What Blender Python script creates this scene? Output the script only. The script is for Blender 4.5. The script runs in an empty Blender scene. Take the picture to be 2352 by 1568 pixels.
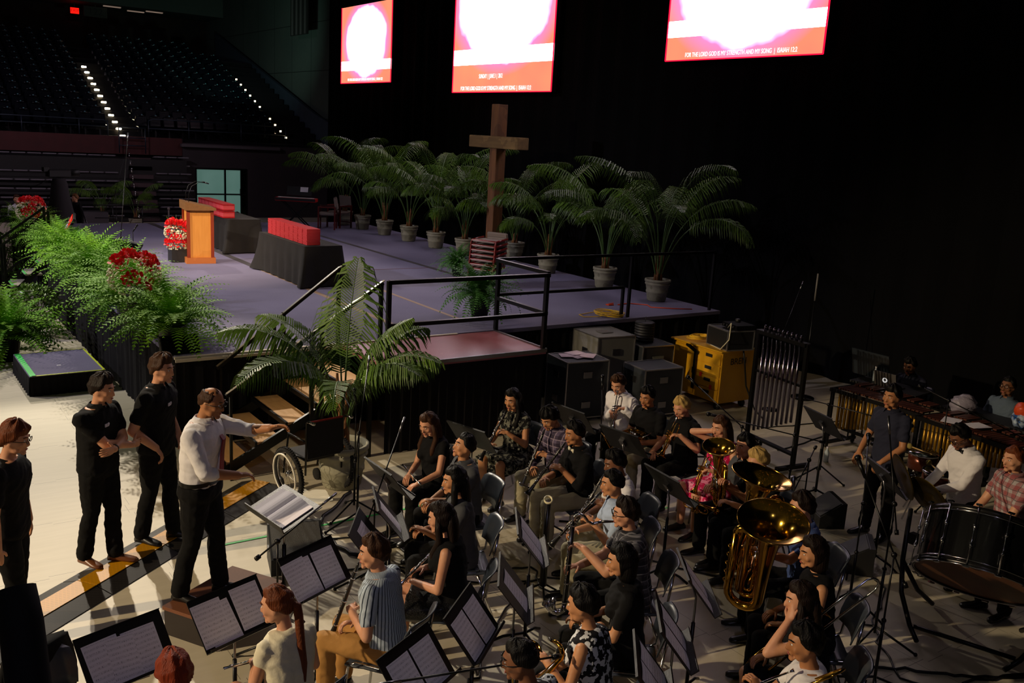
import bpy, bmesh, math, random
import numpy as np
from mathutils import Vector, Matrix, Euler
random.seed(7)
SC = bpy.context.scene
COL = SC.collection
# ------------------------------------------------------------------ camera
def set_camera():
    f, yaw, pit, roll = 2117.2, 0.617268, 0.218007, 0.057707
    fw = Vector((math.sin(yaw)*math.cos(pit), math.cos(yaw)*math.cos(pit), -math.sin(pit)))
    r = fw.cross(Vector((0, 0, 1))).normalized(); u = r.cross(fw)
    r2 = r*math.cos(roll)+u*math.sin(roll); u2 = r2.cross(fw)
    cd = bpy.data.cameras.new('camera'); co = bpy.data.objects.new('camera', cd); COL.objects.link(co)
    m = Matrix((r2, u2, -fw)).transposed().to_4x4(); m.translation = (0, 0, 4.1)
    co.matrix_world = m
    cd.sensor_width = 36; cd.lens = f*36/2352; cd.clip_start = .05; cd.clip_end = 200
    SC.camera = co
set_camera()
w = bpy.data.worlds.new('arena_dark'); SC.world = w; w.use_nodes = True
bg = w.node_tree.nodes['Background']; bg.inputs[0].default_value = (.35, .55, .6, 1); bg.inputs[1].default_value = .0015
vs = SC.view_settings
vs.view_transform = 'Standard'; vs.look = 'None'; vs.exposure = 0.0; vs.gamma = 1; vs.use_curve_mapping = False
def spot(name, loc, target, power, angle, blend=.4, color=(1, .86, .66), size=.15):
    ld = bpy.data.lights.new(name, 'SPOT'); ld.energy = power; ld.spot_size = math.radians(angle); ld.spot_blend = blend
    ld.color = color; ld.shadow_soft_size = size
    o = bpy.data.objects.new(name, ld); COL.objects.link(o); o.location = loc
    d = Vector(target)-Vector(loc); o.rotation_euler = d.to_track_quat('-Z', 'Y').to_euler()
    return o
spot('back_spot', (4.2, 30, 17), (1.1, 8.1, 0), 18500, 20, .35, (1, .88, .70))
spot('back_stage_spot', (4.5, 36, 17), (4.0, 16.0, 1), 7000, 30, .6, (1, .86, .72))
spot('band_spot', (-15, 9.5, 8.0), (5.5, 6.6, 1), 12500, 30, .7, (1, .78, .50))
spot('percussion_spot', (-13, 14, 11), (10.5, 8.5, 1), 1500, 28, .8, (1, .74, .48))
spot('stage_wash', (-14, 21, 12), (6.0, 18.4, 1.2), 8500, 40, 1.0, (.86, .80, 1))
spot('podium_spot', (-9, 12, 11.5), (5.4, 19.0, 1.6), 8500, 15, .7, (1, .87, .72))
spot('palm_spot', (-7, 13, 6.5), (12.5, 18.5, 3.0), 1700, 36, .8, (1, .78, .42))
spot('fern_spot', (-5, 22, 11), (2.9, 17.5, 1.4), 3600, 42, .6, (1, .95, .78))
spot('booth_spot', (-2, 28, 10), (8, 40, 1.6), 1500, 70, .9, (.95, .75, .95))
spot('camera_side_fill', (-1.5, -3, 8.5), (3.5, 5.8, .8), 270, 50, .9, (.74, .68, 1))
spot('camera_side_podium', (1.5, 3, 10.5), (6.0, 18.6, 1.6), 10500, 13, .8, (1, .74, .50))
spot('upper_wall_light', (13, 40, 6), (18, 52, 12), 320, 100, .9, (.6, 1, .85))
# ------------------------------------------------------------------ materials
def lin(c):
    return tuple((x/12.92 if x <= .04045 else ((x+.055)/1.055)**2.4) for x in c)
def hexc(h):
    h = h.lstrip('#'); return lin([int(h[i:i+2], 16)/255 for i in (0, 2, 4)])
MATS = {}
def mat(name, col, rough=.6, metal=0, noise=None, bump=None, spec=.5, coat=0, sheen=0, emit=None, double=None):
    """noise=(scale, colour2, contrast), bump=(scale, strength)"""
    if name in MATS: return MATS[name]
    m = bpy.data.materials.new(name); m.use_nodes = True; nt = m.node_tree; b = nt.nodes['Principled BSDF']
    c = hexc(col) if isinstance(col, str) else col
    b.inputs['Base Color'].default_value = (*c, 1); b.inputs['Roughness'].default_value = rough
    b.inputs['Metallic'].default_value = metal; b.inputs['Specular IOR Level'].default_value = spec
    b.inputs['Coat Weight'].default_value = coat; b.inputs['Sheen Weight'].default_value = sheen
    tc = nt.nodes.new('ShaderNodeTexCoord')
    if noise:
        n = nt.nodes.new('ShaderNodeTexNoise'); n.inputs['Scale'].default_value = noise[0]; n.inputs['Detail'].default_value = 5
        nt.links.new(tc.outputs['Object'], n.inputs['Vector'])
        r = nt.nodes.new('ShaderNodeValToRGB'); k = noise[2] if len(noise) > 2 else .2
        r.color_ramp.elements[0].position = .5-k; r.color_ramp.elements[1].position = .5+k
        r.color_ramp.elements[0].color = (*c, 1); r.color_ramp.elements[1].color = (*hexc(noise[1]), 1)
        nt.links.new(n.outputs['Fac'], r.inputs['Fac']); nt.links.new(r.outputs['Color'], b.inputs['Base Color'])
    if bump:
        n = nt.nodes.new('ShaderNodeTexNoise'); n.inputs['Scale'].default_value = bump[0]; n.inputs['Detail'].default_value = 4
        nt.links.new(tc.outputs['Object'], n.inputs['Vector'])
        bp = nt.nodes.new('ShaderNodeBump'); bp.inputs['Strength'].default_value = bump[1]; bp.inputs['Distance'].default_value = .02
        nt.links.new(n.outputs['Fac'], bp.inputs['Height']); nt.links.new(bp.outputs['Normal'], b.inputs['Normal'])
    if emit:
        b.inputs['Emission Color'].default_value = (*hexc(emit[0]), 1); b.inputs['Emission Strength'].default_value = emit[1]
    MATS[name] = m
    return m
class NT:
    """small node-building helper"""
    def __init__(s, name, rough=.6, metal=0, spec=.5):
        s.m = bpy.data.materials.new(name); s.m.use_nodes = True; s.nt = s.m.node_tree; s.b = s.nt.nodes['Principled BSDF']
        s.b.inputs['Roughness'].default_value = rough; s.b.inputs['Metallic'].default_value = metal
        s.b.inputs['Specular IOR Level'].default_value = spec
        s.tc = s.n('ShaderNodeTexCoord'); MATS[name] = s.m
        sp = s.n('ShaderNodeSeparateXYZ'); s.l(s.tc.outputs['Object'], sp.inputs[0]); s.x, s.y, s.z = sp.outputs
    def n(s, t): return s.nt.nodes.new(t)
    def l(s, a, b): s.nt.links.new(a, b)
    def v(s, sock, val):
        if hasattr(val, 'links'): s.l(val, sock)
        else: sock.default_value = val
    def math(s, op, a, b=0.0, c=None):
        n = s.n('ShaderNodeMath'); n.operation = op; s.v(n.inputs[0], a); s.v(n.inputs[1], b)
        if c is not None: s.v(n.inputs[2], c)
        return n.outputs[0]
    def noise(s, scale, detail=3, vec=None):
        n = s.n('ShaderNodeTexNoise'); n.inputs['Scale'].default_value = scale; n.inputs['Detail'].default_value = detail
        s.l(vec if vec is not None else s.tc.outputs['Object'], n.inputs['Vector']); return n.outputs['Fac']
    def mix(s, fac, a, b):
        n = s.n('ShaderNodeMix'); n.data_type = 'RGBA'; s.v(n.inputs[0], fac)
        for k, c in ((6, a), (7, b)):
            if isinstance(c, str): n.inputs[k].default_value = (*hexc(c), 1)
            elif isinstance(c, tuple): n.inputs[k].default_value = (*c, 1)
            else: s.l(c, n.inputs[k])
        return n.outputs[2]
    def color(s, c):
        if isinstance(c, str): s.b.inputs['Base Color'].default_value = (*hexc(c), 1)
        else: s.l(c, s.b.inputs['Base Color'])
    def bump(s, h, st=.4, d=.01):
        bp = s.n('ShaderNodeBump'); bp.inputs['Strength'].default_value = st; bp.inputs['Distance'].default_value = d
        s.l(h, bp.inputs['Height']); s.l(bp.outputs['Normal'], s.b.inputs['Normal'])
    def stripe(s, coord, period, width):
        f = s.math('FRACT', s.math('DIVIDE', coord, period)); return s.math('LESS_THAN', f, width)
# ------------------------------------------------------------------ mesh builder
class MB:
    def __init__(s): s.v = []; s.f = []; s.m = []; s.sm = []; s.mi = 0; s.smooth = False
    def add(s, vs, fs, smooth=None):
        o = len(s.v); s.v += [tuple(p) for p in vs]
        for f in fs: s.f.append(tuple(i+o for i in f)); s.m.append(s.mi); s.sm.append(s.smooth if smooth is None else smooth)
    def box(s, c, d, rot=None, bev=0, taper=1.0):
        x, y, z = d[0]/2, d[1]/2, d[2]/2
        if bev:
            b = min(bev, x*.9, y*.9, z*.9); pts = []
            for k, zz in enumerate((-z, -z+b, z-b, z)):
                i = b if k in (0, 3) else 0; t = taper if zz > 0 else 1.0
                X, Y = (x-i)*t, (y-i)*t
                pts += [Vector(p) for p in ((-X+b, -Y, zz), (X-b, -Y, zz), (X, -Y+b, zz), (X, Y-b, zz), (X-b, Y, zz), (-X+b, Y, zz), (-X, Y-b, zz), (-X, -Y+b, zz))]
            fs = [tuple(range(7, -1, -1)), tuple(range(24, 32))]
            for k in range(3):
                for j in range(8): fs.append((k*8+j, k*8+(j+1) % 8, k*8+8+(j+1) % 8, k*8+8+j))
        else:
            t = taper
            pts = [Vector(p) for p in ((-x, -y, -z), (x, -y, -z), (x, y, -z), (-x, y, -z), (-x*t, -y*t, z), (x*t, -y*t, z), (x*t, y*t, z), (-x*t, y*t, z))]
            fs = [(3, 2, 1, 0), (4, 5, 6, 7), (0, 1, 5, 4), (1, 2, 6, 5), (2, 3, 7, 6), (3, 0, 4, 7)]
        if rot is not None:
            R = rot if isinstance(rot, Matrix) else Euler(rot).to_matrix()
            pts = [R @ p for p in pts]
        c = Vector(c); s.add([p+c for p in pts], fs, False)
    def bar(s, a, b, wd, ht=None, up=(0, 0, 1)):
        a, b = Vector(a), Vector(b); d = b-a; L = d.length; z = d.normalized(); u = Vector(up)
        if abs(z.dot(u)) > .98: u = Vector((0, 1, 0))
        x = u.cross(z).normalized(); y = z.cross(x)
        s.box((a+b)/2, (wd, ht or wd, L), Matrix((x, y, z)).transposed())
    def tube(s, pts, r, n=8, cap=True, closed=False):
        P = [Vector(p) for p in pts]; N = len(P)
        R = [r]*N if not hasattr(r, '__len__') else list(r)
        vs = []; prev = None
        for i in range(N):
            if closed: t = (P[(i+1) % N]-P[i-1])
            else: t = (P[min(i+1, N-1)]-P[max(i-1, 0)])
            t = t.normalized() if t.length > 1e-9 else Vector((0, 0, 1))
            if prev is None:
                a = Vector((0, 0, 1)) if abs(t.z) < .9 else Vector((1, 0, 0)); x = a.cross(t).normalized()
            else:
                x = prev-t*prev.dot(t); x = x.normalized() if x.length > 1e-6 else prev
            prev = x; y = t.cross(x)
            for k in range(n):
                an = 2*math.pi*k/n; vs.append(P[i]+(x*math.cos(an)+y*math.sin(an))*R[i])
        fs = []
        for i in range(N if closed else N-1):
            for k in range(n):
                a = i*n+k; b = i*n+(k+1) % n; c = ((i+1) % N)*n+(k+1) % n; d = ((i+1) % N)*n+k
                fs.append((a, b, c, d))
        if cap and not closed: fs += [tuple(range(n-1, -1, -1)), tuple((N-1)*n+k for k in range(n))]
        s.add(vs, fs, n > 4)
    def lathe(s, prof, n=20, M=None, cap=True):
        """prof [(r,z)...] about local z, M 4x4"""
        M = M or Matrix(); vs = []
        for r, z in prof:
            for k in range(n):
                a = 2*math.pi*k/n; vs.append(M @ Vector((r*math.cos(a), r*math.sin(a), z)))
        fs = []
        for i in range(len(prof)-1):
            for k in range(n): fs.append((i*n+k, i*n+(k+1) % n, (i+1)*n+(k+1) % n, (i+1)*n+k))
        if cap:
            if prof[0][0] > 1e-4: fs.append(tuple(range(n-1, -1, -1)))
            if prof[-1][0] > 1e-4: fs.append(tuple((len(prof)-1)*n+k for k in range(n)))
        s.add(vs, fs, True)
    def ball(s, c, r, n=12, m=8, M=None, fn=None):
        r = (r, r, r) if not hasattr(r, '__len__') else r; vs = []; c = Vector(c)
        for i in range(1, m):
            t = math.pi*i/m
            for k in range(n):
                a = 2*math.pi*k/n; d = Vector((math.sin(t)*math.cos(a), math.sin(t)*math.sin(a), math.cos(t)))
                p = Vector((d.x*r[0], d.y*r[1], d.z*r[2]))
                if fn: p = fn(d, p)
                vs.append(c+(M @ p if M else p))
        tops = []
        for d in (Vector((0, 0, 1)), Vector((0, 0, -1))):
            p = Vector((0, 0, d.z*r[2]))
            if fn: p = fn(d, p)
            tops.append(c+(M @ p if M else p))
        T = len(vs); vs += tops; fs = []
        for i in range(m-2):
            for k in range(n): fs.append((i*n+k, (i+1)*n+k, (i+1)*n+(k+1) % n, i*n+(k+1) % n))
        for k in range(n):
            fs.append((T, k, (k+1) % n)); fs.append((T+1, (m-2)*n+(k+1) % n, (m-2)*n+k))
        s.add(vs, fs, True)
    def loft(s, rings, cap=True, smooth=True):
        n = len(rings[0]); vs = [p for r in rings for p in r]; fs = []
        for i in range(len(rings)-1):
            for k in range(n): fs.append((i*n+k, i*n+(k+1) % n, (i+1)*n+(k+1) % n, (i+1)*n+k))
        if cap: fs += [tuple(range(n-1, -1, -1)), tuple((len(rings)-1)*n+k for k in range(n))]
        s.add(vs, fs, smooth)
    def prism(s, poly, a, b, axis=2):
        """poly 2D extruded from a to b along axis"""
        def P(u, v, t): return {0: (t, u, v), 1: (u, t, v), 2: (u, v, t)}[axis]
        n = len(poly); vs = [P(u, v, a) for u, v in poly]+[P(u, v, b) for u, v in poly]
        fs = [tuple(range(n-1, -1, -1)), tuple(range(n, 2*n))]+[(i, (i+1) % n, n+(i+1) % n, n+i) for i in range(n)]
        s.add(vs, fs, False)
    def quad(s, a, b, c, d): s.add([a, b, c, d], [(0, 1, 2, 3)], False)
    def xform(s, M): s.v = [tuple(M @ Vector(p)) for p in s.v]; return s
    def mesh(s, name, mats):
        me = bpy.data.meshes.new(name); me.from_pydata(s.v, [], s.f)
        for m in (mats if isinstance(mats, (list, tuple)) else [mats]): me.materials.append(m)
        me.polygons.foreach_set('material_index', s.m); me.polygons.foreach_set('use_smooth', s.sm); me.update()
        return me
    def build(s, name, mats, parent=None, loc=None, rz=0, M=None, fix=True):
        me = s.mesh(name, mats)
        if fix:
            bm = bmesh.new(); bm.from_mesh(me); bmesh.ops.recalc_face_normals(bm, faces=bm.faces); bm.to_mesh(me); bm.free()
        return link(name, me, parent, loc, rz, M)
def link(name, me, parent=None, loc=None, rz=0, M=None):
    o = bpy.data.objects.new(name, me); COL.objects.link(o)
    if parent: o.parent = parent
    if M is not None: o.matrix_local = M
    else:
        if loc: o.location = loc
        if rz: o.rotation_euler = (0, 0, rz)
    return o
def thing(name, label, cat, loc=(0, 0, 0), rz=0, group=None, M=None):
    o = bpy.data.objects.new(name, None); COL.objects.link(o); o.empty_display_size = .1
    if M is not None: o.matrix_world = M
    else: o.location = loc; o.rotation_euler = (0, 0, rz)
    return tag(o, label, cat, group)
def tag(o, label=None, cat=None, group=None, kind=None):
    if label: o['label'] = label
    if cat: o['category'] = cat
    if group: o['group'] = group
    if kind: o['kind'] = kind
    return o
def struct(o): o['kind'] = 'structure'; return o
def dup(root, label=None, group=None, loc=None, rz=None, M=None):
    r = root.copy(); COL.objects.link(r)
    if M is not None: r.matrix_world = M
    else:
        if loc is not None: r.location = loc
        if rz is not None: r.rotation_euler = (0, 0, rz)
    if label: r['label'] = label
    if group: r['group'] = group
    def rec(src, dst):
        for ch in src.children:
            c = ch.copy(); COL.objects.link(c); c.parent = dst; rec(ch, c)
    rec(root, r)
    return r
def remesh(mb, vox, smooth=2, extra=None, mats=None, name='m'):
    """one continuous closed surface from overlapping solids"""
    me = mb.mesh('tmp', []) if False else bpy.data.meshes.new('tmp')
    me.from_pydata(mb.v, [], mb.f)
    o = bpy.data.objects.new('tmp', me); COL.objects.link(o)
    md = o.modifiers.new('r', 'REMESH'); md.mode = 'VOXEL'; md.voxel_size = vox; md.use_smooth_shade = True
    if smooth:
        sm = o.modifiers.new('s', 'SMOOTH'); sm.factor = .5; sm.iterations = smooth
    dg = bpy.context.evaluated_depsgraph_get(); ev = o.evaluated_get(dg)
    m2 = bpy.data.meshes.new_from_object(ev); COL.objects.unlink(o); bpy.data.objects.remove(o); bpy.data.meshes.remove(me)
    m2.name = name
    if extra is not None and extra.v:
        bm = bmesh.new(); bm.from_mesh(m2); e = extra.mesh('e', [])
        for p in e.polygons: p.use_smooth = True
        bm.from_mesh(e); bm.to_mesh(m2); bm.free(); bpy.data.meshes.remove(e)
    m2.materials.clear()
    for m in (mats if isinstance(mats, (list, tuple)) else [mats]): m2.materials.append(m)
    m2.polygons.foreach_set('use_smooth', [True]*len(m2.polygons))
    return m2
def frame(z, up=(0, 0, 1)):
    z = Vector(z).normalized(); u = Vector(up)
    if abs(z.dot(u)) > .97: u = Vector((0, 1, 0))
    x = u.cross(z).normalized(); y = z.cross(x)
    return Matrix((x, y, z)).transposed()
def mtx(loc, R): m = R.to_4x4(); m.translation = Vector(loc); return m
R_ = math.radians
BLACK = mat('black_metal', '#0b0b0c', .35, .4)
BLACKP = mat('black_paint', '#0c0c0d', .55)
CHROME = mat('chrome', '#c8c8cc', .12, 1)
STEEL = mat('brushed_steel', '#8d8d92', .3, 1)
WHITEP = mat('white_paper', '#e4e0e6', .7)
# ================================================================== setting
def floor_mat():
    t = NT('floor_panels', .55)
    f1 = t.noise(.7, 6); f2 = t.noise(9, 5)
    c = t.mix(f1, '#c3b9a0', '#ddd3bb'); mp = t.n('ShaderNodeMapping'); mp.inputs['Scale'].default_value = (.6, 6, 1); mp.inputs['Rotation'].default_value = (0, 0, .5); t.l(t.tc.outputs['Object'], mp.inputs[0]); f3 = t.noise(2.2, 8, mp.outputs[0])
    c = t.mix(t.math('MULTIPLY', f3, .5), c, '#a89e86')
    # puzzle-edged floor panels: seams with square teeth
    tooth = t.math('MULTIPLY', t.math('LESS_THAN', t.math('FRACT', t.math('DIVIDE', t.x, .44)), .5), .045)
    ty = t.math('FRACT', t.math('DIVIDE', t.math('ADD', t.y, tooth), 1.22))
    tooth2 = t.math('MULTIPLY', t.math('LESS_THAN', t.math('FRACT', t.math('DIVIDE', t.y, .44)), .5), .045)
    tx = t.math('FRACT', t.math('DIVIDE', t.math('ADD', t.math('ADD', t.x, .35), tooth2), 1.22))
    seam = t.math('MAXIMUM', t.math('LESS_THAN', ty, .005), t.math('LESS_THAN', tx, .004))
    t.color(t.mix(t.math('MULTIPLY', seam, .75), c, '#5b5345')); t.bump(f2, .04); return t.m
def carpet_mat(name, a, b):
    t = NT(name, .95, spec=.2); f = t.noise(1.1, 6); g = t.noise(60, 3); t.color(t.mix(t.math('MULTIPLY', t.math('ADD', f, g), .5), a, b)); t.bump(g, .5, .004); return t.m
FLOOR = floor_mat()
CARPET = carpet_mat('grey_purple_carpet', '#5f5a72', '#8c87a0')
m = MB(); m.quad((-14, -4, 0), (30, -4, 0), (30, 62, 0), (-14, 62, 0)); struct(m.build('floor', FLOOR))
# main stage, skirted in black cloth
m = MB(); m.box((7.9, 19.12, 1.17), (9.74, 15.36, .06)); struct(m.build('floor_stage', CARPET))
m = MB()
for (x0, y0, x1, y1, nm) in ((3.03, 26.8, 3.03, 11.47, 0), (3.03, 11.47, 12.77, 11.47, 1), (12.77, 11.47, 12.77, 26.8, 2)):
    L = math.hypot(x1-x0, y1-y0); n = int(L/.055); d = Vector((x1-x0, y1-y0, 0))/n; nr = Vector((-d.y, d.x, 0)).normalized()
    for i in range(n):
        a = Vector((x0, y0, 0))+d*i; b = a+d
        oa = nr*(.012*math.sin(i*1.9)+.008*math.sin(i*.7)); ob = nr*(.012*math.sin((i+1)*1.9)+.008*math.sin((i+1)*.7))
        m.add([a+oa*1.6+Vector((0, 0, .01)), b+ob*1.6+Vector((0, 0, .01)), b+ob+Vector((0, 0, 1.15)), a+oa+Vector((0, 0, 1.15))], [(0, 1, 2, 3)], True)
SKIRT = mat('black_skirt_cloth', '#121012', .9, spec=.2)
tag(m.build('stage_skirt', SKIRT), 'black pleated skirt cloth around the carpeted stage', 'stage skirt')
m = MB(); m.box((5.05, 11.42, 1.19), (4.1, .05, .03)); m.box((5.05, 11.37, 1.165), (4.1, .03, .035))
struct(m.build('trim_stage_edge', mat('edge_trim', '#c9c0ac', .5)))
# seams and tape lines on the stage carpet
def tapeline(pts, wd, z, mt, label, cat='tape', name='floor_tape'):
    m = MB()
    for a, b in zip(pts, pts[1:]):
        a, b = Vector((*a, z)), Vector((*b, z)); d = (b-a).normalized(); nn = Vector((-d.y, d.x, 0))*wd/2
        m.box((a+b)/2, ((b-a).length, wd, .003), (0, 0, math.atan2(d.y, d.x)))
    return tag(m.build(name, mt), label, cat)
DTAPE = mat('dark_tape', '#3a3436', .6); TANT = mat('tan_tape', '#9a7f66', .6); GREEN = mat('green_tape', '#3ad860', .5); YG = mat('yellow_tape', '#d9e83a', .5)
tapeline([(6.48, 26.8), (6.48, 18.3)], .16, 1.202, DTAPE, 'dark seam tape along the stage beside the lectern')
tapeline([(6.48, 18.3), (6.50, 11.5)], .10, 1.202, TANT, 'tan tape line on the carpet running towards the step platform')
tapeline([(10.05, 26), (10.1, 15.9)], .13, 1.202, DTAPE, 'dark seam tape along the stage in front of the row of palms')
tapeline([(7.75, 15.8), (7.7, 12.3)], .07, 1.202, TANT, 'thin tan tape line beside the fern near the stair platform')
tapeline([(7.9, 17.5), (11.4, 17.45)], .03, 1.202, mat('red_tape', '#6b2a2c', .6), 'thin dark red line crossing the stage carpet')
tapeline([(2.5, 8.47), (5.2, 8.44)], .03, .004, GREEN, 'thin green tape line on the floor behind the conductor')
tapeline([(6.2, 7.2), (7.4, 7.1)], .02, .004, GREEN, 'short green tape line on the floor among the clarinets')
# side platform at the head of the stairs: glossy boards, the pink screen reflection partly put into their colour
def plat_mat():
    t = NT('platform_board', .34); f = t.noise(2.5, 5); g = t.noise(22, 4)
    c = t.mix(f, '#8a4a54', '#a2646a'); c = t.mix(t.math('MULTIPLY', t.math('GREATER_THAN', g, .66), .35), c, '#b09a8a'); t.color(c); return t.m
t_ = thing('step_platform', 'glossy pink-lit stage platform with black skirt at the top of the stairs', 'platform', (6.5, 10.76, 0))
m = MB(); m.box((0, 0, 1.16), (2.54, 1.32, .06)); m.build('deck', plat_mat(), t_)
m = MB(); m.box((0, -.66, 1.18), (2.56, .02, .05)); m.box((1.27, 0, 1.19), (.03, 1.32, .04)); m.build('edge_rail', STEEL, t_)
m = MB()
n = 60
for i in range(n):
    a = -1.25+2.5*i/n; b = -1.25+2.5*(i+1)/n; oa = .012*math.sin(i*1.9); ob = .012*math.sin((i+1)*1.9)
    m.quad((a, -.65+oa, .01), (b, -.65+ob, .01), (b, -.65+ob*.5, 1.13), (a, -.65+oa*.5, 1.13))
m.quad((1.25, -.65, .01), (1.25, .6, .01), (1.25, .6, 1.13), (1.25, -.65, 1.13))
m.build('skirt', SKIRT, t_)
# back drape and far end
t = NT('black_drape', .95, spec=.1); f = t.noise(2.0, 3); t.color(t.mix(f, '#040405', '#08080a')); DR = t.m
m = MB(); n = 240
for i in range(n):
    y0 = -4+37.4*i/n; y1 = -4+37.4*(i+1)/n; o0 = .06*math.sin(i*1.3); o1 = .06*math.sin((i+1)*1.3)
    m.add([(14.66+o0, y0, 0), (14.66+o1, y1, 0), (14.66+o1*.7, y1, 13), (14.66+o0*.7, y0, 13)], [(0, 1, 2, 3)], True)
m.quad((14.66, 33.3, 0), (14.8, 33.3, 0), (14.8, 33.3, 13), (14.66, 33.3, 13))
struct(m.build('wall_drape', DR))
DARKW = mat('dark_wall', '#2b2528', .8, noise=(1.5, '#352c30', .25), bump=(30, .2))
MAROON = mat('maroon_wall', '#4a1d1c', .8, noise=(3, '#3a1716', .3))
def green_wall():
    t = NT('side_wall_concrete', .85); f = t.noise(.35, 3); g = t.noise(6, 4)
    c = t.mix(f, '#3c4a44', '#5a665c'); c = t.mix(t.math('MULTIPLY', g, .3), c, '#2c3632')
    ln = t.math('MAXIMUM', t.stripe(t.y, 2.4, .015), t.stripe(t.z, 2.2, .015)); t.color(t.mix(ln, c, '#1c2420')); return t.m
GW = green_wall()
m = MB(); m.quad((-14, 39.9, 2.55), (11.0, 39.9, 2.55), (11.0, 39.9, 3.25), (-14, 39.9, 3.25)); m.quad((-14, 39.9, 3.25), (11.0, 39.9, 3.25), (11.0, 40.2, 3.25), (-14, 40.2, 3.25))
struct(m.build('wall_maroon_band', MAROON))
m = MB()
for q in (((11.0, 39.82, 0), (11.5, 39.82, 0), (11.5, 39.82, 3.1), (11.0, 39.82, 3.1)), ((11.5, 39.82, 2.1), (13.7, 39.82, 2.1), (13.7, 39.82, 3.1), (11.5, 39.82, 3.1)),
          ((13.7, 39.82, 0), (19, 39.82, 0), (19, 39.82, 3.1), (13.7, 39.82, 3.1)), ((11.0, 39.82, 0), (11.0, 41, 0), (11.0, 41, 3.25), (11.0, 39.82, 3.25))): m.quad(*q)
struct(m.build('wall_far', DARKW))
m = MB(); m.box((13, 39.72, 3.0), (4.2, .25, .12)); struct(m.build('trim_far_wall', mat('grey_trim', '#4e484c', .7)))
# glazed door lit from behind
d = struct(thing('door_1', 'frosted glass double door glowing pale green in the far wall', 'door', (12.6, 39.85, 0)))
m = MB()
for x in (-1.08, .15, .85, 1.08): m.box((x, 0, 1.04), (.07, .08, 2.08))
for z in (.04, 1.0, 2.06): m.box((0, 0, z), (2.2, .08, .06))
m.build('frame', BLACK, d)
m = MB(); m.quad((-1.05, .03, .05), (.9, .03, .05), (.9, .03, 2.05), (-1.05, .03, 2.05))
t = NT('frosted_glass_lit', .4); f = t.noise(1.2, 2); t.color('#506b62'); c = t.mix(f, '#5f8a7e', '#7aa296'); t.l(c, t.b.inputs['Emission Color']); t.b.inputs['Emission Strength'].default_value = .42
m.build('pane', t.m, d)
m = MB(); m.bar((.78, -.08, .95), (.78, -.08, 1.25), .03); m.build('handle', STEEL, d)
# side wall of the arena and its stair parapet
m = MB(); m.quad((18, 30, 0), (18, 60, 0), (18, 60, 14), (18, 30, 14)); struct(m.build('wall_right', GW))
m = MB(); m.prism([(39.8, 0), (56.4, 0), (56.4, 9.0), (41.6, 4.6), (39.8, 4.2)], 17.55, 17.7, 0)
struct(m.build('wall_stair_parapet', mat('blue_grey_parapet', '#2c3a4a', .8, noise=(2, '#22303c', .3))))
m = MB(); m.quad((-14, 56.3, 9.9), (18, 56.3, 9.9), (18, 56.3, 14), (-14, 56.3, 14)); m.quad((-14, 56.3, 9.9), (18, 56.3, 9.9), (18, 60, 9.9), (-14, 60, 9.9))
struct(m.build('wall_fascia', GW))
m = MB(); m.quad((-14, 59.5, 4), (18, 59.5, 4), (18, 59.5, 10), (-14, 59.5, 10)); m.box((9, 57.6, 7.95), (3.2, .4, 1.9)); m.box((13.6, 57.6, 7.9), (3.4, .4, 2.0))
struct(m.build('wall_back', mat('back_wall', '#1c1512', .85, noise=(.6, '#2a1f16', .3))))
m = MB(); m.box((11.2, 56.1, 11.2), (4.6, .15, .7)); tag(m.build('wall_vent', BLACKP), 'long dark vent panel high on the fascia above the seats', 'vent')
# recessed ceiling lights over the concourse
for i, (x, y) in enumerate(((7.6, 57.3), (7.2, 58.3), (14.4, 57.3), (13.6, 58.2), (12.1, 57.1))):
    m = MB(); m.box((0, 0, 0), (.9, .18, .05)); o = m.build('ceiling_light', mat('dim_lamp', '#5a4a42', .5, emit=('#b49a88', .35)), loc=(x, y, 9.87))
    tag(o, 'dim strip light under the concourse ceiling, %s' % ('leftmost of the front ones', 'behind the leftmost strip', 'rightmost of all', 'lower of the right pair', 'small one beside the section sign')[i], 'ceiling light')
s_ = thing('exit_sign', 'glowing red exit sign on the dark back wall', 'exit sign', (10.2, 57.2, 9.45))
m = MB(); m.bar((0, 0, .15), (0, 0, .44), .04); m.build('bracket', BLACK, s_); m = MB(); m.box((0, 0, 0), (.42, .08, .3)); m.build('housing', mat('exit_red', '#ff1a10', .4, emit=('#ff1408', 1.6)), s_)
def text(body, size, mt, parent, M, ext=.002, name='lettering', sx=1):
    c = bpy.data.curves.new(name, 'FONT'); c.body = body; c.size = size; c.extrude = ext; c.align_x = 'CENTER'; c.align_y = 'CENTER'
    o = bpy.data.objects.new('tmp', c); COL.objects.link(o)
    dg = bpy.context.evaluated_depsgraph_get(); me = bpy.data.meshes.new_from_object(o.evaluated_get(dg)); bpy.data.objects.remove(o)
    me.materials.clear(); me.materials.append(mt)
    ob = link(name, me, parent, M=M @ Matrix.Diagonal((sx, 1, 1, 1))); return ob
FACE_Y = Matrix(((1, 0, 0), (0, 0, -1), (0, 1, 0))).to_4x4()     # text facing -Y
FACE_X = Matrix(((0, 0, -1), (-1, 0, 0), (0, 1, 0))).to_4x4()    # text facing -X
text('EXIT', .2, mat('exit_letter', '#7a0502', .5), s_, Matrix.Translation((0, -.045, 0)) @ FACE_Y)
s_ = thing('section_sign', 'dark square section number sign beside the exit sign', 'sign', (11.25, 57.2, 9.5))
m = MB(); m.box((0, 0, 0), (1.2, .08, .55)); m.bar((0, 0, .27), (0, 0, .39), .04); m.build('board', mat('sign_board', '#2d2c20', .6), s_)
text('122', .5, mat('sign_digit', '#0c0c0a', .6), s_, Matrix.Translation((0, -.045, 0)) @ FACE_Y)
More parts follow.
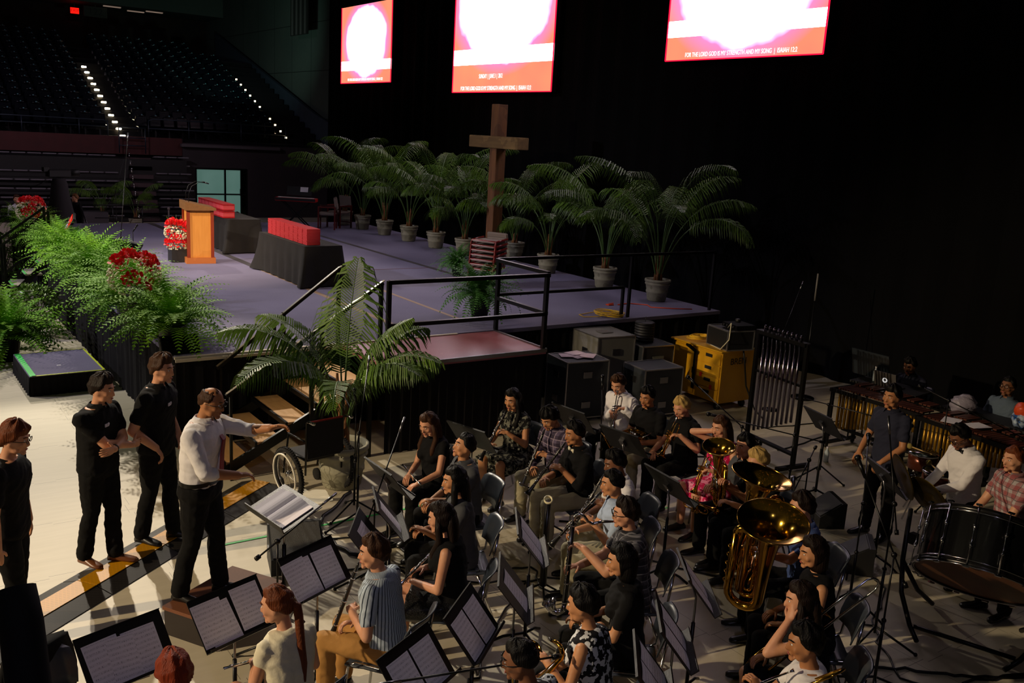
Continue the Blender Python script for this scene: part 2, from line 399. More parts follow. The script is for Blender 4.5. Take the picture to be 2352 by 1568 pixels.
# striped banner hanging on the side wall
b_ = thing('hanging_banner', 'dark banner with grey vertical stripes hanging by the black drape', 'banner', (17.4, 43.2, 8.2))
m = MB(); m.box((0, 0, 1.8), (.05, 2.1, 3.6)); m.build('cloth', mat('banner_dark', '#15130f', .8), b_)
m = MB()
for k in range(4): m.box((-.04, -.78+.52*k, 1.8), (.03, .16, 3.55))
m.build('stripe', mat('banner_stripe', '#4a4644', .8), b_)
# ------------------------------------------------------------------ retracted bleachers
t_ = thing('bleachers', 'retracted dark bleacher rows with pale seat edges along the far wall', 'bleachers', (0, 38.3, 0))
SEATE = mat('bleacher_seat', '#77737a', .35); DK = mat('bleacher_dark', '#0a090a', .6)
m = MB()
for i in range(8):
    m.box((1.6, .12+.17*i, .08+.32*i), (14.4, .30, .10)); m.box((10.3, .12+.17*i, .08+.32*i), (1.4, .30, .10))
m.box((-1, 1.1, 1.2), (23.9, .5, 2.4)); m.build('deck', DK, t_)
for i in range(8):
    m = MB(); n = 26; m2 = MB()
    for k in range(n):
        x = -5.2+.53*k
        if x > 8.6: continue
        m.box((x, .02+.17*i, .24+.32*i), (.49, .26, .05), (R_(-8), 0, 0), bev=.02)
    for k in range(3): m2.box((9.95+.53*k*.9, .02+.17*i, .24+.32*i), (.44, .26, .05), (R_(-8), 0, 0), bev=.02)
    m.build('seat_row', SEATE, t_); m2.build('seat_row', SEATE, t_)
m = MB()
for i in range(8): m.box((9.15, -.02+.17*i, .12+.32*i), (.9, .3, .16))
m.build('aisle_steps', mat('bleacher_aisle', '#3d2a2e', .6), t_)
m = MB()
for i in range(9):
    z = .1+.29*i; m = MB()
    m.tube([(8.78, -.25+.16*i, z), (8.78, -.25+.16*i, z+.17)], .03, 8); m.ball((8.78, -.25+.16*i, z+.18), .045)
    m.build('step_post', CHROME, t_)
# ------------------------------------------------------------------ upper seating bowl
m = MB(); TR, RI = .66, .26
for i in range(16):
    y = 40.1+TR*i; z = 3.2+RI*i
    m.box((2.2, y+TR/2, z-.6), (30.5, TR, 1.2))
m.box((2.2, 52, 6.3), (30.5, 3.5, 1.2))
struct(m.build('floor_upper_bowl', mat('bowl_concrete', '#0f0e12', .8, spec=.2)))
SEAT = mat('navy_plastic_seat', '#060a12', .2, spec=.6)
def seat_mesh():
    m = MB(); m.box((0, .10, .44), (.44, .40, .05), (R_(6), 0, 0), bev=.02); m.box((0, .33, .68), (.44, .05, .42), (R_(-14), 0, 0), bev=.02)
    m.smooth = True; m.ball((0, .27, .90), (.18, .04, .035), 10, 6); m.box((0, .30, .22), (.06, .06, .42)); m.mi = 1; m.ball((0, .22, .93), (.035, .02, .025), 8, 6); return m.mesh('stadium_seat', [SEAT, mat('seat_glint', '#528088', .3)])  # the small teal knob is a painted glint on the seat top
sm = seat_mesh()
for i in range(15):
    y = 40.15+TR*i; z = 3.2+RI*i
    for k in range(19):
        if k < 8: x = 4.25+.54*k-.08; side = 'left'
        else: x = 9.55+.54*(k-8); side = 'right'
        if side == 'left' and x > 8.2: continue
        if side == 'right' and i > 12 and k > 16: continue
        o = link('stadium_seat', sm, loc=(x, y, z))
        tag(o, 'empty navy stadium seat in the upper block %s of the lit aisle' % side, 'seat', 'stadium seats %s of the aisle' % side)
LED = mat('aisle_led', '#fff6e0', .4, emit=('#fff4dc', 14))
LED2 = mat('aisle_led_warm', '#ffe9c0', .4, emit=('#ffe6b8', 7))
for i in range(12):
    m = MB(); m.box((0, 0, 0), (.21, .04, .07), bev=.02); o = m.build('aisle_light', LED, loc=(8.72, 40.1+TR*i-.03, 3.26+RI*i))
    tag(o, 'white step light in the line climbing the upper aisle', 'step light', 'white step lights up the aisle')
for i in (0, 1, 2, 3, 5, 6, 7, 8, 9, 10):
    m = MB(); m.box((0, 0, 0), (.07, .04, .07)); o = m.build('aisle_light', LED2, loc=(15.55, 40.1+TR*i-.03, 3.5+RI*i))
    tag(o, 'small warm step light at the right edge of the upper seats', 'step light', 'small step lights at the right edge')
def rail(name, label, posts, rails, r=.022, mt=BLACK, cat='railing', group=None, sq=False):
    """posts: list of polylines (each its own part), rails likewise"""
    t = thing(name, label, cat, posts[0][0], 0, group); o = Vector(posts[0][0])
    for nm, L in (('post', posts), ('rail', rails)):
        for pl in L:
            m = MB()
            if sq:
                for a, b in zip(pl, pl[1:]): m.bar(Vector(a)-o, Vector(b)-o, 2*r)
            else: m.tube([Vector(p)-o for p in pl], r, 8)
            m.build(nm, mt, t)
    return t
BLR = mat('dim_blue_rail', '#26303c', .4, .3)
rail('guard_rail', 'dim blue guard rail above the maroon wall, left of the aisle', [[(x, 39.95, 3.25), (x, 39.95, 3.85)] for x in (3, 5.1, 7.1, 8.15)],
     [[(-2, 39.95, 3.85), (8.0, 39.95, 3.85), (8.15, 39.95, 3.75)], [(-2, 39.95, 3.6), (8.15, 39.95, 3.6)]], mt=BLR)
rail('guard_rail', 'dim guard rail above the wall, right of the aisle', [[(x, 39.95, 3.25), (x, 39.95, 3.95)] for x in (9.7, 11.3, 13.5, 15.5)],
     [[(9.7, 39.95, 3.9), (9.9, 39.95, 3.98), (15.5, 39.95, 3.95)], [(9.7, 39.95, 3.6), (15.5, 39.95, 3.6)]], mt=BLR)
rail('guard_rail', 'small rounded guard rail at the foot of the lit aisle', [[(8.5, 39.7, 2.6), (8.5, 39.7, 3.6)], [(9.5, 39.7, 2.6), (9.5, 39.7, 3.6)]],
     [[(8.5, 39.7, 3.6), (9.5, 39.7, 3.6)], [(8.5, 39.7, 3.2), (9.5, 39.7, 3.2)], [(8.5, 39.7, 2.9), (9.5, 39.7, 2.9)]], mt=BLR)
# ------------------------------------------------------------------ LED screens
def screen_mat(name, y0, y1, z0, cx, cy, ry, rz, band):
    """red-orange slide with an over-bright round glow and a white band; local coords: y along the wall, z up from the bottom edge"""
    t = NT(name, .5)
    dy = t.math('DIVIDE', t.math('SUBTRACT', t.y, cx), ry); dz = t.math('DIVIDE', t.math('SUBTRACT', t.z, cy), rz)
    d = t.math('ADD', t.math('MULTIPLY', dy, dy), t.math('MULTIPLY', dz, dz)); nz = t.noise(1.3, 2)
    g = t.math('SMOOTH_MIN', t.math('MAXIMUM', t.math('MULTIPLY', 1.3, t.math('SUBTRACT', 2.0, t.math('ADD', d, t.math('MULTIPLY', nz, .8)))), 0.0), 1.0, .2)
    base = t.mix(t.noise(.8, 1), '#f5766a', '#ffa270'); base = t.mix(t.math('MULTIPLY', t.math('SMOOTH_MIN', t.math('MAXIMUM', t.math('SUBTRACT', 2.3, d), 0.0), 1.0, .2), .8), base, '#f08ae8')
    b = t.math('MULTIPLY', t.math('GREATER_THAN', t.z, band[0]), t.math('LESS_THAN', t.z, band[1]))
    hot = t.math('MAXIMUM', g, b); c = t.mix(hot, base, '#fff4ff')
    t.color('#000000'); t.l(c, t.b.inputs['Emission Color'])
    t.l(t.math('ADD', 1.15, t.math('MULTIPLY', hot, 6.5)), t.b.inputs['Emission Strength']); return t.m
LET = mat('screen_lettering', '#ffffff', .5, emit=('#fff0f4', 2.2))
def screen(y0, y1, z0, z1, label, glow, band, lines):
    t_ = thing('video_screen', label, 'screen', (14.3, (y0+y1)/2, z0), 0, 'LED video screens on the drape'); W = (y1-y0)/2
    m = MB(); m.box((.08, 0, (z1-z0)/2), (.12, 2*W, z1-z0)); m.box((.21, 0, (z1-z0)*.9), (.14, .3, .3)); m.build('cabinet', BLACKP, t_)
    m = MB(); m.quad((0, -W, 0), (0, W, 0), (0, W, z1-z0), (0, -W, z1-z0)); m.build('panel', screen_mat('slide_'+str(len(MATS)), y0, y1, z0, *glow, band), t_)
    m = MB(); e = .011
    for a, b in (((0, -W, 0), (0, W, 0)), ((0, W, 0), (0, W, z1-z0)), ((0, -W, 0), (0, -W, z1-z0))): m.bar(Vector(a)+Vector((-.01, 0, 0)), Vector(b)+Vector((-.01, 0, 0)), e*2)
    m.build('edge_strip', mat('screen_edge_red', '#ff0030', .5, emit=('#ff0a38', 1.6)), t_)
    for s, sz, y, z, sx in lines:
        text(s, sz, LET, t_, Matrix.Translation((-.012, y, z)) @ FACE_X, .001, sx=sx)
LN = 'FOR THE LORD GOD IS MY STRENGTH AND MY SONG  |  ISAIAH 12:2'
screen(27.76, 31.58, 5.61, 8.16, 'leftmost of the three glowing red and white video screens', (0, 1.35, 1.25, .95), (.42, .74), [(LN, .12, 0, .11, .72)])
screen(19.08, 23.85, 5.26, 8.9, 'middle glowing red and white video screen above the cross', (0, 2.3, 1.75, 1.25), (.74, 1.16), [(LN, .15, .2, .10, .74), ('SUNDAY  |  JUNE 3  |  2012', .16, .4, .42, .62)])
screen(11.05, 15.08, 5.86, 9.0, 'rightmost glowing video screen cut off by the top edge', (0, 1.7, 1.55, 1.25), (.47, .80), [(LN, .125, 0, .10, .74)])
# ================================================================== plants
ZS = 1.2
PALM = mat('palm_leaf', '#2a4410', .5, noise=(3, '#4f7016', .2), spec=.35)
PALM.node_tree.nodes['Principled BSDF'].inputs['Subsurface Weight'].default_value = 0
STEM = mat('palm_stem', '#3c5a26', .5); FIBRE = mat('palm_trunk_fibre', '#8a5a32', .85, noise=(14, '#54351d', .2), bump=(25, .6))
SOIL = mat('moss_soil', '#4c422a', .95, noise=(30, '#2c2a18', .2), bump=(40, .8))
def pot_mat():
    t = NT('weathered_pot', .8); f = t.noise(9, 5); g = t.noise(2.5, 3)
    c = t.mix(f, '#6c6a58', '#a8a48c'); c = t.mix(t.math('MULTIPLY', t.math('GREATER_THAN', g, .52), .5), c, '#57553f'); t.color(c); t.bump(f, .4); return t.m
POT = pot_mat()
def frond(m, base, az, L, a0, a1, s0=.42, wid=.42, n=34, lw=.026, roll=0, pw=1.7):
    """an arching palm frond: stalk, then paired drooping leaflets"""
    N = 18; pts = [Vector(base)]; dirs = []
    h = Vector((math.cos(az), math.sin(az), 0)); side = Vector((-h.y, h.x, 0))
    for i in range(N):
        s = (i+.5)/N; a = a0+(a1-a0)*s**pw; d = h*math.sin(a)+Vector((0, 0, math.cos(a))); dirs.append(d); pts.append(pts[-1]+d*L/N)
    m.mi = 1; m.tube(pts, [.013*(1-.8*i/N)+.002 for i in range(N+1)], 5, False); m.mi = 0
    for k in range(n):
        s = s0+(1-s0)*(k+.5)/n; q = s*N; i = min(int(q), N-1); p = pts[i].lerp(pts[i+1], q-i); d = dirs[i]
        u = (s-s0)/(1-s0); ll = wid*(math.sin(math.pi*min(1, .18+.80*u))**.7)*random.uniform(.85, 1.1)
        up = side.cross(d)*-1
        if up.z < 0 and abs(d.z) < .98: up = -up
        for sg in (-1, 1):
            fwd = .30+.50*u; dr = random.uniform(.5, .9)
            v0 = (side*sg*.9+d*fwd+up*.12).normalized(); v1 = (side*sg*.65+d*fwd*.8-Vector((0, 0, 1))*dr*1.3).normalized(); v2 = (side*sg*.35+d*.5-Vector((0, 0, 1))*(dr+.75)).normalized()
            a = p; b = a+v0*ll*.34; c = b+v1*ll*.36; e = c+v2*ll*.32
            w = d*lw*.5
            m.add([a-w*.5, a+w*.5, b-w, b+w, c-w*.9, c+w*.9, e], [(0, 1, 3, 2), (2, 3, 5, 4), (4, 5, 6)], False)
def palm_proto(name, label, loc, scale=1, nf=9, trunk=.32, spread=1.0, seed=1, L=2.5, group='potted palms along the back of the stage', potc=POT, fr=None, rz=0, potr=1.0):
    random.seed(seed); t = thing(name, label, 'potted palm', loc, rz, group)
    m = MB(); pr = [(.16, 0), (.18, .02), (.20, .16), (.212, .17), (.212, .20), (.205, .21), (.225, .31), (.24, .32), (.24, .345), (.23, .35), (.235, .37), (.25, .375), (.25, .415), (.225, .42), (.215, .37)]
    m.lathe([(r*potr, z*potr) for r, z in pr], 22); m.build('pot', potc, t)
    m = MB(); m.lathe([(.0, .375*potr), (.12*potr, .40*potr), (.22*potr, .365*potr)], 14, cap=False); m.build('soil', SOIL, t)
    m = MB()
    for i in range(5):
        a = i*1.26; x, y = .045*math.cos(a), .045*math.sin(a); h = trunk*random.uniform(.8, 1.2)
        m.tube([(x*1.3, y*1.3, .36*potr), (x, y, .36*potr+h*.5), (x*1.6, y*1.6, .38*potr+h)], [.035, .03, .014], 6)
    m.build('trunk', FIBRE, t)
    for i in range(nf):
        az = i*2.399+random.uniform(-.3, .3); u = i/(nf-1) if nf > 1 else 0; m = MB()
        if fr: az, LL, a0, a1, s0, wd = fr[i]
        else: LL = L*random.uniform(.82, 1.06)*(1-.28*u); a0 = .03+.26*u*spread; a1 = (1.75+.85*u)*spread*random.uniform(.9, 1.1); s0 = .47; wd = .56
        frond(m, (.04*math.cos(az), .04*math.sin(az), .42*potr), az, LL*scale, a0, a1, s0, wd*scale, 38 if fr else 32, .022*scale)
        m.build('frond', [PALM, STEM], t, fix=False)
    return t
PG = [palm_proto('potted_palm', 'potted palm in a weathered grey pot, nearest the right end of the row', (12.3, 12.65, ZS), 1, 11, .5, .95, 3, 3.45),
      palm_proto('potted_palm', 'potted palm with lower arching fronds, second from the right end of the row', (12.3, 14.2, ZS), 1, 9, .22, 1.0, 5, 3.0),
      palm_proto('potted_palm', 'potted palm with thick orange-brown trunk base, right of the wooden cross', (12.35, 16.2, ZS), 1, 10, .42, 1.0, 9, 2.7)]
spots = [(12.9, 18.3, 1, 2.4, 'potted palm in the gap directly right of the cross, behind the stacked chairs'), (12.0, 19.15, 2, .5, 'potted palm directly left of the wooden cross'),
         (12.0, 20.55, 0, 1.1, 'potted palm second to the left of the cross'), (12.0, 22.0, 2, 3.2, 'potted palm with split brown trunk, third left of the cross'),
         (12.0, 23.43, 0, 4.0, 'potted palm with torn brown trunk, fourth left of the cross'), (12.0, 24.85, 1, 5.0, 'potted palm second from the far left end of the row'),
         (12.0, 26.1, 0, 2.2, 'potted palm at the far left end of the row behind the chairs')]
for x, y, k, rz, lb in spots: dup(PG[k], lb, loc=(x, y, ZS), rz=rz)
# big palm in front of the stairs, its fronds set by hand
FR = [(.70, 2.15, .0, .38, .46, .62), (2.2, 1.95, .08, 1.65, .46, .52), (2.75, 2.15, .14, 1.95, .44, .54), (3.5, 2.15, .24, 2.3, .44, .52), (5.4, 1.85, .12, 2.0, .44, .52),
      (.0, 1.85, .08, 1.7, .44, .52), (-1.2, 1.8, .10, 2.1, .42, .5), (1.3, 1.8, .05, 1.3, .44, .5), (4.2, 1.8, .22, 2.4, .44, .5), (-.5, 1.75, .04, 1.15, .42, .46), (3.1, 1.5, .05, 1.6, .42, .45), (5.9, 1.6, .1, 2.2, .42, .45)]
palm_proto('potted_palm', 'large bushy potted palm in front of the stage stairs behind the wheelchair', (4.35, 9.42, 0), 1.0, 12, .75, 1, 11, 1.9, 'potted palms by the stairs', fr=FR, potr=1.25)
palm_proto('potted_palm', 'dim potted palm on the floor beyond the stage behind the camera tripod', (7.25, 37.0, 0), .9, 8, .3, 1.1, 13, 2.4, 'palms beyond the stage')
palm_proto('potted_palm', 'dim narrow potted palm beyond the stage near the bleacher steps', (8.1, 35.6, 0), .75, 6, .3, .9, 15, 2.3, 'palms beyond the stage')
FERN = mat('fern_leaf', '#437f12', .7, noise=(6, '#84b828', .22), spec=.25); FERND = mat('dark_fern_leaf', '#2d6a20', .7, noise=(6, '#4f8a2a', .22))
def fern_mesh(seed, R=.74, n=150, H=.24, name='foliage', mt=None):
    random.seed(seed); m = MB()
    for k in range(n):
        az = random.uniform(0, 6.283); L = R*random.uniform(.65, 1.25); a0 = random.uniform(.1, 1.25); a1 = a0+random.uniform(.9, 2.0)
        N = 17; p = Vector((random.uniform(-.06, .06), random.uniform(-.06, .06), H*random.uniform(.75, 1.0))); h = Vector((math.cos(az), math.sin(az), 0)); sd = Vector((-h.y, h.x, 0)); tw = random.uniform(-.5, .5)
        for i in range(N):
            s = (i+.5)/N; a = a0+(a1-a0)*s**1.3; d = h*math.sin(a)+Vector((0, 0, math.cos(a))); q = p+d*L/N
            w = (.062*math.sin(math.pi*min(1, .16+.84*s))**.8+.005)*R/.62
            nn = sd.cross(d)*tw
            for sg in (-1, 1):
                o = (sd*sg+nn+d*.45).normalized()*w; m.add([p+d*L/N*.1, p+d*L/N*.62, p+d*L/N*.50+o, p+d*L/N*.30+o*.97], [(0, 1, 2, 3)], False)
            p = q
    return m.mesh(name, mt or FERN)
FM = [fern_mesh(21), fern_mesh(22), fern_mesh(23, .74, 180)]; FMD = fern_mesh(24, .66, 200, .36, mt=FERND)
POTB = mat('black_plastic_pot', '#101010', .5)
def potmesh():
    m = MB(); m.lathe([(.11, 0), (.15, .24), (.165, .25), (.165, .28), (.14, .27)], 16); return m.mesh('pot', POTB)
PM = potmesh()
def fern(x, y, z, k, label, rz, s=1.0, group='ferns along the front edge of the stage', me=None):
    t = thing('potted_fern', label, 'fern', (x, y, z), rz, group); t.scale = (s, s, s)
    link('pot', PM, t); link('foliage', me or FM[k], t); return t
fl = ['nearest the camera, spilling over the stage corner', 'second from the stage corner with pale tips', 'third from the corner, low over the skirt', 'in front of the nearer red and white flowers', 'just beyond the nearer red and white flowers', 'drooping towards the leafy shrubs', 'in front of the slanted black monitor',
      'behind the slanted black monitor', 'just behind the thin boom stand', 'beside the metal stair treads', 'below the nearer stair railing', 'behind the stair railing posts', 'beside the red monitor screen', 'just beyond the red monitor screen', 'near the farther red and white flowers', 'beyond the farther flowers', 'second from the far end', 'at the far end of the bank']
for i in range(18):
    y = 11.9+.80*i
    fern(3.10+.14*math.sin(i*2.1)+(.1 if i > 8 else 0), y, ZS, i % 3, 'bright green fern on the stage edge, '+fl[i], i*1.7, (1.15 if i < 9 else .85))
fern(1.75, 16.95, 0, 2, 'large soft fern on the floor behind the low carpeted box', .5, 1.5, 'ferns on the floor')
fern(1.15, 17.7, 0, 0, 'soft fern on the floor at the left picture edge', 1.5, 1.5, 'ferns on the floor')
fern(8.02, 12.25, ZS, 0, 'dark green fern on the stage in front of the stacked chairs', .7, 1.12, 'ferns by the stacked chairs', FMD)
fern(10.05, 16.3, ZS, 0, 'dark green fern behind the stacked chairs', 2.7, .75, 'ferns by the stacked chairs', FMD)
SHRUB = mat('shrub_leaf', '#41661e', .4, noise=(5, '#76933a', .25))
def shrub(x, y, z, R, H, seed, label, n=1500):
    random.seed(seed); t = thing('leafy_shrub', label, 'shrub', (x, y, z), 0, 'leafy shrubs by the stage stairs')
    link('pot', PM, t); m = MB()
    for k in range(n):
        a = random.uniform(0, 6.283); u = random.uniform(-1, 1); r = random.uniform(.55, 1.0)**.5*R; c = Vector((r*math.cos(a)*math.sqrt(1-u*u), r*math.sin(a)*math.sqrt(1-u*u), H*.58+u*H*.42))
        d = Vector((random.gauss(0, 1), random.gauss(0, 1), random.gauss(.5, .8))).normalized(); sd = d.orthogonal().normalized(); sd.rotate(Matrix.Rotation(random.uniform(0, 6.28), 3, d)); L = random.uniform(.07, .12)
        m.add([c, c+d*L*.5+sd*L*.2, c+d*L, c+d*L*.5-sd*L*.2], [(0, 1, 2, 3)], False)
    m.build('foliage', SHRUB, t, fix=False); m = MB()
    for k in range(7):
        a = k*.9; m.tube([(0, 0, .2), (R*.3*math.cos(a), R*.3*math.sin(a), H*.5), (R*.6*math.cos(a), R*.6*math.sin(a), H*.85)], [.012, .009, .004], 5)
    m.build('branch', mat('shrub_bark', '#3a2c1c', .9), t); return t
shrub(2.4, 18.75, 0, .5, .92, 31, 'large leafy shrub in front of the skirt beside the metal stair')
shrub(1.9, 19.6, 0, .4, .7, 32, 'leafy shrub at the left picture edge below the stair treads', 1000)
shrub(2.55, 24.6, 0, .55, 1.2, 33, 'bright leafy shrub behind the metal stair treads', 1000)
shrub(1.95, 20.7, 0, .3, .55, 34, 'small yellow-green shrub beside the lowest stair tread', 600)
# ------------------------------------------------------------------ flowers
RED = mat('rose_red', '#f0141e', .5, noise=(40, '#c00a16', .2)); CREAM = mat('white_blossom', '#efe9cf', .6, noise=(60, '#cfd0a0', .25))
def rose_mesh():
    m = MB(); random.seed(3)
    for k in range(11):
        a = k*2.4; r = .012+.0045*k; t = .2+.08*k; c = Vector((r*math.cos(a), r*math.sin(a), .035-.0035*k)); u = Vector((math.cos(a)*math.sin(t), math.sin(a)*math.sin(t), math.cos(t))); s = Vector((-math.sin(a), math.cos(a), 0)); w = .022+.001*k
        m.add([c-s*w*.6, c+s*w*.6, c+s*w+u*.03, c+u*.042, c-s*w+u*.03], [(0, 1, 2, 3, 4)], True)
    m.ball((0, 0, .03), .018, 8, 6); return m.mesh('rose', RED)
RM = rose_mesh()
def blossoms(m, c, R, n, zs=1.0, lo=-1.0):
    for k in range(n):
        u = random.uniform(lo, 1); a = random.uniform(0, 6.28); d = Vector((math.cos(a)*math.sqrt(1-u*u), math.sin(a)*math.sqrt(1-u*u), u)); p = Vector(c)+Vector((d.x*R, d.y*R, d.z*R*zs)); s = random.uniform(.012, .022)
        m.ball(p, s, 5, 4)
def bouquet(loc, label, base=None, R=.2, rz=0, tall=False):
    random.seed(int(loc[1]*10)); t = thing('flower_arrangement', label, 'flower arrangement', loc, rz, None); z0 = .25
    if tall:
        m = MB(); m.box((0, 0, .13), (.30, .30, .26)); m.build('box_vase', mat('charcoal_vase', '#1c1c1e', .6), t); m = MB()
        blossoms(m, (0, 0, .30), .19, 110, .35); blossoms(m, (0, 0, .60), .25, 260, .62)
        m.mi = 1
        for k in range(14): a = k*.45; m.tube([(0, 0, .6), (.2*math.cos(a), .2*math.sin(a), .85+.03*(k % 4))], [.004, .003], 4)
        m.build('white_blossoms', [CREAM, STEM], t); L = [(0.17, i*.62, .40) for i in range(10)]+[(.2*random.random()+.03, i*.8, .74+.05*random.random()) for i in range(15)]+[(.24, 3.9, .62), (.24, 4.4, .52)]
    else:
        m = MB(); m.lathe([(.12, 0), (.14, .24), (.12, .24)], 14); m.build('vase', POTB, t); m = MB(); blossoms(m, (0, 0, .38), R*1.15, 240, .75)
        m.build('white_blossoms', CREAM, t); L = [(R*random.uniform(.3, 1.05), i*1.1, 0) for i in range(19)]
        L = [(r, a, .38+math.sqrt(max(0, (R*1.2)**2-r*r))*.85) for r, a, _ in L]+[(R*1.1, 4.2, .40), (R*1.1, 4.9, .36), (R*1.05, 4.5, .44)]
    for r, a, z in L:
        d = Vector((math.cos(a)*r, math.sin(a)*r, (z-(.35 if not tall else z-.08))+.02)).normalized(); o = link('rose', RM, t, M=mtx((math.cos(a)*r, math.sin(a)*r, z), frame(d))); s = random.uniform(1.0, 1.5); o.scale = (s, s, s)
    return t
bouquet((2.92, 13.0, ZS+.38), 'round arrangement of red roses and white flowers among the nearer ferns', R=.30)
bouquet((3.05, 23.2, ZS+.28), 'round arrangement of red roses and white flowers at the far end of the ferns', R=.27)
for y, x in ((13.0, 3.2), (23.2, 3.05)):
    m = MB(); m.box((-.14 if y < 20 else 0, 0, .19 if y < 20 else .14), (.3, .3, .38 if y < 20 else .28)); tag(m.build('flower_plinth', BLACKP, loc=(x, y, ZS)), 'small black block under the %s roses' % ('nearer' if y < 20 else 'farther'), 'plinth')
bouquet((5.22, 19.45, ZS), 'tall two-tier red and white flower arrangement in a black box by the lectern', tall=True)
# ------------------------------------------------------------------ cross
def wood(name, a, b, rough=.6, sc=3, ax='z', st=14):
    t = NT(name, rough); mp = t.n('ShaderNodeMapping'); t.l(t.tc.outputs['Object'], mp.inputs[0]); s = {'x': (1, st, st), 'y': (st, 1, st), 'z': (st, st, 1)}[ax]; mp.inputs['Scale'].default_value = s
    f = t.noise(sc, 6, mp.outputs[0]); g = t.noise(1.3, 3); c = t.mix(f, a, b); c = t.mix(t.math('MULTIPLY', t.math('GREATER_THAN', g, .55), .4), c, a); t.color(c); t.bump(f, .3); return t.m
RUST = wood('rustic_timber', '#3c2414', '#8a5c34', .75, 1.6, 'z', 7); RUSTY = wood('rustic_timber_bar', '#4a3620', '#9a7c4a', .8, 1.6, 'y', 7)
c_ = thing('wooden_cross', 'tall rough timber cross standing on the stage in front of the palms', 'cross', (11.97, 17.86, ZS))
m = MB(); m.box((0, 0, 1.80), (.27, .27, 3.60), bev=.012); m.build('upright', RUST, c_)
m = MB(); m.box((-.02, -.02, 2.76), (.30, 2.0, .27), bev=.012); m.build('crossbar', RUSTY, c_)
m = MB(); m.box((0, 0, .03), (.8, .8, .05)); m.build('base_plate', BLACKP, c_)
# ------------------------------------------------------------------ lectern
OAK = wood('oak_panel', '#c88030', '#e8a04a', .45, 2.5, 'z', 10); CHERRY = wood('cherry_trim', '#7a2a12', '#96381a', .4, 2.5, 'z', 10)
l_ = thing('lectern', 'wooden lectern with light panels, red-brown corner trim and slanted top', 'lectern', (5.62, 19.35, ZS), R_(-6))
m = MB(); m.box((0, 0, .06), (.58, .62, .12)); m.build('base', wood('lectern_base_wood', '#b0602a', '#c87a3a', .5, 2.5, 'x', 8), l_)
m = MB(); m.box((0, 0, .60), (.46, .50, .98)); m.build('panel', OAK, l_)
for sx in (-1, 1):
    for sy in (-1, 1): m = MB(); m.box((sx*.235, sy*.255, .60), (.06, .06, .97)); m.build('corner_post', CHERRY, l_)
m = MB(); m.prism([(-.30, 1.09), (.30, 1.09), (.30, 1.14), (-.30, 1.26)], -.36, .36, 1); m.build('top', wood('lectern_top_wood', '#6a4628', '#8a6238', .4, 2, 'y', 8), l_)
for sy in (-.16, .18):
    m = MB(); m.tube([(-.2, sy, 1.22), (-.2, sy, 1.40), (-.14, sy, 1.56), (.0, sy, 1.64), (.14, sy, 1.63)], .006, 6); m.tube([(.13, sy, 1.635), (.2, sy, 1.62)], .012, 8); m.build('gooseneck_microphone', BLACK, l_)
# ------------------------------------------------------------------ tables with red covers
def cloth_mat(): 
    t = NT('black_tablecloth', .85, spec=.3); f = t.noise(5, 4); t.color(t.mix(f, '#161412', '#262320')); return t.m
TC = cloth_mat(); REDB = mat('red_cover', '#b01c22', .42, noise=(30, '#94141b', .3)); PAGE = mat('cover_edge', '#c9444a', .5)
def covered_table(cx, cy, W, L, H, label, clabel, seed):
    random.seed(seed); t = thing('folding_table', label, 'table', (cx, cy, ZS)); m = MB(); m.box((0, 0, H-.03), (W, L, .04)); m.build('tabletop', BLACKP, t)
    for sx in (-1, 1):
        for sy in (-1, 1): m = MB(); m.tube([(sx*W*.4, sy*L*.4, 0), (sx*W*.4, sy*L*.4, H-.05)], .015, 6); m.build('leg', STEEL, t)
    m = MB(); N = 120; per = []
    def edge(s):
        P = 2*(W+L); s = s % P
        if s < L: return Vector((-W/2, L/2-s, 0)), Vector((-1, 0, 0))
        s -= L
        if s < W: return Vector((-W/2+s, -L/2, 0)), Vector((0, -1, 0))
        s -= W
        if s < L: return Vector((W/2, -L/2+s, 0)), Vector((1, 0, 0))
        s -= L; return Vector((W/2-s, L/2, 0)), Vector((0, 1, 0))
    P = 2*(W+L); rings = []
    for j, z in enumerate((H, H-.02, H*.6, H*.3, .02)):
        ring = []
        for k in range(N):
            s = P*k/N; p, nrm = edge(s); dc = min(abs(s-L), abs(s-L-W), abs(s-2*L-W), abs(s-P), s); cn = math.exp(-(dc/.16)**2); u = (1-z/H)
            diag = Vector((1 if p.x > 0 else -1, 1 if p.y > 0 else -1, 0)).normalized()
            off = (nrm*(1-cn)+diag*cn)*(.015+.11*u*u*cn*1.6+.02*u+u*.020*math.sin(s*17+seed)*(1+cn))
            ring.append(p+off+Vector((0, 0, z+(.0 if j < 4 else .02*cn*0))))
        rings.append(ring)
    m.loft(rings, cap=False); m.add(rings[0], [tuple(range(N))], False)
    o = m.build('tablecloth', TC, loc=(cx, cy, ZS+.002), fix=True); tag(o, clabel, 'tablecloth'); return t
covered_table(6.83, 16.9, .72, 2.3, .76, 'folding table hidden under black cloth, nearer the stair railing', 'black cloth over the nearer table of red covers', 1)
covered_table(6.95, 21.45, .72, 2.1, .76, 'folding table hidden under black cloth behind the lectern', 'black cloth over the table behind the lectern', 5)
def book_mesh(w, l, h):
    m = MB(); m.mi = 0; m.box((0, 0, h*.12), (w, l, h*.2)); m.box((0, 0, h*.86), (w, l, h*.22)); m.box((w*.48, 0, h*.5), (w*.04, l, h*.9)); m.mi = 1; m.box((-.004, 0, h*.5), (w*.95, l*.96, h*.6)); return m.mesh('red_cover', [REDB, PAGE])
BKH = .021; bm_ = book_mesh(.26, .205, BKH*.93)
ordn = ['nearest', 'second', 'third', 'fourth', 'fifth', 'sixth', 'seventh', 'eighth', 'farthest']
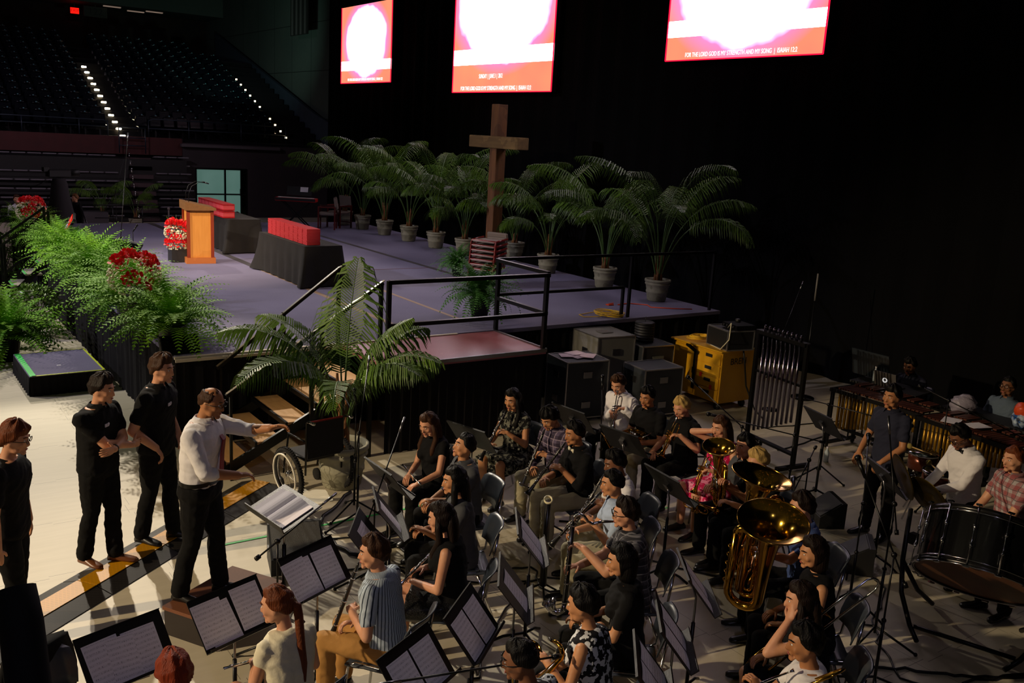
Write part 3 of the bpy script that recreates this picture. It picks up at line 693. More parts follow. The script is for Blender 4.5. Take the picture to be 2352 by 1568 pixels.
for s in range(9):
    for k in range(14):
        o = link('red_cover', bm_, loc=(6.68+random.uniform(-.004, .004), 15.95+.222*s, 1.967+BKH*k), rz=random.uniform(-.02, .02))
        tag(o, 'red padded cover in the %s stack from the near end of the nearer table' % ordn[s], 'folder', '%s stack of red covers on the nearer table' % ordn[s])
bm2 = book_mesh(.26, .255, .155)
for s in range(7):
    for k in range(2):
        o = link('red_box', bm2, loc=(6.68, 20.75+.27*s, 1.967+.16*k)); g = ordn[s] if s < 6 else 'farthest'
        tag(o, 'red box, %s of its pair, %s pair from the near end behind the lectern' % (('lower', 'upper')[k], g), 'box', 'red boxes on the table behind the lectern')
# ------------------------------------------------------------------ keyboard, chairs at the far corner
k_ = thing('stage_keyboard', 'red topped stage keyboard on a folding stand near the far palms', 'keyboard', (10.1, 25.2, ZS), R_(-35))
m = MB(); m.box((0, 0, .82), (1.15, .34, .10), bev=.01); m.build('body', mat('keyboard_red', '#b3161a', .35), k_)
m = MB(); m.box((0, -.06, .876), (1.0, .17, .012)); m.build('keys', mat('white_keys', '#cfcfcf', .3), k_)
m = MB(); m.box((0, -.175, .83), (1.13, .02, .07)); m.build('front_panel', BLACKP, k_)
for s in (-1, 1): m = MB(); m.bar((-.4*s, -.12, .02), (.4*s, -.1, .77), .03); m.bar((-.4*s, .12, .02), (.4*s, .1, .77), .03); m.build('stand_leg', BLACK, k_)
m = MB(); m.bar((-.4, -.2, .02), (-.4, .2, .02), .03); m.bar((.4, -.2, .02), (.4, .2, .02), .03); m.build('stand_foot', BLACK, k_)
m = MB(); m.box((.05, .12, 1.05), (.7, .03, .26), (R_(-20), 0, 0)); m.build('music_rest', BLACKP, k_)
m = MB(); m.box((0, 0, 0), (.22, .01, .14), (R_(-20), 0, 0)); tag(m.build('sheet_of_paper', WHITEP, M=mtx(k_.location+Vector((.22, -.02, 1.10)), Matrix.Rotation(R_(-35), 3, 'Z'))), 'white sheet leaning on the keyboard music rest', 'paper')
MAH = mat('red_wood_frame', '#5e1512', .35); CUSH = mat('taupe_upholstery', '#8a7c72', .85)
def wood_chair(loc, rz, label, seat_only=False, group=None):
    t = thing('upholstered_chair', label, 'chair', loc, rz, group)
    m = MB(); m.box((0, 0, .44), (.50, .48, .08), bev=.03); m.build('seat', CUSH, t)
    m = MB(); m.box((0, -.25, .74), (.48, .06, .36), (R_(-10), 0, 0), bev=.03); m.build('backrest', CUSH, t)
    for sx in (-1, 1):
        m = MB(); m.bar((sx*.26, .22, 0), (sx*.26, .22, .62), .04); m.build('leg', MAH, t)
        m = MB(); m.bar((sx*.26, -.24, 0), (sx*.26, -.24, .66), .04); m.build('leg', MAH, t)
        m = MB(); m.bar((sx*.26, -.26, .64), (sx*.26, .24, .64), .05, .035); m.build('armrest', MAH, t)
    m = MB(); m.bar((-.26, .22, .38), (.26, .22, .38), .05); m.bar((-.26, -.22, .16), (.26, -.22, .16), .03); m.build('stretcher', MAH, t); return t
wood_chair((10.95, 25.0, ZS), R_(60), 'red-framed upholstered chair beside the keyboard')
wood_chair((11.5, 25.4, ZS), R_(110), 'upholstered chair with pale back behind the keyboard chair')
# stack of seven chairs
for i in range(7):
    z = ZS+.092*i; t = thing('stacking_chair', 'red-framed taupe chair in the stack by the fern, %s' % ('bottom of the stack', 'second from the bottom', 'third from the bottom', 'middle of the stack', 'third from the top', 'second from the top', 'top of the stack')[i], 'chair', (10.02+.012*i, 15.12+.01*i, z), R_(118), 'stacked red-framed chairs')
    m = MB(); m.box((0, .02, .32), (.50, .46, .045), bev=.015); m.build('seat', CUSH, t)
    m = MB(); m.tube([(-.27, .25, .0), (-.27, .25, .28), (-.27, .23, .33), (.27, .23, .33), (.27, .25, .28), (.27, .25, .0)], .022, 8); m.tube([(-.27, .23, .33), (-.27, -.24, .36)], .022, 8); m.tube([(.27, .23, .33), (.27, -.24, .36)], .022, 8); m.build('frame', mat('glossy_red_frame', '#7a1a16', .3), t)
    m = MB(); m.box((0, -.33-.0, .40), (.46, .06, .13), (R_(-14), 0, 0), bev=.02); m.build('backrest', CUSH, t)
# ------------------------------------------------------------------ handrails on stage and platform
rail('stage_guard_rail', 'black square-tube guard rail along the near edge of the step platform', [[(5.28, 10.14, 1.2), (5.28, 10.14, 2.27)], [(7.74, 10.14, 1.2), (7.74, 10.14, 2.27)]],
     [[(5.28, 10.14, 2.25), (7.78, 10.14, 2.25)], [(5.28, 10.14, 1.7), (7.74, 10.14, 1.7)]], .026, sq=True)
rail('stage_guard_rail', 'black guard rail along the right end of the step platform', [[(7.78, 10.2, 1.2), (7.78, 10.2, 2.24)], [(7.8, 11.44, 1.2), (7.8, 11.44, 2.27)], [(7.87, 11.55, 1.2), (7.87, 11.55, 2.27)]],
     [[(7.78, 10.16, 2.27), (7.8, 11.5, 2.27)], [(7.78, 10.16, 1.7), (7.8, 11.46, 1.7)]], .026, sq=True)
rail('stage_guard_rail', 'black guard rail along the right part of the stage edge', [[(10.45, 11.56, 1.2), (10.45, 11.56, 1.72)], [(10.6, 11.56, 1.2), (10.6, 11.56, 2.27)], [(12.6, 11.56, 1.2), (12.6, 11.56, 2.27)]],
     [[(7.87, 11.58, 2.27), (12.6, 11.56, 2.27)], [(7.87, 11.58, 1.72), (10.45, 11.56, 1.72)]], .022, sq=True)
CREAMR = mat('worn_rail_top', '#6b604e', .6, spec=.2)
for y, nm in ((11.35, 'farther'), (10.1, 'nearer')):
    x0 = 3.5 if y > 11 else 3.22; z0 = 1.03; x1, z1 = 5.17, 2.26
    t = rail('stair_handrail', 'black stair handrail with worn light top, the %s of the pair' % nm, [[(x1-.02, y, 1.2), (x1-.02, y, z1)], [(4.25, y, .6), (4.25, y, 1.62)], [(4.38, y, .6), (4.38, y, 1.70)]], [[(x0, y, z0), (x1, y, z1)]], .022, sq=True)
    m = MB(); o = Vector((x1-.02, y, 1.2)); m.bar(Vector((x0, y, z0+.028))-o, Vector((x1+.02, y, z1+.028))-o, .046, .008); m.build('top_strip', CREAMR, t)
    m = MB(); m.bar(Vector((x0+.05, y, z0))-o, Vector((x0+.05, y, .0))-o, .03); m.build('post', BLACK, t)
PLY = wood('plywood_tread', '#b98c58', '#d2a670', .5, 3, 'y', 6)
s_ = thing('stage_stairs', 'black metal stairs with plywood treads rising to the step platform', 'stairs', (3.2, 10.75, 0))
for i in range(5):
    m = MB(); m.box((.17+.375*i, 0, .195*(i+1)), (.33, 1.2, .035)); m.build('tread', PLY, s_)
    m = MB(); m.box((.005+.375*i, 0, .195*(i+1)-.005), (.03, 1.22, .06)); m.build('nosing', BLACK, s_)
for y in (-.6, .6): m = MB(); m.bar((.0, y, .10), (1.9, y, 1.06), .04, .12); m.bar((1.85, y, 0), (1.85, y, 1.05), .05); m.bar((.1, y, 0), (.1, y, .15), .05); m.build('stringer', BLACK, s_)
# stair on the audience side with taped treads
s_ = thing('stage_stairs', 'black metal stairs with pale taped treads at the audience side of the stage', 'stairs', (2.2, 21.9, 0))
PALE = mat('pale_tread', '#b9b2a0', .6)
for i in range(4):
    m = MB(); m.box((.12+.24*i, -.35*i*.2, .24*(i+1)), (.32, .85, .03)); m.build('tread', PALE, s_)
    m = MB(); m.box((-.03+.24*i, -.35*i*.2, .24*(i+1)+.017), (.05, .85, .004)); m.build('tape_strip', GREEN, s_)
for y in (-.45, .45): m = MB(); m.bar((0, y, .12), (.95, y-.2, 1.1), .04, .1); m.bar((.9, y-.2, 0), (.9, y-.2, 1.1), .04); m.bar((.05, y, 0), (.05, y, .15), .04); m.build('stringer', BLACK, s_)
rail('stair_handrail', 'slanting black handrail at the left picture edge, nearer of the pair', [[(3.1, 21.2, 1.2), (3.1, 21.2, 2.05)], [(2.28, 21.4, 0), (2.28, 21.4, 1.38)]], [[(1.6, 21.55, .82), (3.12, 21.2, 2.06)], [(2.28, 21.4, .6), (3.1, 21.2, 1.3)]], .024, sq=True)
rail('stair_handrail', 'slanting black handrail at the left picture edge, farther of the pair', [[(3.15, 22.1, 1.2), (3.15, 22.1, 2.05)], [(2.32, 22.3, 0), (2.32, 22.3, 1.36)]], [[(1.6, 22.45, .80), (3.17, 22.1, 2.06)], [(2.32, 22.3, .6), (3.15, 22.1, 1.3)]], .024, sq=True)
# low carpeted box with neon tape
b_ = thing('carpeted_riser', 'low carpeted box with green and yellow edge tape on the floor', 'riser', (2.28, 15.32, 0), R_(1))
m = MB(); m.box((0, 0, .285), (1.04, 1.5, .03)); m.build('top', CARPET, b_)
m = MB()
for (xa, ya, xb, yb) in ((-.52, -.75, .52, -.75), (.52, -.75, .52, .75), (.52, .75, -.52, .75), (-.52, .75, -.52, -.75)):
    n = 30
    for i in range(n):
        f0, f1 = i/n, (i+1)/n; o0 = .015*math.sin(i*2.1); o1 = .015*math.sin((i+1)*2.1); nx, ny = (yb-ya), -(xb-xa); L = math.hypot(nx, ny); nx /= L; ny /= L
        p = Vector((xa+(xb-xa)*f0, ya+(yb-ya)*f0, 0)); q = Vector((xa+(xb-xa)*f1, ya+(yb-ya)*f1, 0)); nn = Vector((nx, ny, 0))
        m.add([p+nn*(.02+o0)+Vector((0, 0, .003)), q+nn*(.02+o1)+Vector((0, 0, .003)), q+nn*.004+Vector((0, 0, .29)), p+nn*.004+Vector((0, 0, .29))], [(0, 1, 2, 3)], True)
m.build('skirt', SKIRT, b_)
for nm, c, d, mt in (('edge_tape', (-.47, 0, .302), (.08, 1.5, .004), GREEN), ('edge_tape', (.01, -.735, .302), (1.0, .03, .004), YG), ('edge_tape', (.505, 0, .302), (.025, 1.5, .004), YG), ('edge_tape', (0, .74, .302), (1.0, .015, .004), YG)):
    m = MB(); m.box(c, d); o = m.build(nm, mt, b_); o['label'] = 'green edge tape' if mt is GREEN else 'yellow edge tape'
m = MB(); m.box((0, 0, 0), (.06, .035, .003)); tag(m.build('paper_scrap', WHITEP, loc=(2.25, 15.1, .302)), 'small white scrap lying on the low carpeted box', 'paper scrap')
# ------------------------------------------------------------------ stage monitors and microphone
def slab_monitor(loc, rz, label, w=1.05, h=.62, tilt=50, face=None):
    t = thing('floor_monitor', label, 'monitor', loc, rz); R = Euler((R_(tilt), 0, 0)).to_matrix(); c = Vector((0, 0, h*.42))
    m = MB(); m.box(c, (w, h, .06), R, bev=.01); m.build('housing', BLACKP, t)
    m = MB(); m.box(c+R @ Vector((0, 0, .034)), (w*.92, h*.86, .006), R); m.build('panel', face or mat('dark_screen', '#050506', .12), t)
    m = MB(); m.bar((-w*.3, -.05, .02), (-w*.3, .22, .02), .05); m.bar((w*.3, -.05, .02), (w*.3, .22, .02), .05); m.bar((-w*.3, .2, .0), (-w*.3, .05, h*.4), .04); m.bar((w*.3, .2, 0), (w*.3, .05, h*.4), .04); m.build('foot', BLACKP, t); return t
t = NT('slide_small', .4); f = t.noise(4, 1); c = t.mix(t.math('GREATER_THAN', f, .56), '#d8230c', '#d8c8ff'); t.color('#000000'); t.l(c, t.b.inputs['Emission Color']); t.b.inputs['Emission Strength'].default_value = 1.1; SLIDE = t.m
slab_monitor((3.85, 23.5, ZS), R_(-100), 'slanted stage monitor showing a red slide, beyond the stair railings', 1.5, .62, 62, SLIDE)
slab_monitor((3.95, 18.9, ZS), R_(-75), 'slanted black stage monitor among the ferns behind the thin mic stand', 1.3, .62, 58)
slab_monitor((3.12, 11.62, ZS), R_(6), 'black monitor box at the near stage corner above the standing men', .50, .26, 70)
def mic_stand(loc, rz, label, h=1.0, boom=.8, ba=35, mic='black', base='round', group=None, h2=None):
    t = thing('microphone_stand', label, 'microphone stand', loc, rz, group)
    if base == 'round': m = MB(); m.lathe([(.13, 0), (.13, .015), (.02, .03)], 20); m.build('base', BLACK, t)
    else:
        for k in range(3):
            a = k*2.094; m = MB(); m.tube([(0, 0, .18), (.34*math.cos(a), .34*math.sin(a), .015)], .010, 6); m.ball((.34*math.cos(a), .34*math.sin(a), .015), .018, 8, 6); m.build('leg', BLACK, t)
    m = MB(); m.tube([(0, 0, .0 if base == 'round' else .12), (0, 0, h*.55)], .013, 8); m.tube([(0, 0, h*.5), (0, 0, h)], .008, 8); m.ball((0, 0, h*.55), .02, 8, 6); m.build('pole', BLACK, t)
    if boom:
        b = Vector((boom*math.cos(R_(ba)), 0, boom*math.sin(R_(ba)))); m = MB(); p = Vector((0, 0, h)); m.tube([p-b*.35, p+b], .007, 8); m.ball(p, .024, 8, 6); m.tube([p-b*.35, p-b*.42], .018, 8); m.build('boom', BLACK, t); e = p+b
        d = b.normalized()
    else: e = Vector((0, 0, h)); d = Vector((.5, 0, .8)).normalized()
    m = MB(); mm = BLACK if mic == 'black' else STEEL
    if mic == 'silver': m.tube([e-Vector((0, 0, .02)), e+Vector((.05, 0, .20))], [.022, .026], 12)
    elif mic == 'pencil': m.tube([e-d*.02, e+d*.14], .011, 8)
    else: m.tube([e, e+d*.14], [.012, .018], 10); m.ball(e+d*.16, .026, 10, 8)
    m.build('microphone', mm, t); return t
mic_stand((3.95, 18.6, ZS), R_(60), 'thin microphone stand with long boom on the stage near the ferns', .62, 1.9, 72, 'pencil')
mic_stand((4.6, 20.5, ZS), R_(0), 'short black floor stand behind the slanted monitor', .5, 0)
# ------------------------------------------------------------------ objects on the right: cases, cabinet
GREYC = mat('grey_case_panel', '#77756f', .55, noise=(3, '#66655f', .3)); DKC = mat('dark_case_panel', '#2a2e33', .5, noise=(3, '#22262a', .3)); ALU = mat('aluminium_edge', '#b6b4b4', .3, .9)
def flight_case(x, y, w, d, h, rz, label, body, lid=None, dishes=2):
    t = thing('flight_case', label, 'flight case', (x, y, 0), rz)
    z0 = .06; m = MB(); m.box((0, 0, z0+(h-z0)/2), (w, d, h-z0)); m.build('panel', body, t); m = MB(); e = .018
    for sx in (-1, 1):
        for sy in (-1, 1): m.box((sx*w/2, sy*d/2, z0+(h-z0)/2), (e, e, h-z0+.01))
    for z in (z0, h):
        for s in (-1, 1): m.box((0, s*d/2, z), (w+e, e, e)); m.box((s*w/2, 0, z), (e, d+e, e))
    m.build('edge_trim', ALU, t)
    for sx in (-1, 1):
        for sy in (-1, 1): m = MB(); m.tube([(sx*w*.4-.015, sy*d*.4, .03), (sx*w*.4+.015, sy*d*.4, .03)], .03, 10); m.build('caster', BLACKP, t)
    for k in range(dishes):
        m = MB(); m.box((0, -d/2-.006, h*(.28+.5*k)), (.15, .012, .10), bev=.004); m.build('latch', STEEL, t); m = MB(); m.box((-w/2-.006, 0, h*(.35+.4*k)), (.012, .15, .10), bev=.004); m.build('latch', STEEL, t)
    if lid: m = MB(); m.box((0, 0, h+.012), (w*.32, d*.26, .006)); m.build('lid_plate', ALU, t)
    return t
flight_case(8.66, 10.45, .72, .60, .92, R_(-8), 'dark flight case with papers on top, beside the platform corner', DKC)
flight_case(9.62, 11.0, .70, .72, 1.12, R_(-6), 'tall grey flight case with a light plate on its lid', GREYC, True)
flight_case(10.35, 10.7, .62, .50, .95, R_(-6), 'dark grey flight case with a label, right of the tall grey case', DKC)
flight_case(9.85, 10.05, .72, .55, .78, R_(-6), 'low dark flight case in front, behind the trumpet players', DKC)
for i, (dx, dy, r) in enumerate(((0, 0, 10), (-.12, .08, -25), (.14, -.05, 40), (.05, .14, 5))):
    m = MB(); m.box((0, 0, 0), (.28, .22, .003)); tag(m.build('sheet_of_paper', mat('pinkish_paper', '#cdb6c2', .7), loc=(8.66+dx, 10.45+dy, .938+.004*i), rz=R_(r)), 'loose sheet of paper on the dark flight case, %s' % ('bottom sheet', 'leftmost sheet', 'rightmost sheet', 'farthest sheet')[i], 'paper')
t = thing('cable_drum', 'black ribbed cylinder with a short wire on top of the flight case', 'canister', (10.35, 10.85, .965))
m = MB(); pr = []
for k in range(7): pr += [(.15, .045*k), (.165, .045*k+.01), (.165, .045*k+.03), (.15, .045*k+.04)]
m.lathe(pr, 24); m.build('body', BLACKP, t); m = MB(); m.tube([(0, 0, .3), (.01, 0, .40)], .004, 5); m.build('wire', BLACK, t)
m = MB(); m.box((0, 0, 0), (.22, .006, .26)); tag(m.build('case_label', mat('case_card', '#6d7064', .6), loc=(10.31, 10.435, .66), rz=R_(-6)), 'greenish label card on the dark grey flight case', 'label')
YEL = mat('yellow_cabinet', '#d9a010', .45, noise=(2.5, '#c48e0c', .3)); YELD = mat('yellow_cabinet_seam', '#5a3f06', .6)
c_ = thing('yellow_tool_cabinet', 'yellow wheeled storage cabinet with drawers and BREN lettering', 'cabinet', (11.32, 10.18, 0), R_(-2))
m = MB(); m.box((0, 0, .545), (.72, 1.10, .83)); m.build('body', YEL, c_)
m = MB(); m.box((-.02, .02, .975), (.80, 1.18, .03), bev=.008); m.build('top', YEL, c_)
m = MB(); m.box((-.368, .28, .54), (.018, .50, .76), bev=.004); o = m.build('door', YEL, c_)
m = MB(); m.bar((-.39, .06, .50), (-.39, .06, .60), .02); m.build('handle', BLACK, o)
for k in range(4):
    m = MB(); m.box((-.368, -.27, .235+.2*k), (.018, .50, .185), bev=.004); o = m.build('drawer', YEL, c_); m = MB(); m.box((-.382, -.27, .27+.2*k), (.012, .14, .05)); m.build('label_holder', BLACKP, o)
m = MB(); m.box((-.40, .02, .56), (.02, .05, .62)); m.box((-.40, .10, .90), (.02, .30, .05), (R_(18), 0, 0)); m.build('locking_bar', BLACK, c_)
for y, z in ((-.12, .52), (-.36, .36)):
    m = MB(); m.box((-.379, y, z), (.004, .05, .07)); m.build('red_tag', mat('red_sticker', '#d83020', .5), c_)
for sx in (-1, 1):
    for sy in (-1, 1): m = MB(); m.tube([(sx*.28-.02, sy*.45, .06), (sx*.28+.02, sy*.45, .06)], .06, 14); m.box((sx*.28, sy*.45, .11), (.06, .06, .06)); m.build('caster', BLACKP, c_)
text('BREN', .15, mat('stencil_black', '#15120a', .6), c_, Matrix.Translation((.0, -.553, .80)) @ FACE_Y)
def coil(loc, R, n, mt, label, sq=1.0, th=.006, tail=None, turns=7, cat='cable', name='coiled_cable'):
    random.seed(int(loc[0]*37)); m = MB(); pts = []
    for i in range(n*turns):
        a = 6.283*i/n; r = R*(.75+.25*math.sin(i*.37)+.04*math.sin(i*1.7)); pts.append((r*math.cos(a), sq*r*math.sin(a)+.02*math.sin(i*.11), .008+.010*(i/n)))
    if tail: pts += tail
    m.tube(pts, th, 6); return tag(m.build(name, mt, loc=loc), label, cat)
YCAB = mat('yellow_cable', '#e0b41c', .5); OCAB = mat('orange_cable', '#e04a18', .5); WCAB = mat('cream_cable', '#c9c1a0', .5); KCAB = mat('black_cable', '#080808', .5)
coil((11.2, 10.45, .995), .2, 18, YCAB, 'coil of yellow cable on top of the yellow cabinet')
coil((10.35, 11.75, ZS+.005), .26, 22, YCAB, 'flat coil of yellow cable at the stage edge by the rail posts', 1.0, .008, [(-.3, -.1, .02), (-.55, .0, .01), (-.5, .2, .01), (-.1, .3, .01)])
m = MB(); m.tube([(11.2, 12.5, 1.21), (11.5, 12.55, 1.21), (11.75, 12.3, 1.21), (11.65, 12.1, 1.21), (12.0, 11.85, 1.21), (12.3, 11.7, 1.21)], .01, 6); tag(m.build('orange_cable', OCAB), 'thin orange cable wandering across the right end of the stage', 'cable')
m = MB(); m.box((0, 0, .01), (.12, .09, .02)); m.tube([(-.04, 0, .02), (.1, .02, .03)], .012, 6); tag(m.build('orange_connector', OCAB, loc=(11.05, 12.55, ZS)), 'orange cable connector lying beside the farthest rail post', 'connector')
r_ = thing('rack_case', 'small black rack case with silver edges on the yellow cabinet', 'equipment case', (11.3, 9.85, .99), R_(-12))
m = MB(); m.box((0, 0, .16), (.5, .55, .30)); m.build('body', BLACKP, r_); m = MB()
for s in (-1, 1):
    m.box((-.25, s*.275, .16), (.02, .02, .31)); m.box((.25, s*.275, .16), (.02, .02, .31)); m.box((0, s*.275, .315), (.5, .02, .02)); m.box((0, s*.275, .01), (.5, .02, .02))
for z in (.01, .315): m.box((-.25, 0, z), (.02, .55, .02)); m.box((.25, 0, z), (.02, .55, .02))
m.build('edge_trim', ALU, r_)
t = thing('radio_receiver', 'small dark electronic unit with knobs on the rack case', 'electronics', (11.35, 9.75, 1.32), R_(-12)); m = MB(); m.box((0, 0, .04), (.36, .40, .07), bev=.005); m.build('body', BLACK, t)
for k in range(4): m = MB(); m.tube([(-.19, -.12+.08*k, .04), (-.21, -.12+.08*k, .04)], .018, 10); m.build('knob', BLACKP, t)
m = MB(); m.lathe([(.04, .07), (.045, .12), (.03, .13)], 10, Matrix.Translation((.05, .1, 0))); m.build('cup', BLACKP, t)
m = MB(); m.tube([(11.1, 9.75, 1.34), (11.0, 9.6, 1.45), (10.93, 9.55, 1.2), (10.98, 9.75, 1.0), (11.1, 10.1, 1.0), (11.25, 10.3, 1.0)], .009, 6); tag(m.build('cream_cable', WCAB), 'cream cable looping down from the rack case', 'cable')
m = MB(); m.tube([(11.35, 9.6, 1.0), (11.4, 9.59, .8), (11.45, 9.55, .4), (11.55, 9.4, .02), (11.3, 9.0, .01), (10.9, 8.7, .01)], .014, 6); tag(m.build('black_cable', KCAB), 'black cable hanging down the side of the yellow cabinet', 'cable')
mic_stand((11.85, 9.35, 0), R_(20), 'tall boom stand rising at an angle beside the yellow cabinet', 1.0, 1.25, 48, 'pencil')
t = thing('white_marked_pole', 'thin black pole with a pale upper section behind the yellow cabinet', 'pole', (13.0, 9.6, 0))
m = MB(); m.lathe([(.2, 0), (.2, .02), (.02, .03)], 16); m.build('base', BLACK, t); m = MB(); m.tube([(0, 0, 0), (0, 0, 1.7)], .012, 6); m.build('pole', BLACK, t); m = MB(); m.tube([(0, 0, 1.70), (0, 0, 2.16)], .016, 6); m.build('sleeve', mat('grey_sleeve', '#6d6a66', .5), t)
# ------------------------------------------------------------------ far floor: camera tripod and clutter
t = thing('camera_tripod', 'video camera on a black draped tripod beyond the stage', 'camera', (4.75, 30.2, 0), R_(20))
m = MB(); m.loft([[Vector((r*(1+.12*math.sin(k*3.1))*math.cos(k*.449), r*(1+.12*math.sin(k*3.1))*math.sin(k*.449), z)) for k in range(14)] for r, z in ((.58, .02), (.42, .8), (.27, 1.6), (.22, 2.0), (.17, 2.15))]); m.build('drape', mat('camera_drape', '#2a262a', .9), t)
m = MB(); m.box((0, 0, 2.3), (.7, .22, .24), bev=.03); m.lathe([(.09, 0), (.11, .25)], 14, mtx((.35, 0, 2.32), frame((1, 0, 0)))); m.box((-.38, 0, 2.42), (.16, .14, .12)); m.build('camera_body', BLACKP, t)
m = MB(); m.tube([(-.2, .1, 2.1), (-.7, .2, 1.9)], .012, 6); m.build('pan_handle', BLACK, t)
t = thing('tripod_leg_pole', 'thin silver pole leaning beside the draped camera', 'pole', (5.3, 29.5, 0)); m = MB(); m.tube([(.25, -.4, .01), (-.1, .3, 1.5)], .02, 6); m.build('shaft', STEEL, t)
m = MB(); m.box((0, 0, .30), (1.3, .4, .6)); tag(m.build('planter_box', mat('grey_planter', '#3f3b3e', .8), loc=(6.6, 36.2, 0)), 'long grey box planter below the far palms', 'planter')
mic_stand((6.9, 33.0, 0), R_(20), 'tall thin microphone stand beyond the stage in front of the bleacher steps', 1.6, 1.5, 72, 'pencil')
t = thing('water_bottle', 'small blue labelled water bottle on the far stage edge', 'bottle', (4.35, 26.4, ZS)); m = MB(); m.lathe([(.035, 0), (.035, .15), (.015, .19), (.015, .21)], 12); m.build('body', mat('bottle_plastic', '#a8b4bc', .2), t); m = MB(); m.lathe([(.037, .05), (.037, .11)], 12); m.build('label_band', mat('bottle_label', '#4a86b8', .5), t)
rail('low_barrier', 'low dark railing on the far floor in front of the palms', [[(x, 35.0, 0), (x, 35.0, .95)] for x in (7.2, 8.2, 9.6)], [[(6.6, 35, .95), (9.6, 35, .95)], [(6.6, 35, .5), (9.6, 35, .5)]], .02)
for i, (x, y) in enumerate(((10.2, 36.5), (10.8, 37), (9.9, 38))):
    m = MB(); m.ball((0, 0, .55), .06, 8, 6); m.tube([(0, 0, 0), (0, 0, .5)], .03, 6); tag(m.build('far_lamp', mat('dim_bulb_%d' % i, '#8a8078', .5), loc=(x, y, 0)), 'small pale object on a post by the far wall, %s' % ('leftmost', 'rightmost', 'behind')[i], 'lamp')
# ------------------------------------------------------------------ cable ramp
def ramp_mat(name, a, b, spec=.4):
    t = NT(name, .5, spec=spec); u = t.math('FRACT', t.math('MULTIPLY', t.math('ADD', t.x, t.y), 22)); v = t.math('FRACT', t.math('MULTIPLY', t.math('SUBTRACT', t.x, t.y), 22))
    h = t.math('MAXIMUM', t.math('MULTIPLY', t.math('LESS_THAN', u, .3), t.math('LESS_THAN', v, .75)), 0.0); f = t.noise(2.5, 5)
    t.color(t.mix(h, t.mix(f, a, b), b)); t.bump(h, .5, .006); return t.m
RY = ramp_mat('yellow_tread_lid', '#d89200', '#a87800'); RB = ramp_mat('black_rubber_ramp', '#1b1918', '#302c29')
A_, B_ = Vector((.62, 7.6, 0)), Vector((3.35, 9.66, 0)); d = (B_-A_); n = d.normalized(); ang = math.atan2(n.y, n.x); L = .91
for i in range(-1, 4):
    c = A_+n*(L*(i+.5)); t = thing('cable_ramp', 'yellow-lidded black rubber cable ramp section, %s' % ('at the left picture edge', 'with a worn patch beside the left post', 'under the feet of the man with crossed arms', 'under the feet of the bearded man', 'farthest, behind the conductor stand')[i+1], 'cable ramp', (c.x, c.y, 0), ang, 'cable ramp sections laid end to end')
    for s in (-1, 1): m = MB(); m.prism([(s*.11, 0), (s*.27, 0), (s*.27, .008), (s*.11, .055)], -L/2+.006, L/2-.006, 0); m.build('side_ramp', RB, t)
    m = MB(); m.box((0, 0, .0295), (L-.006, .215, .055)); m.build('channel', BLACKP, t); m = MB(); m.box((0, 0, .060), (L-.012, .205, .006)); m.build('lid', RY, t)
# ------------------------------------------------------------------ conductor's box
p_ = thing('conductor_box', 'low brown carpeted wooden box under the conductor', 'podium box', (2.22, 7.055, 0), R_(31))
t = NT('worn_brown_board', .7); f = t.noise(3, 6); g = t.noise(60, 3); t.color(t.mix(f, t.mix(g, '#6e3e22', '#8a5430'), '#5c3522')); BROWN = t.m
m = MB(); m.box((0, 0, .235), (.83, .56, .03)); m.build('top', BROWN, p_); m = MB(); m.box((0, 0, .11), (.81, .54, .22)); m.build('side', mat('dark_box_side', '#231914', .7), p_)
# ================================================================== furniture and instruments of the band
def sheet_mat():
    t = NT('sheet_music', .75, spec=.2)
    s = t.math('FRACT', t.math('MULTIPLY', t.math('ADD', t.y, .145), 34.0)); zone = t.math('MULTIPLY', t.math('GREATER_THAN', s, .30), t.math('LESS_THAN', s, .80))
    ln = t.math('LESS_THAN', t.math('FRACT', t.math('MULTIPLY', t.math('SUBTRACT', s, .30), 8.0)), .30)
    mp = t.n('ShaderNodeMapping'); mp.inputs['Scale'].default_value = (220, 34, 1); t.l(t.tc.outputs['Object'], mp.inputs[0]); nn = t.noise(1.6, 2, mp.outputs[0])
    notes = t.math('GREATER_THAN', nn, .60); ink = t.math('MULTIPLY', zone, t.math('MAXIMUM', t.math('MULTIPLY', ln, .4), notes))
    inx = t.math('LESS_THAN', t.math('ABSOLUTE', t.x), .098); iny = t.math('LESS_THAN', t.math('ABSOLUTE', t.y), .135)
    ink = t.math('MULTIPLY', ink, t.math('MULTIPLY', inx, iny)); t.color(t.mix(ink, '#f0ecf6', '#8e8b98')); return t.m
SHEET = sheet_mat(); DESK = mat('black_desk_metal', '#0d0d0f', .45, spec=.4, bump=(90, .12))
def stand_proto():
    t = thing('music_stand', 'proto', 'music stand', (0, 0, 0)); a = R_(38); n = Vector((0, math.cos(a), math.sin(a))); u = Vector((0, -math.sin(a), math.cos(a))); R = Matrix((Vector((1, 0, 0))*1, n, u)).transposed()
    c = Vector((0, -.02, .95))
    m = MB(); m.box(c, (.54, .006, .36), R); m.box(c+n*.03-u*.178, (.54, .065, .006), R); m.box(c+n*.06-u*.172, (.54, .004, .018), R); m.box(c+n*.006+u*.176, (.54, .014, .006), R); m.build('desk', DESK, t)
    m = MB(); m.tube([c-n*.02+u*.0, (0, 0, .82), (0, 0, .45)], .0085, 8); m.box(c-n*.02, (.06, .03, .09), R); m.build('upper_pole', STEEL, t)
    m = MB(); m.tube([(0, 0, .62), (0, 0, .07)], .015, 10); m.build('lower_pole', BLACK, t)
    for k in range(3):
        b = k*2.094+.5; m = MB(); m.tube([(0, 0, .10), (.18*math.cos(b), .18*math.sin(b), .06), (.27*math.cos(b), .27*math.sin(b), .0125)], [.012, .012, .012], 6); m.build('leg', BLACK, t)
    return t
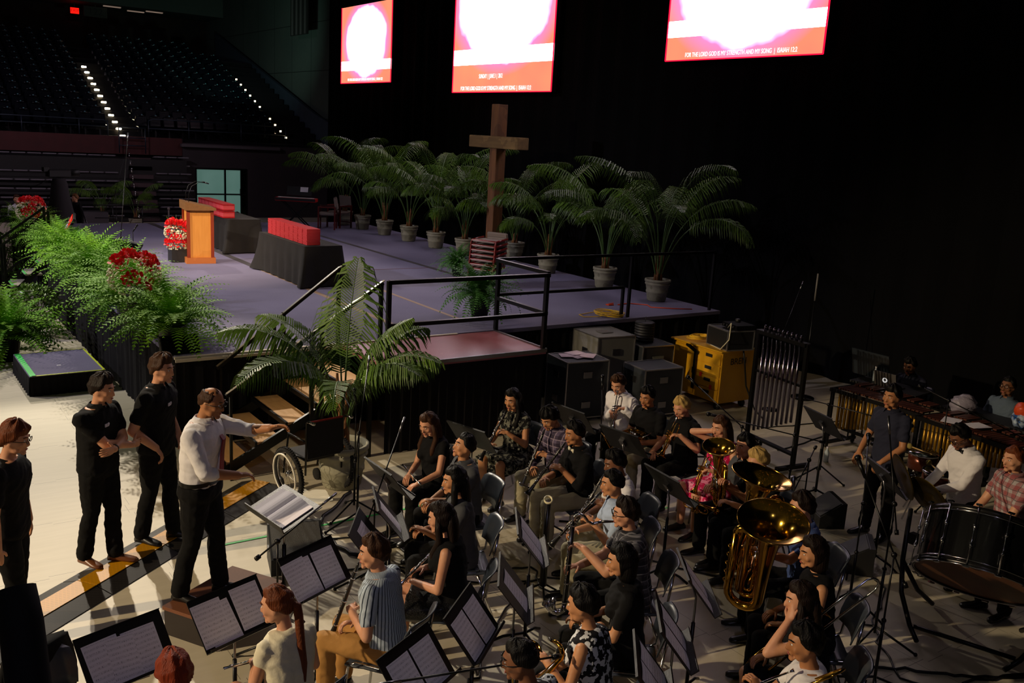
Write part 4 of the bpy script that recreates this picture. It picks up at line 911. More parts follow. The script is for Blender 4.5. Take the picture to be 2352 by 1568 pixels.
STAND_A = R_(38); ST0 = None
def page_mesh(w=.215, h=.285, curl=.006):
    m = MB(); N = 8
    for j in range(N+1): pass
    vs = []; fs = []
    for i in range(N+1):
        x = -w/2+w*i/N; z = curl*math.sin(math.pi*i/N)
        vs += [(x, -h/2, z), (x, h/2, z)]
    for i in range(N): fs.append((2*i, 2*i+2, 2*i+3, 2*i+1))
    m.add(vs, fs, True); return m.mesh('sheet_music', SHEET)
PAGE_M = page_mesh()
def stand(x, y, face, label, pages=((-.11, 0, 0), (.115, 0, 0)), plab=None, dz=0, group=None):
    """face: compass angle (deg) the desk looks towards"""
    global ST0
    rz = R_(face-90)
    if ST0 is None: ST0 = stand_proto(); t = ST0; t.location = (x, y, dz); t.rotation_euler = (0, 0, rz); t['label'] = label
    else: t = dup(ST0, label, loc=(x, y, dz), rz=rz)
    n = Vector((0, math.cos(STAND_A), math.sin(STAND_A))); u = Vector((0, -math.sin(STAND_A), math.cos(STAND_A))); W = mtx((x, y, dz), Matrix.Rotation(rz, 3, 'Z'))
    for k, (px, pu, ro) in enumerate(pages):
        c = Vector((0, -.02, .95))+n*(.0045+.0022*k)+Vector((-px, 0, 0))+u*(pu-.028)
        R = Matrix((-Vector((1, 0, 0)), u, n)).transposed() @ Matrix.Rotation(R_(ro), 3, 'Z')
        o = link('sheet_music', PAGE_M, M=W @ mtx(c, R)); which = ('left page', 'right page', 'loose page') if len(pages) > 1 else ('single page',)
        tag(o, 'white sheet music %s on the %s' % (which[min(k, len(which)-1)], plab or label.split(',')[0]), 'sheet music')
    return t
PLAST = mat('grey_plastic_shell', '#343a42', .35); 
def chair_proto():
    t = thing('stacking_chair', 'proto', 'chair', (0, 0, 0))
    m = MB(); rings = []
    for j in range(7):
        v = j/6; y = .22-.44*v; z = .44-.012*math.sin(v*3.14)-(.02*(1-v) if v < .3 else 0); rings.append([Vector((x, y, z-.03*0)) for x in (-.22, -.15, 0, .15, .22)])
    vs = [p for r in rings for p in r]+[p-Vector((0, 0, .014)) for r in rings for p in r]; n = 5; K = 35; fs = []
    for i in range(6):
        for k in range(4): fs.append((i*n+k, i*n+k+1, (i+1)*n+k+1, (i+1)*n+k)); fs.append((K+i*n+k, K+(i+1)*n+k, K+(i+1)*n+k+1, K+i*n+k+1))
    for i in range(6): fs.append((i*n, (i+1)*n, K+(i+1)*n, K+i*n)); fs.append((i*n+4, K+i*n+4, K+(i+1)*n+4, (i+1)*n+4))
    for k in range(4): fs.append((k, K+k, K+k+1, k+1)); fs.append((30+k, 31+k, K+31+k, K+30+k))
    m.add(vs, fs, True); m.build('seat', PLAST, t)
    m = MB(); vs = []; fs = []
    for j, z in enumerate((.58, .66, .74, .80, .83)):
        w = (.20, .215, .215, .205, .17)[j]
        for k in range(7): x = -w+2*w*k/6; vs.append((x, -.235-.03*j*.8+.045*(x/.2)**2, z))
    o = len(vs); vs += [(a, b-.012, c) for a, b, c in vs]
    for j in range(4):
        for k in range(6): a = j*7+k; fs.append((a, a+1, a+8, a+7)); fs.append((o+a, o+a+7, o+a+8, o+a+1))
    for k in range(6): fs.append((k, o+k, o+k+1, k+1)); fs.append((28+k, 29+k, o+29+k, o+28+k))
    for j in range(4): fs.append((j*7, j*7+7, o+j*7+7, o+j*7)); fs.append((j*7+6, o+j*7+6, o+j*7+13, j*7+13))
    m.add(vs, fs, True); m.build('backrest', PLAST, t)
    for s in (-1, 1):
        m = MB(); m.tube([(s*.215, .24, .012), (s*.205, .20, .40), (s*.19, .15, .425), (s*.19, -.17, .425), (s*.20, -.23, .46), (s*.19, -.27, .78)], .011, 8); m.build('side_frame', CHROME, t)
        m = MB(); m.tube([(s*.215, -.25, .012), (s*.20, -.10, .41)], .011, 8); m.build('leg', CHROME, t)
    m = MB(); m.tube([(-.19, .1, .425), (.19, .1, .425)], .009, 6); m.tube([(-.19, -.12, .425), (.19, -.12, .425)], .009, 6); m.build('crossbar', CHROME, t)
    return t
CH0 = None
def chair(x, y, rz, label):
    global CH0
    if CH0 is None: CH0 = chair_proto(); CH0.location = (x, y, 0); CH0.rotation_euler = (0, 0, rz); CH0['label'] = label; return CH0
    return dup(CH0, label, loc=(x, y, 0), rz=rz)
EBONY = mat('black_wood', '#0c0a0a', .28, spec=.6); SILV = mat('silver_keys', '#cfcfd2', .14, 1); BRASS = mat('lacquered_brass', '#c9993c', .13, 1); BRASSD = mat('brass_inner', '#b08a30', .16, 1)
IVORY = mat('ivory_ring', '#e8dfb4', .4)
def clarinet(M, label, L=.66, group=None, wide=1.0, kind='clarinet'):
    t = thing(kind, label, kind, M=M, group=group); w = wide
    m = MB(); m.lathe([(.004*w, 0), (.011*w, .03), (.0125*w, .07), (.0155*w, .075)], 12); m.build('mouthpiece', EBONY, t)
    m = MB(); m.lathe([(.0145*w, .07), (.0165*w, .13), (.0135*w, .14), (.0135*w, L-.13), (.018*w, L-.10), (.024*w, L-.04), (.036*w, L), (.03*w, L), (.02*w, L-.04)], 16, cap=False); m.build('body', EBONY, t)
    m = MB()
    for z in (.075, .135, L*.5, L-.125, L-.002): m = MB(); m.lathe([((.0175 if z < L-.01 else .037)*w, z-.004), ((.0175 if z < L-.01 else .037)*w, z+.004)], 14); m.build('ring', SILV, t)
    m = MB()
    for k in range(15):
        z = .17+(L-.33)*k/14; m.ball((.012*w*math.sin(k*1.1), .016*w, z), (.0075*w, .004, .0075*w), 8, 5)
        if k % 3 == 0: m.tube([(.014*w, .010*w, z), (.014*w, .010*w, z+.07)], .002*w, 5); m.tube([(-.015*w, .006, z), (-.004, .017*w, z+.02)], .0018*w, 4)
    m.build('keys', SILV, t); return t
def flute(M, label):
    t = thing('flute', label, 'flute', M=M); m = MB(); m.tube([(0, 0, 0), (0, 0, .62)], .0095, 12); m.build('body', SILV, t); m = MB()
    for k in range(13): m.ball((0, .009, .2+.03*k), (.008, .004, .008), 8, 5)
    m.tube([(.010, .006, .18), (.010, .006, .58)], .002, 5); m.ball((0, .008, .06), (.012, .006, .016), 8, 5); m.build('keys', SILV, t); return t
def arc(c, r, a0, a1, ax='xz', n=8):
    out = []
    for i in range(n+1):
        a = R_(a0+(a1-a0)*i/n); u, v = r*math.cos(a), r*math.sin(a); out.append(Vector((c[0]+u, c[1], c[2]+v)) if ax == 'xz' else Vector((c[0], c[1]+u, c[2]+v)))
    return out
def trumpet(M, label, mt=None, group=None):
    """mouthpiece at the origin, bell towards +z, valves along y"""
    mt = mt or BRASS; t = thing('trumpet', label, 'trumpet', M=M, group=group)
    m = MB(); m.lathe([(.013, -.0), (.012, .012), (.004, .03), (.005, .08)], 12); m.build('mouthpiece', SILV, t)
    m = MB(); m.tube([(0, 0, .06), (0, 0, .34)]+arc((0, -.035, .34), .035, 90, -90, 'yz')[0:0]+[(0, -.01, .375), (0, -.035, .39), (0, -.06, .375), (0, -.07, .34), (0, -.07, .20)], .006, 8)
    m.tube([(0, 0, .20), (.0, .0, .20)], .006, 6); m.build('leadpipe', mt, t)
    m = MB(); m.tube([(.028, 0, .16), (.028, 0, .10), (.028, -.015, .07), (.028, -.04, .06), (.028, -.065, .07), (.028, -.08, .10), (.028, -.08, .25)], .0068, 8)
    m.lathe([(.0068, .10), (.008, .28), (.011, .36), (.018, .41), (.03, .45), (.046, .473), (.061, .482), (.060, .484), (.04, .470), (.02, .43), (.010, .36)], 20, Matrix.Translation((.028, 0, 0)), cap=False); m.build('bell', mt, t)
    for k in range(3):
        m = MB(); z = .19+.028*k; m.tube([(.014, .035, z), (.014, -.10, z)], .0115, 12); m.tube([(.014, .035, z), (.014, .06, z)], .004, 6); m.ball((.014, .062, z), (.009, .004, .009), 8, 5); m.build('valve', mt, t)
    m = MB(); m.tube([(.014, -.05, .245), (-.02, -.06, .25), (-.03, -.06, .30), (-.02, -.06, .31), (.014, -.05, .26)], .005, 6); m.tube([(0, -.04, .35), (.0, -.03, .35)], .01, 8); m.build('tuning_slides', mt, t); return t
def tuba(M, label, name='tuba', s=1.0, cat='tuba', side=-1, k_=1.0):
    """bottom at the origin, bell up +z; wraps on the -x side, valves towards +y"""
    t = thing(name, label, cat, M=M); H = .95*s; b = k_; q = side
    prof = [(.040, .12), (.045, .30), (.055, .50), (.068, .65), (.085, .76), (.11, .84), (.15, .895), (.20, .93), (.262, .95)]
    m = MB(); m.lathe([(r*b, z*s) for r, z in prof], 40, cap=False); m.mi = 1; m.lathe([((r-.004)*b, z*s) for r, z in prof], 40, cap=False); m.mi = 0
    m.tube([(.262*b*math.cos(a*6.2832/40), .262*b*math.sin(a*6.2832/40), H) for a in range(40)], .006, 8, closed=True); m.build('bell', [BRASS, BRASSD], t, fix=False)
    def loop(x0, x1, z0, z1, y, r0, r1):
        rr = abs(x1-x0)/2; cx = (x0+x1)/2; P = [Vector((x0, y, z1)), Vector((x0, y, z0+rr))]; sg = 1 if x1 > x0 else -1
        for i in range(1, 9): a = math.pi*i/8; P.append(Vector((cx-sg*rr*math.cos(a), y, z0+rr-rr*math.sin(a))))
        P.append(Vector((x1, y, z1))); n = len(P); m.tube(P, [r0+(r1-r0)*i/(n-1) for i in range(n)], 12); return P[-1]
    m = MB(); loop(0, q*.25*b, .0, .72*s, 0, .042*b, .034*b)
    rr = .05*b; top = [Vector((q*.25*b, 0, .70*s))]+[Vector((q*(.20*b+rr*math.cos(math.pi*i/8)), 0, .72*s+rr*math.sin(math.pi*i/8))) for i in range(9)]+[Vector((q*.15*b, 0, .15*s))]
    m.tube(top, [.034*b-.001*i*b for i in range(len(top))], 12); m.build('body_tubing', BRASS, t)
    m = MB(); loop(q*.05*b, q*.20*b, .06*s, .55*s, .06*b, .018*b, .016*b); loop(q*.09*b, q*.16*b, .10*s, .45*s, .085*b, .012*b, .012*b)
    for j in range(4): m.tube([(q*(.05+.04*j)*b, .05*b, .30*s), (q*(.05+.04*j)*b, .13*b, .28*s), (q*(.07+.04*j)*b, .13*b, .22*s), (q*(.07+.04*j)*b, .05*b, .20*s)], .009*b, 8)
    for j in range(5): m.tube([(q*(.27)*b, .0, (.15+.09*j)*s), (q*.31*b, .03*b, (.17+.09*j)*s), (q*.27*b, .06*b, (.19+.09*j)*s)], .006*b, 6)
    m.build('inner_tubing', BRASS, t)
    for j in range(4):
        m = MB(); x = q*(.06+.042*j)*b; m.tube([(x, .09*b, .34*s), (x, .11*b, .50*s)], .017*b, 12); m.tube([(x, .11*b, .50*s), (x, .113*b, .54*s)], .005, 6); m.ball((x, .114*b, .545*s), (.014*b, .014*b, .005), 8, 5); m.build('valve', SILV if j % 2 else BRASS, t)
    m = MB(); m.tube([(q*.20*b, .05*b, .55*s), (q*.15*b, .10*b, .66*s), (q*.06*b, .17*b, .72*s)], [.008, .006, .005], 8); m.lathe([(.006, 0), (.01, .03), (.017, .05)], 10, mtx((q*.06*b, .17*b, .72*s), frame((.2, .9, .1)))); m.build('mouthpipe', SILV, t); return t
def trombone(M, label):
    """mouthpiece at origin, slide towards +z, bell behind/side"""
    t = thing('trombone', label, 'trombone', M=M); m = MB()
    m.lathe([(.013, 0), (.005, .03), (.006, .08)], 10); m.build('mouthpiece', SILV, t)
    m = MB(); m.tube([(0, 0, .05), (0, 0, .78), (0, -.02, .82), (0, -.05, .835), (0, -.08, .82), (0, -.10, .78), (0, -.10, .10)], .0078, 8); m.tube([(0, 0, .12), (0, -.10, .12)], .006, 6); m.tube([(0, 0, .3), (0, -.10, .3)], .006, 6); m.build('slide', SILV, t)
    m = MB(); m.tube([(0, -.10, .12), (0, -.10, -.20), (.02, -.09, -.26), (.07, -.07, -.285), (.12, -.05, -.26), (.14, -.045, -.2), (.14, -.045, .05)], .009, 8); m.tube([(0, -.09, .02), (.14, -.05, .02)], .005, 6)
    m.lathe([(.009, .0), (.012, .15), (.018, .27), (.03, .34), (.055, .39), (.09, .415), (.108, .42), (.105, .424), (.06, .395), (.02, .3)], 24, Matrix.Translation((.14, -.045, 0)), cap=False); m.build('bell', BRASS, t, fix=False); return t
def french_horn(M, label):
    t = thing('french_horn', label, 'french horn', M=M); m = MB()
    for r in (.13, .115, .10, .155): m.tube([(r*math.cos(a*.314)*1.05, .006*(r*60 % 3), r*math.sin(a*.314)) for a in range(20)], .0075, 8, closed=True)
    m.tube([(.02, .01, -.1), (.03, .0, .1)], .007, 8); m.tube([(-.05, .01, -.09), (-.04, .0, .1)], .007, 8); m.build('coiled_tubing', BRASS, t)
    m = MB(); m.lathe([(.012, -.1), (.02, .02), (.035, .10), (.07, .15), (.12, .185), (.155, .195), (.152, .199), (.07, .16), (.02, .05)], 28, mtx((.12, -.03, -.06), frame((.5, -.4, -.9))), cap=False); m.build('bell', BRASS, t, fix=False)
    for k in range(3): m = MB(); m.tube([(-.03+.035*k, -.02, .02), (-.03+.035*k, .03, .02)], .014, 10); m.build('valve', SILV, t)
    m = MB(); m.tube([(-.13, 0, .0), (-.18, .03, .08), (-.2, .06, .15)], [.006, .004, .004], 6); m.build('mouthpipe', SILV, t); return t
def saxophone(M, label):
    t = thing('saxophone', label, 'saxophone', M=M); m = MB()
    P = [(0, 0, 0), (0, -.02, .03), (0, -.06, .05), (0, -.10, .04), (0, -.12, .0)]+[(0, -.12, -.1*k) for k in range(1, 6)]; N = len(P)
    m.tube(P, [.009+.0025*i for i in range(N)], 12); m.tube([(0, -.12, -.5), (0, -.10, -.56), (0, -.05, -.58), (0, .0, -.55), (0, .03, -.48), (0, .05, -.35)], [.032, .034, .036, .038, .042, .05], 14)
    m.lathe([(.05, 0), (.055, .06), (.07, .11), (.076, .115), (.06, .09)], 20, mtx((0, .05, -.35), frame((0, .15, 1))), cap=False); m.build('body', BRASS, t, fix=False)
    m = MB()
    for k in range(10): m.ball((.02, -.115+.004*k*0, -.06-.045*k), (.012+.001*k, .012, .012+.001*k), 8, 6)
    m.tube([(.03, -.12, -.03), (.035, -.12, -.5)], .003, 5); m.tube([(-.025, -.12, -.05), (-.035, -.12, -.48)], .003, 5); m.build('keys', SILV, t); m = MB(); m.tube([(0, .03, -.01), (0, .0, 0)], [.006, .011], 10); m.build('mouthpiece', EBONY, t); return t
def bass_clarinet(M, label):
    """mouthpiece at origin pointing +y away from player; body hangs down -z"""
    t = thing('bass_clarinet', label, 'bass clarinet', M=M); m = MB(); m.tube([(0, -.01, 0), (0, .09, -.005)], [.008, .014], 10); m.build('mouthpiece', EBONY, t)
    m = MB(); m.tube([(0, .08, -.005), (0, .13, -.02), (0, .16, -.03), (0, .20, -.01), (0, .23, .03), (0, .27, .05), (0, .31, .03), (0, .32, -.03)], .0125, 12); m.build('neck', SILV, t)
    m = MB(); m.tube([(0, .32, -.03), (0, .34, -.75)], [.019, .021], 14); m.build('body', EBONY, t)
    m = MB()
    for k in range(17): m.ball((.012*math.sin(k), .345, -.08-.04*k), (.012, .008, .012), 8, 5)
    m.tube([(.022, .33, -.06), (.024, .35, -.72)], .003, 5); m.tube([(-.022, .33, -.06), (-.024, .35, -.72)], .003, 5)
    for k in range(5): m.lathe([(.024, -.005), (.024, .005)], 12, Matrix.Translation((0, .322+.004*k, -.05-.17*k)))
    m.build('keys', SILV, t); m = MB(); m.tube([(0, .34, -.74), (0, .345, -.80), (0, .39, -.83), (0, .44, -.80)], [.02, .022, .026, .034], 12); m.lathe([(.034, 0), (.05, .05), (.065, .07), (.05, .05)], 16, mtx((0, .44, -.80), frame((0, .4, 1))), cap=False); m.build('bell', SILV, t, fix=False); return t
# ================================================================== people
SKIN = {'light': mat('skin_light', '#cf9a78', .5, noise=(8, '#bd8262', .3), spec=.35), 'tan': mat('skin_tan', '#b27b52', .5, noise=(8, '#9c6640', .3), spec=.35),
        'warm': mat('skin_warm', '#c48c62', .5, noise=(8, '#b07850', .3), spec=.35), 'brown': mat('skin_brown', '#7e5238', .5, noise=(8, '#6a432c', .3), spec=.35)}
def hair_mat(name, a, b):
    t = NT(name, .5, spec=.16); mp = t.n('ShaderNodeMapping'); mp.inputs['Scale'].default_value = (60, 60, 5); t.l(t.tc.outputs['Object'], mp.inputs[0]); f = t.noise(2.0, 4, mp.outputs[0]); t.color(t.mix(f, a, b)); t.bump(f, .7, .01); return t.m
HAIR = {'black': hair_mat('black_hair', '#040303', '#0d0a09'), 'dark': hair_mat('dark_brown_hair', '#0d0705', '#22150f'), 'brown': hair_mat('brown_hair', '#22140b', '#4a2e1b'), 'light': hair_mat('light_brown_hair', '#4a2f1a', '#8a5f38'),
        'blond': hair_mat('blond_hair', '#8a6a34', '#cfae6a'), 'red': hair_mat('red_hair', '#5a1c0a', '#8a3416'), 'ginger': hair_mat('reddish_brown_hair', '#43200f', '#7a3e1e')}
BLK = mat('black_fabric', '#0b0b0d', .9, spec=.2, bump=(40, .15)); BLKT = mat('black_trousers', '#09090a', .9, spec=.2, bump=(25, .2)); NAVY = mat('navy_fabric', '#14172c', .9, bump=(30, .2))
WHT = mat('white_shirt_cotton', '#d9d6d8', .8, bump=(14, .35)); CRM = mat('cream_blouse', '#d6cfb4', .75, bump=(16, .35)); LBL = mat('light_blue_cotton', '#9fb0cc', .8, bump=(14, .35)); KHK = mat('khaki_trousers', '#a8793a', .85, bump=(14, .3))
PKH = mat('pale_khaki_trousers', '#9a9276', .85, bump=(14, .3)); GRYS = mat('charcoal_shirt', '#3c3e42', .85, bump=(20, .2)); BLU = mat('blue_shirt', '#34487c', .85, bump=(20, .3)); SHOE = mat('black_shoe_leather', '#0c0b0b', .35); BSH = mat('brown_shoe_leather', '#6a3d20', .35)
def pattern(name, base, kind, c2, c3=None, per=.03):
    t = NT(name, .85, spec=.2)
    if kind == 'stripe': s = t.math('LESS_THAN', t.math('FRACT', t.math('MULTIPLY', t.math('ARCTAN2', t.x, t.math('SUBTRACT', t.y, .06)), 1/per)), .25); t.color(t.mix(s, base, c2))
    elif kind == 'plaid':
        a = t.stripe(t.x, per, .45); b = t.stripe(t.z, per, .45); c = t.mix(t.math('MULTIPLY', a, .55), base, c2); c = t.mix(t.math('MULTIPLY', b, .55), c, c2)
        w = t.math('MAXIMUM', t.stripe(t.math('ADD', t.x, .01), per, .10), t.stripe(t.math('ADD', t.z, .01), per, .10)); t.color(t.mix(t.math('MULTIPLY', w, .7), c, c3 or c2))
    else:
        f = t.noise(per, 2); g = t.math('GREATER_THAN', f, .52); c = t.mix(g, base, c2)
        if c3: h = t.math('GREATER_THAN', t.noise(per*1.7, 2), .60); c = t.mix(h, c, c3)
        t.color(c)
    t.bump(t.noise(14, 3), .3); return t.m
STRP = pattern('striped_shirt_cotton', '#a9b6c4', 'stripe', '#2c3440', per=.14); PLD = pattern('grey_plaid', '#4a4a50', 'plaid', '#1c1c22', '#8a8a90', .07); PLR = pattern('red_plaid', '#a8a0a0', 'plaid', '#8a1c24', '#3a1018', .08)
PLP = pattern('dark_purple_plaid', '#5a5068', 'plaid', '#1c1420', '#9a8a98', .08); FLP = pattern('pink_floral', '#c81e58', 'floral', '#e48aa8', '#7a1038', 14); FLB = pattern('black_white_floral', '#141418', 'floral', '#c4c8cc', None, 22); ZIG = pattern('black_grey_pattern', '#131313', 'floral', '#6a6a5e', None, 26)
SEQ = pattern('sequined_black', '#0b0b0b', 'floral', '#2c2c2c', None, 150)
SEQ.node_tree.nodes['Principled BSDF'].inputs['Roughness'].default_value = .3
LENS = mat('spectacle_frame', '#0a0a0a', .3)
L1, L2 = .285, .255
def ik(S, W, pole, l1=L1, l2=L2):
    d = W-S; D = min(d.length, (l1+l2)*.995); D = max(D, .08); n = d.normalized(); W = S+n*D
    a = (l1*l1-l2*l2+D*D)/(2*D); h = math.sqrt(max(0, l1*l1-a*a)); p = pole-n*pole.dot(n)
    p = p.normalized() if p.length > 1e-4 else Vector((0, 0, -1)); return S+n*a+p*h, W
from mathutils import noise as _ns
def folds(me, amp, seed):
    n = len(me.vertices); co = np.empty(n*3, 'f'); me.vertices.foreach_get('co', co); nr = np.empty(n*3, 'f'); me.vertices.foreach_get('normal', nr); co = co.reshape(-1, 3); nr = nr.reshape(-1, 3)
    d = np.array([_ns.noise(Vector((a*13+seed, b*13, c*6)))*.6+.55*(1-abs(_ns.noise(Vector((a*7, b*7+seed, c*15+a*9))))*4) for a, b, c in co.tolist()]); d = np.clip(d, -.45, 1.2); co += nr*(d*amp)[:, None]
    me.vertices.foreach_set('co', co.ravel()); me.update(); return me
def person(label, who, x, y, face, sit=True, z=0, lean=6, s=1.0, w=1.0, female=False, skin='light', hair='dark', style='short', top=BLK, sleeve='short', bottom=BLKT, low='trousers', shoes=SHOE,
           head=(0, 0, 0), hands=None, pole=None, curl=(.7, .7), feet=None, knees=None, glasses=False, collar=True, tie=None, bow=None, belt=False, vox=.0105, twist=0, group=None, chair_label=True, hdir=(None, None), badge=False, tuck=False, palmn=(None, None), hipz=None, watch=False):
    rz = R_(face-90); t = thing('person', label, 'person', (x, y, z), rz, group); t.scale = (s, s, s)
    hz = hipz or (.515 if sit else .93); HIP = Vector((0, 0, hz)); la = R_(lean); up = Vector((0, math.sin(la), math.cos(la))); fw = Vector((0, math.cos(la), -math.sin(la)))
    tw = Matrix.Rotation(R_(twist), 3, up); rt = tw @ Vector((1, 0, 0)); fwt = tw @ fw
    sh = .165*w if female else .185*w; hipw = .165*w if female else .155*w
    NB = HIP+up*.53
    # head frame
    hy, hp, hr = head; Rh = Matrix.Rotation(R_(twist+hy), 3, 'Z') @ Matrix.Rotation(-R_(hp), 3, 'X') @ Matrix.Rotation(R_(hr), 3, 'Y')
    HC = NB+Vector((0, .03, .02))+Rh @ Vector((0, .012, .135))
    def torso(m, g, z0=-.10, z1=.55):
        R = []
        P = [(-.10, hipw*.80, .095), (-.04, hipw, .118), (.04, hipw*.98, .115), (.16, .137*w, .10), (.26, .145*w, .107), (.36, .163*w, .118), (.44, sh*.97, .108), (.495, sh*.80, .088), (.53, sh*.50, .068), (.56, .055, .055)]
        if not female: P[3] = (.16, .148*w, .108); P[4] = (.26, .158*w, .112)
        for zz, rx, ry in P:
            if zz < z0 or zz > z1: continue
            k = max(0, min(1, zz/.4)); rr = Vector((1, 0, 0)).lerp(rt, k).normalized(); ff = fw.lerp(fwt, k).normalized(); c = HIP+up*zz+(ff*.012 if .3 < zz < .45 else Vector())
            ring = []
            for i in range(20):
                a = 6.2832*i/20; cx, cy = math.cos(a), math.sin(a); ex = .8; px = math.copysign(abs(cx)**ex, cx)*(rx+g); py = math.copysign(abs(cy)**ex, cy)*(ry*w**.5+g)
                ring.append(c+rr*px+ff*py)
            R.append(ring)
        m.loft(R)
        if female and z1 > .4:
            for q in (-1, 1): m.ball(HIP+up*.34+rt*.07*q+fwt*(.085+g), (.062+g*.5,)*3, 12, 8)
    def chain(m, pts, rad, g=0):
        m.tube(pts, [r+g for r in rad], 12)
        for p, r in zip(pts, rad): m.ball(p, r+g, 12, 8)
    # legs
    hj = [HIP+Vector((q*.085, 0, -.02)) for q in (-1, 1)]
    if sit:
        kn = knees or [(-.13, .44), (.13, .44)]; K = [Vector((a, b, .505)) for a, b in kn]; ft = feet or [(-.13, .42), (.13, .42)]; A = [Vector((a, b, .10)) for a, b in ft]
    else:
        ft = feet or [(-.11, -.02), (.12, .06)]; A = [Vector((a, b, .10)) for a, b in ft]; K = []
        for q in (0, 1): mid = (hj[q]+A[q])/2; K.append(Vector((mid.x, mid.y+.03, .50)))
    def legs(m, g, end=1.0, loose=0):
        for q in (0, 1):
            a = K[q].lerp(A[q], end); chain(m, [hj[q], hj[q].lerp(K[q], .5), K[q]], [.088*w**.7, .076*w**.7, .058], g)
            c = K[q].lerp(a, .35); chain(m, [K[q], c+Vector((0, -.012, 0)), a], [.056, .055+loose*.2, .040+loose], g)
    # arms
    S = [NB-up*.075+rt*q*(sh*.93) for q in (-1, 1)]
    dz = HIP.z
    if hands is None: hands = [Vector((-.11, .30, dz+.12)), Vector((.11, .30, dz+.12))] if sit else [Vector((-.24, .06, .86)), Vector((.24, .06, .86))]
    hands = [Vector(h) for h in hands]
    pole = pole or [Vector((-.6, -.5, -.8)), Vector((.6, -.5, -.8))]
    E = []; Wr = []
    for q in (0, 1): e, wv = ik(S[q], hands[q], Vector(pole[q])); E.append(e); Wr.append(wv)
    ar = [.044, .040, .036, .034, .026] if female else [.052, .047, .040, .038, .029]
    ar = [a*w**.6 for a in ar]
    def arms(m, g, end=2.0, start=0):
        for q in (0, 1):
            en = end[q] if hasattr(end, '__len__') else end
            if en <= 0: continue
            if en <= 1: b = S[q].lerp(E[q], en); chain(m, [S[q], S[q].lerp(b, .5), b], [ar[0]*1.08, ar[1]*1.04, ar[1]], g)
            else:
                b = E[q].lerp(Wr[q], en-1); chain(m, [S[q], S[q].lerp(E[q], .5), E[q]], [ar[0]*1.05, ar[1], ar[2]], g); chain(m, [E[q], E[q].lerp(b, .4), b], [ar[2], ar[3], ar[4]+(ar[3]-ar[4])*(2-en)], g)
    body = MB(); torso(body, 0); legs(body, 0); arms(body, 0)
    chain(body, [NB-up*.03, NB+Vector((0, .02, .045)), HC+Rh @ Vector((0, -.02, -.06))], [.062, .052, .052] if not female else [.052, .044, .045])
    def hp_(v): return HC+Rh @ Vector(v)
    def skull(d, p):
        x, y, zz = p
        if d.z < 0: x *= 1-.25*(-d.z)**1.5; y *= (1-.42*(-d.z)) if d.y < 0 else (1-.10*(-d.z))
        else: x *= 1-.04*d.z
        if d.y > .2: y *= .97
        if d.y < -.1: y *= 1.07
        return Vector((x, y, zz))
    body.ball(HC, (.079, .095, .115), 26, 20, Rh, skull)
    for c, r in (((0, .095, -.018), (.012, .016, .024)), ((0, .102, -.030), (.015, .014, .011)), ((0, .080, .035), (.045, .014, .010)), ((0, .083, -.062), (.024, .013, .012)), ((0, .074, -.096), (.030, .020, .018)), ((.045, .030, -.070), (.022, .034, .026)), ((-.045, .030, -.070), (.022, .034, .026)), ((.078, -.006, -.008), (.009, .020, .031)), ((-.078, -.006, -.008), (.009, .020, .031)),
                 ((.045, .060, -.020), (.024, .022, .022)), ((-.045, .060, -.020), (.024, .022, .022))): body.ball(hp_(c), r, 10, 8, Rh)
    fing = MB()
    for q in (0, 1):
        d = (Wr[q]-E[q]).normalized()
        if hdir[q] is not None: d = Vector(hdir[q]).normalized()
        pn = Vector(palmn[q]) if palmn[q] is not None else Vector((0, 0, -1)); pn = (pn-d*pn.dot(d)); pn = pn.normalized() if pn.length > .05 else Vector((1, 0, 0)); xx = d.cross(pn)*(1 if q else -1); k = .93 if female else 1.0
        # xx points to the thumb side
        if q == 1: xx = -xx if (xx.dot(Vector((-1, 0, 0))) < 0 and palmn[q] is None) else xx
        elif palmn[q] is None and xx.dot(Vector((1, 0, 0))) < 0: xx = -xx
        Rm = Matrix((xx, d, -pn)).transposed(); body.ball(Wr[q]+d*.048*k, (.041*k, .056*k, .017*k), 14, 10, Rm); body.ball(Wr[q]+d*.02*k+xx*.018, (.02*k, .03*k, .016*k), 10, 8, Rm)
        c0 = curl[q]
        for j, (o, ln) in enumerate(((.030, .92), (.010, 1.0), (-.010, .95), (-.029, .76))):
            p = Wr[q]+(d*.078+xx*o*.95)*k; a = c0*.55+.05*j; P = [p-d*.02]; P.append(p)
            for seg, rr in ((.044, 1.0), (.027, 2.1), (.022, 2.9)):
                dd = d*math.cos(a)+pn*math.sin(a); p = p+(dd+xx*o*1.5)*seg*ln*k; P.append(p); a += c0*.75
            fing.tube(P, [.0095*k, .0095*k, .0088*k, .0080*k, .0062*k], 8); fing.ball(P[-1], .0064*k, 8, 6)
        p = Wr[q]+(d*.028+xx*.034)*k; P = [p-xx*.02, p]; td = (d*.62+xx*.7+pn*.45*c0).normalized()
        for seg in (.034, .027): p = p+td*seg*k; P.append(p); td = (td+(d*.35-xx*.25*c0+pn*.25*c0)).normalized()
        fing.tube(P, [.013*k, .0125*k, .0108*k, .0078*k], 8); fing.ball(P[-1], .0080*k, 8, 6)
    me = remesh(body, vox, 2, fing, SKIN[skin], 'body'); link('body', me, t)
    # clothing
    se = {'short': .62, 'long': 1.93, 'rolled': 1.25, 'none': 0, 'cap': .25}[sleeve]
    m = MB(); torso(m, .015 if not tuck else .012, -.11 if not tuck else -.02, .54); m.tube([NB-up*.05, NB+up*.012], [.085, .066 if collar else .062], 16)
    if se: arms(m, .013 if se < 1 else .011, se)
    else:
        for q in (0, 1): m.ball(S[q]-rt*(.035 if q else -.035)+up*.012, .042, 12, 8)
    nm = 'dress' if low == 'dress' else 'shirt'
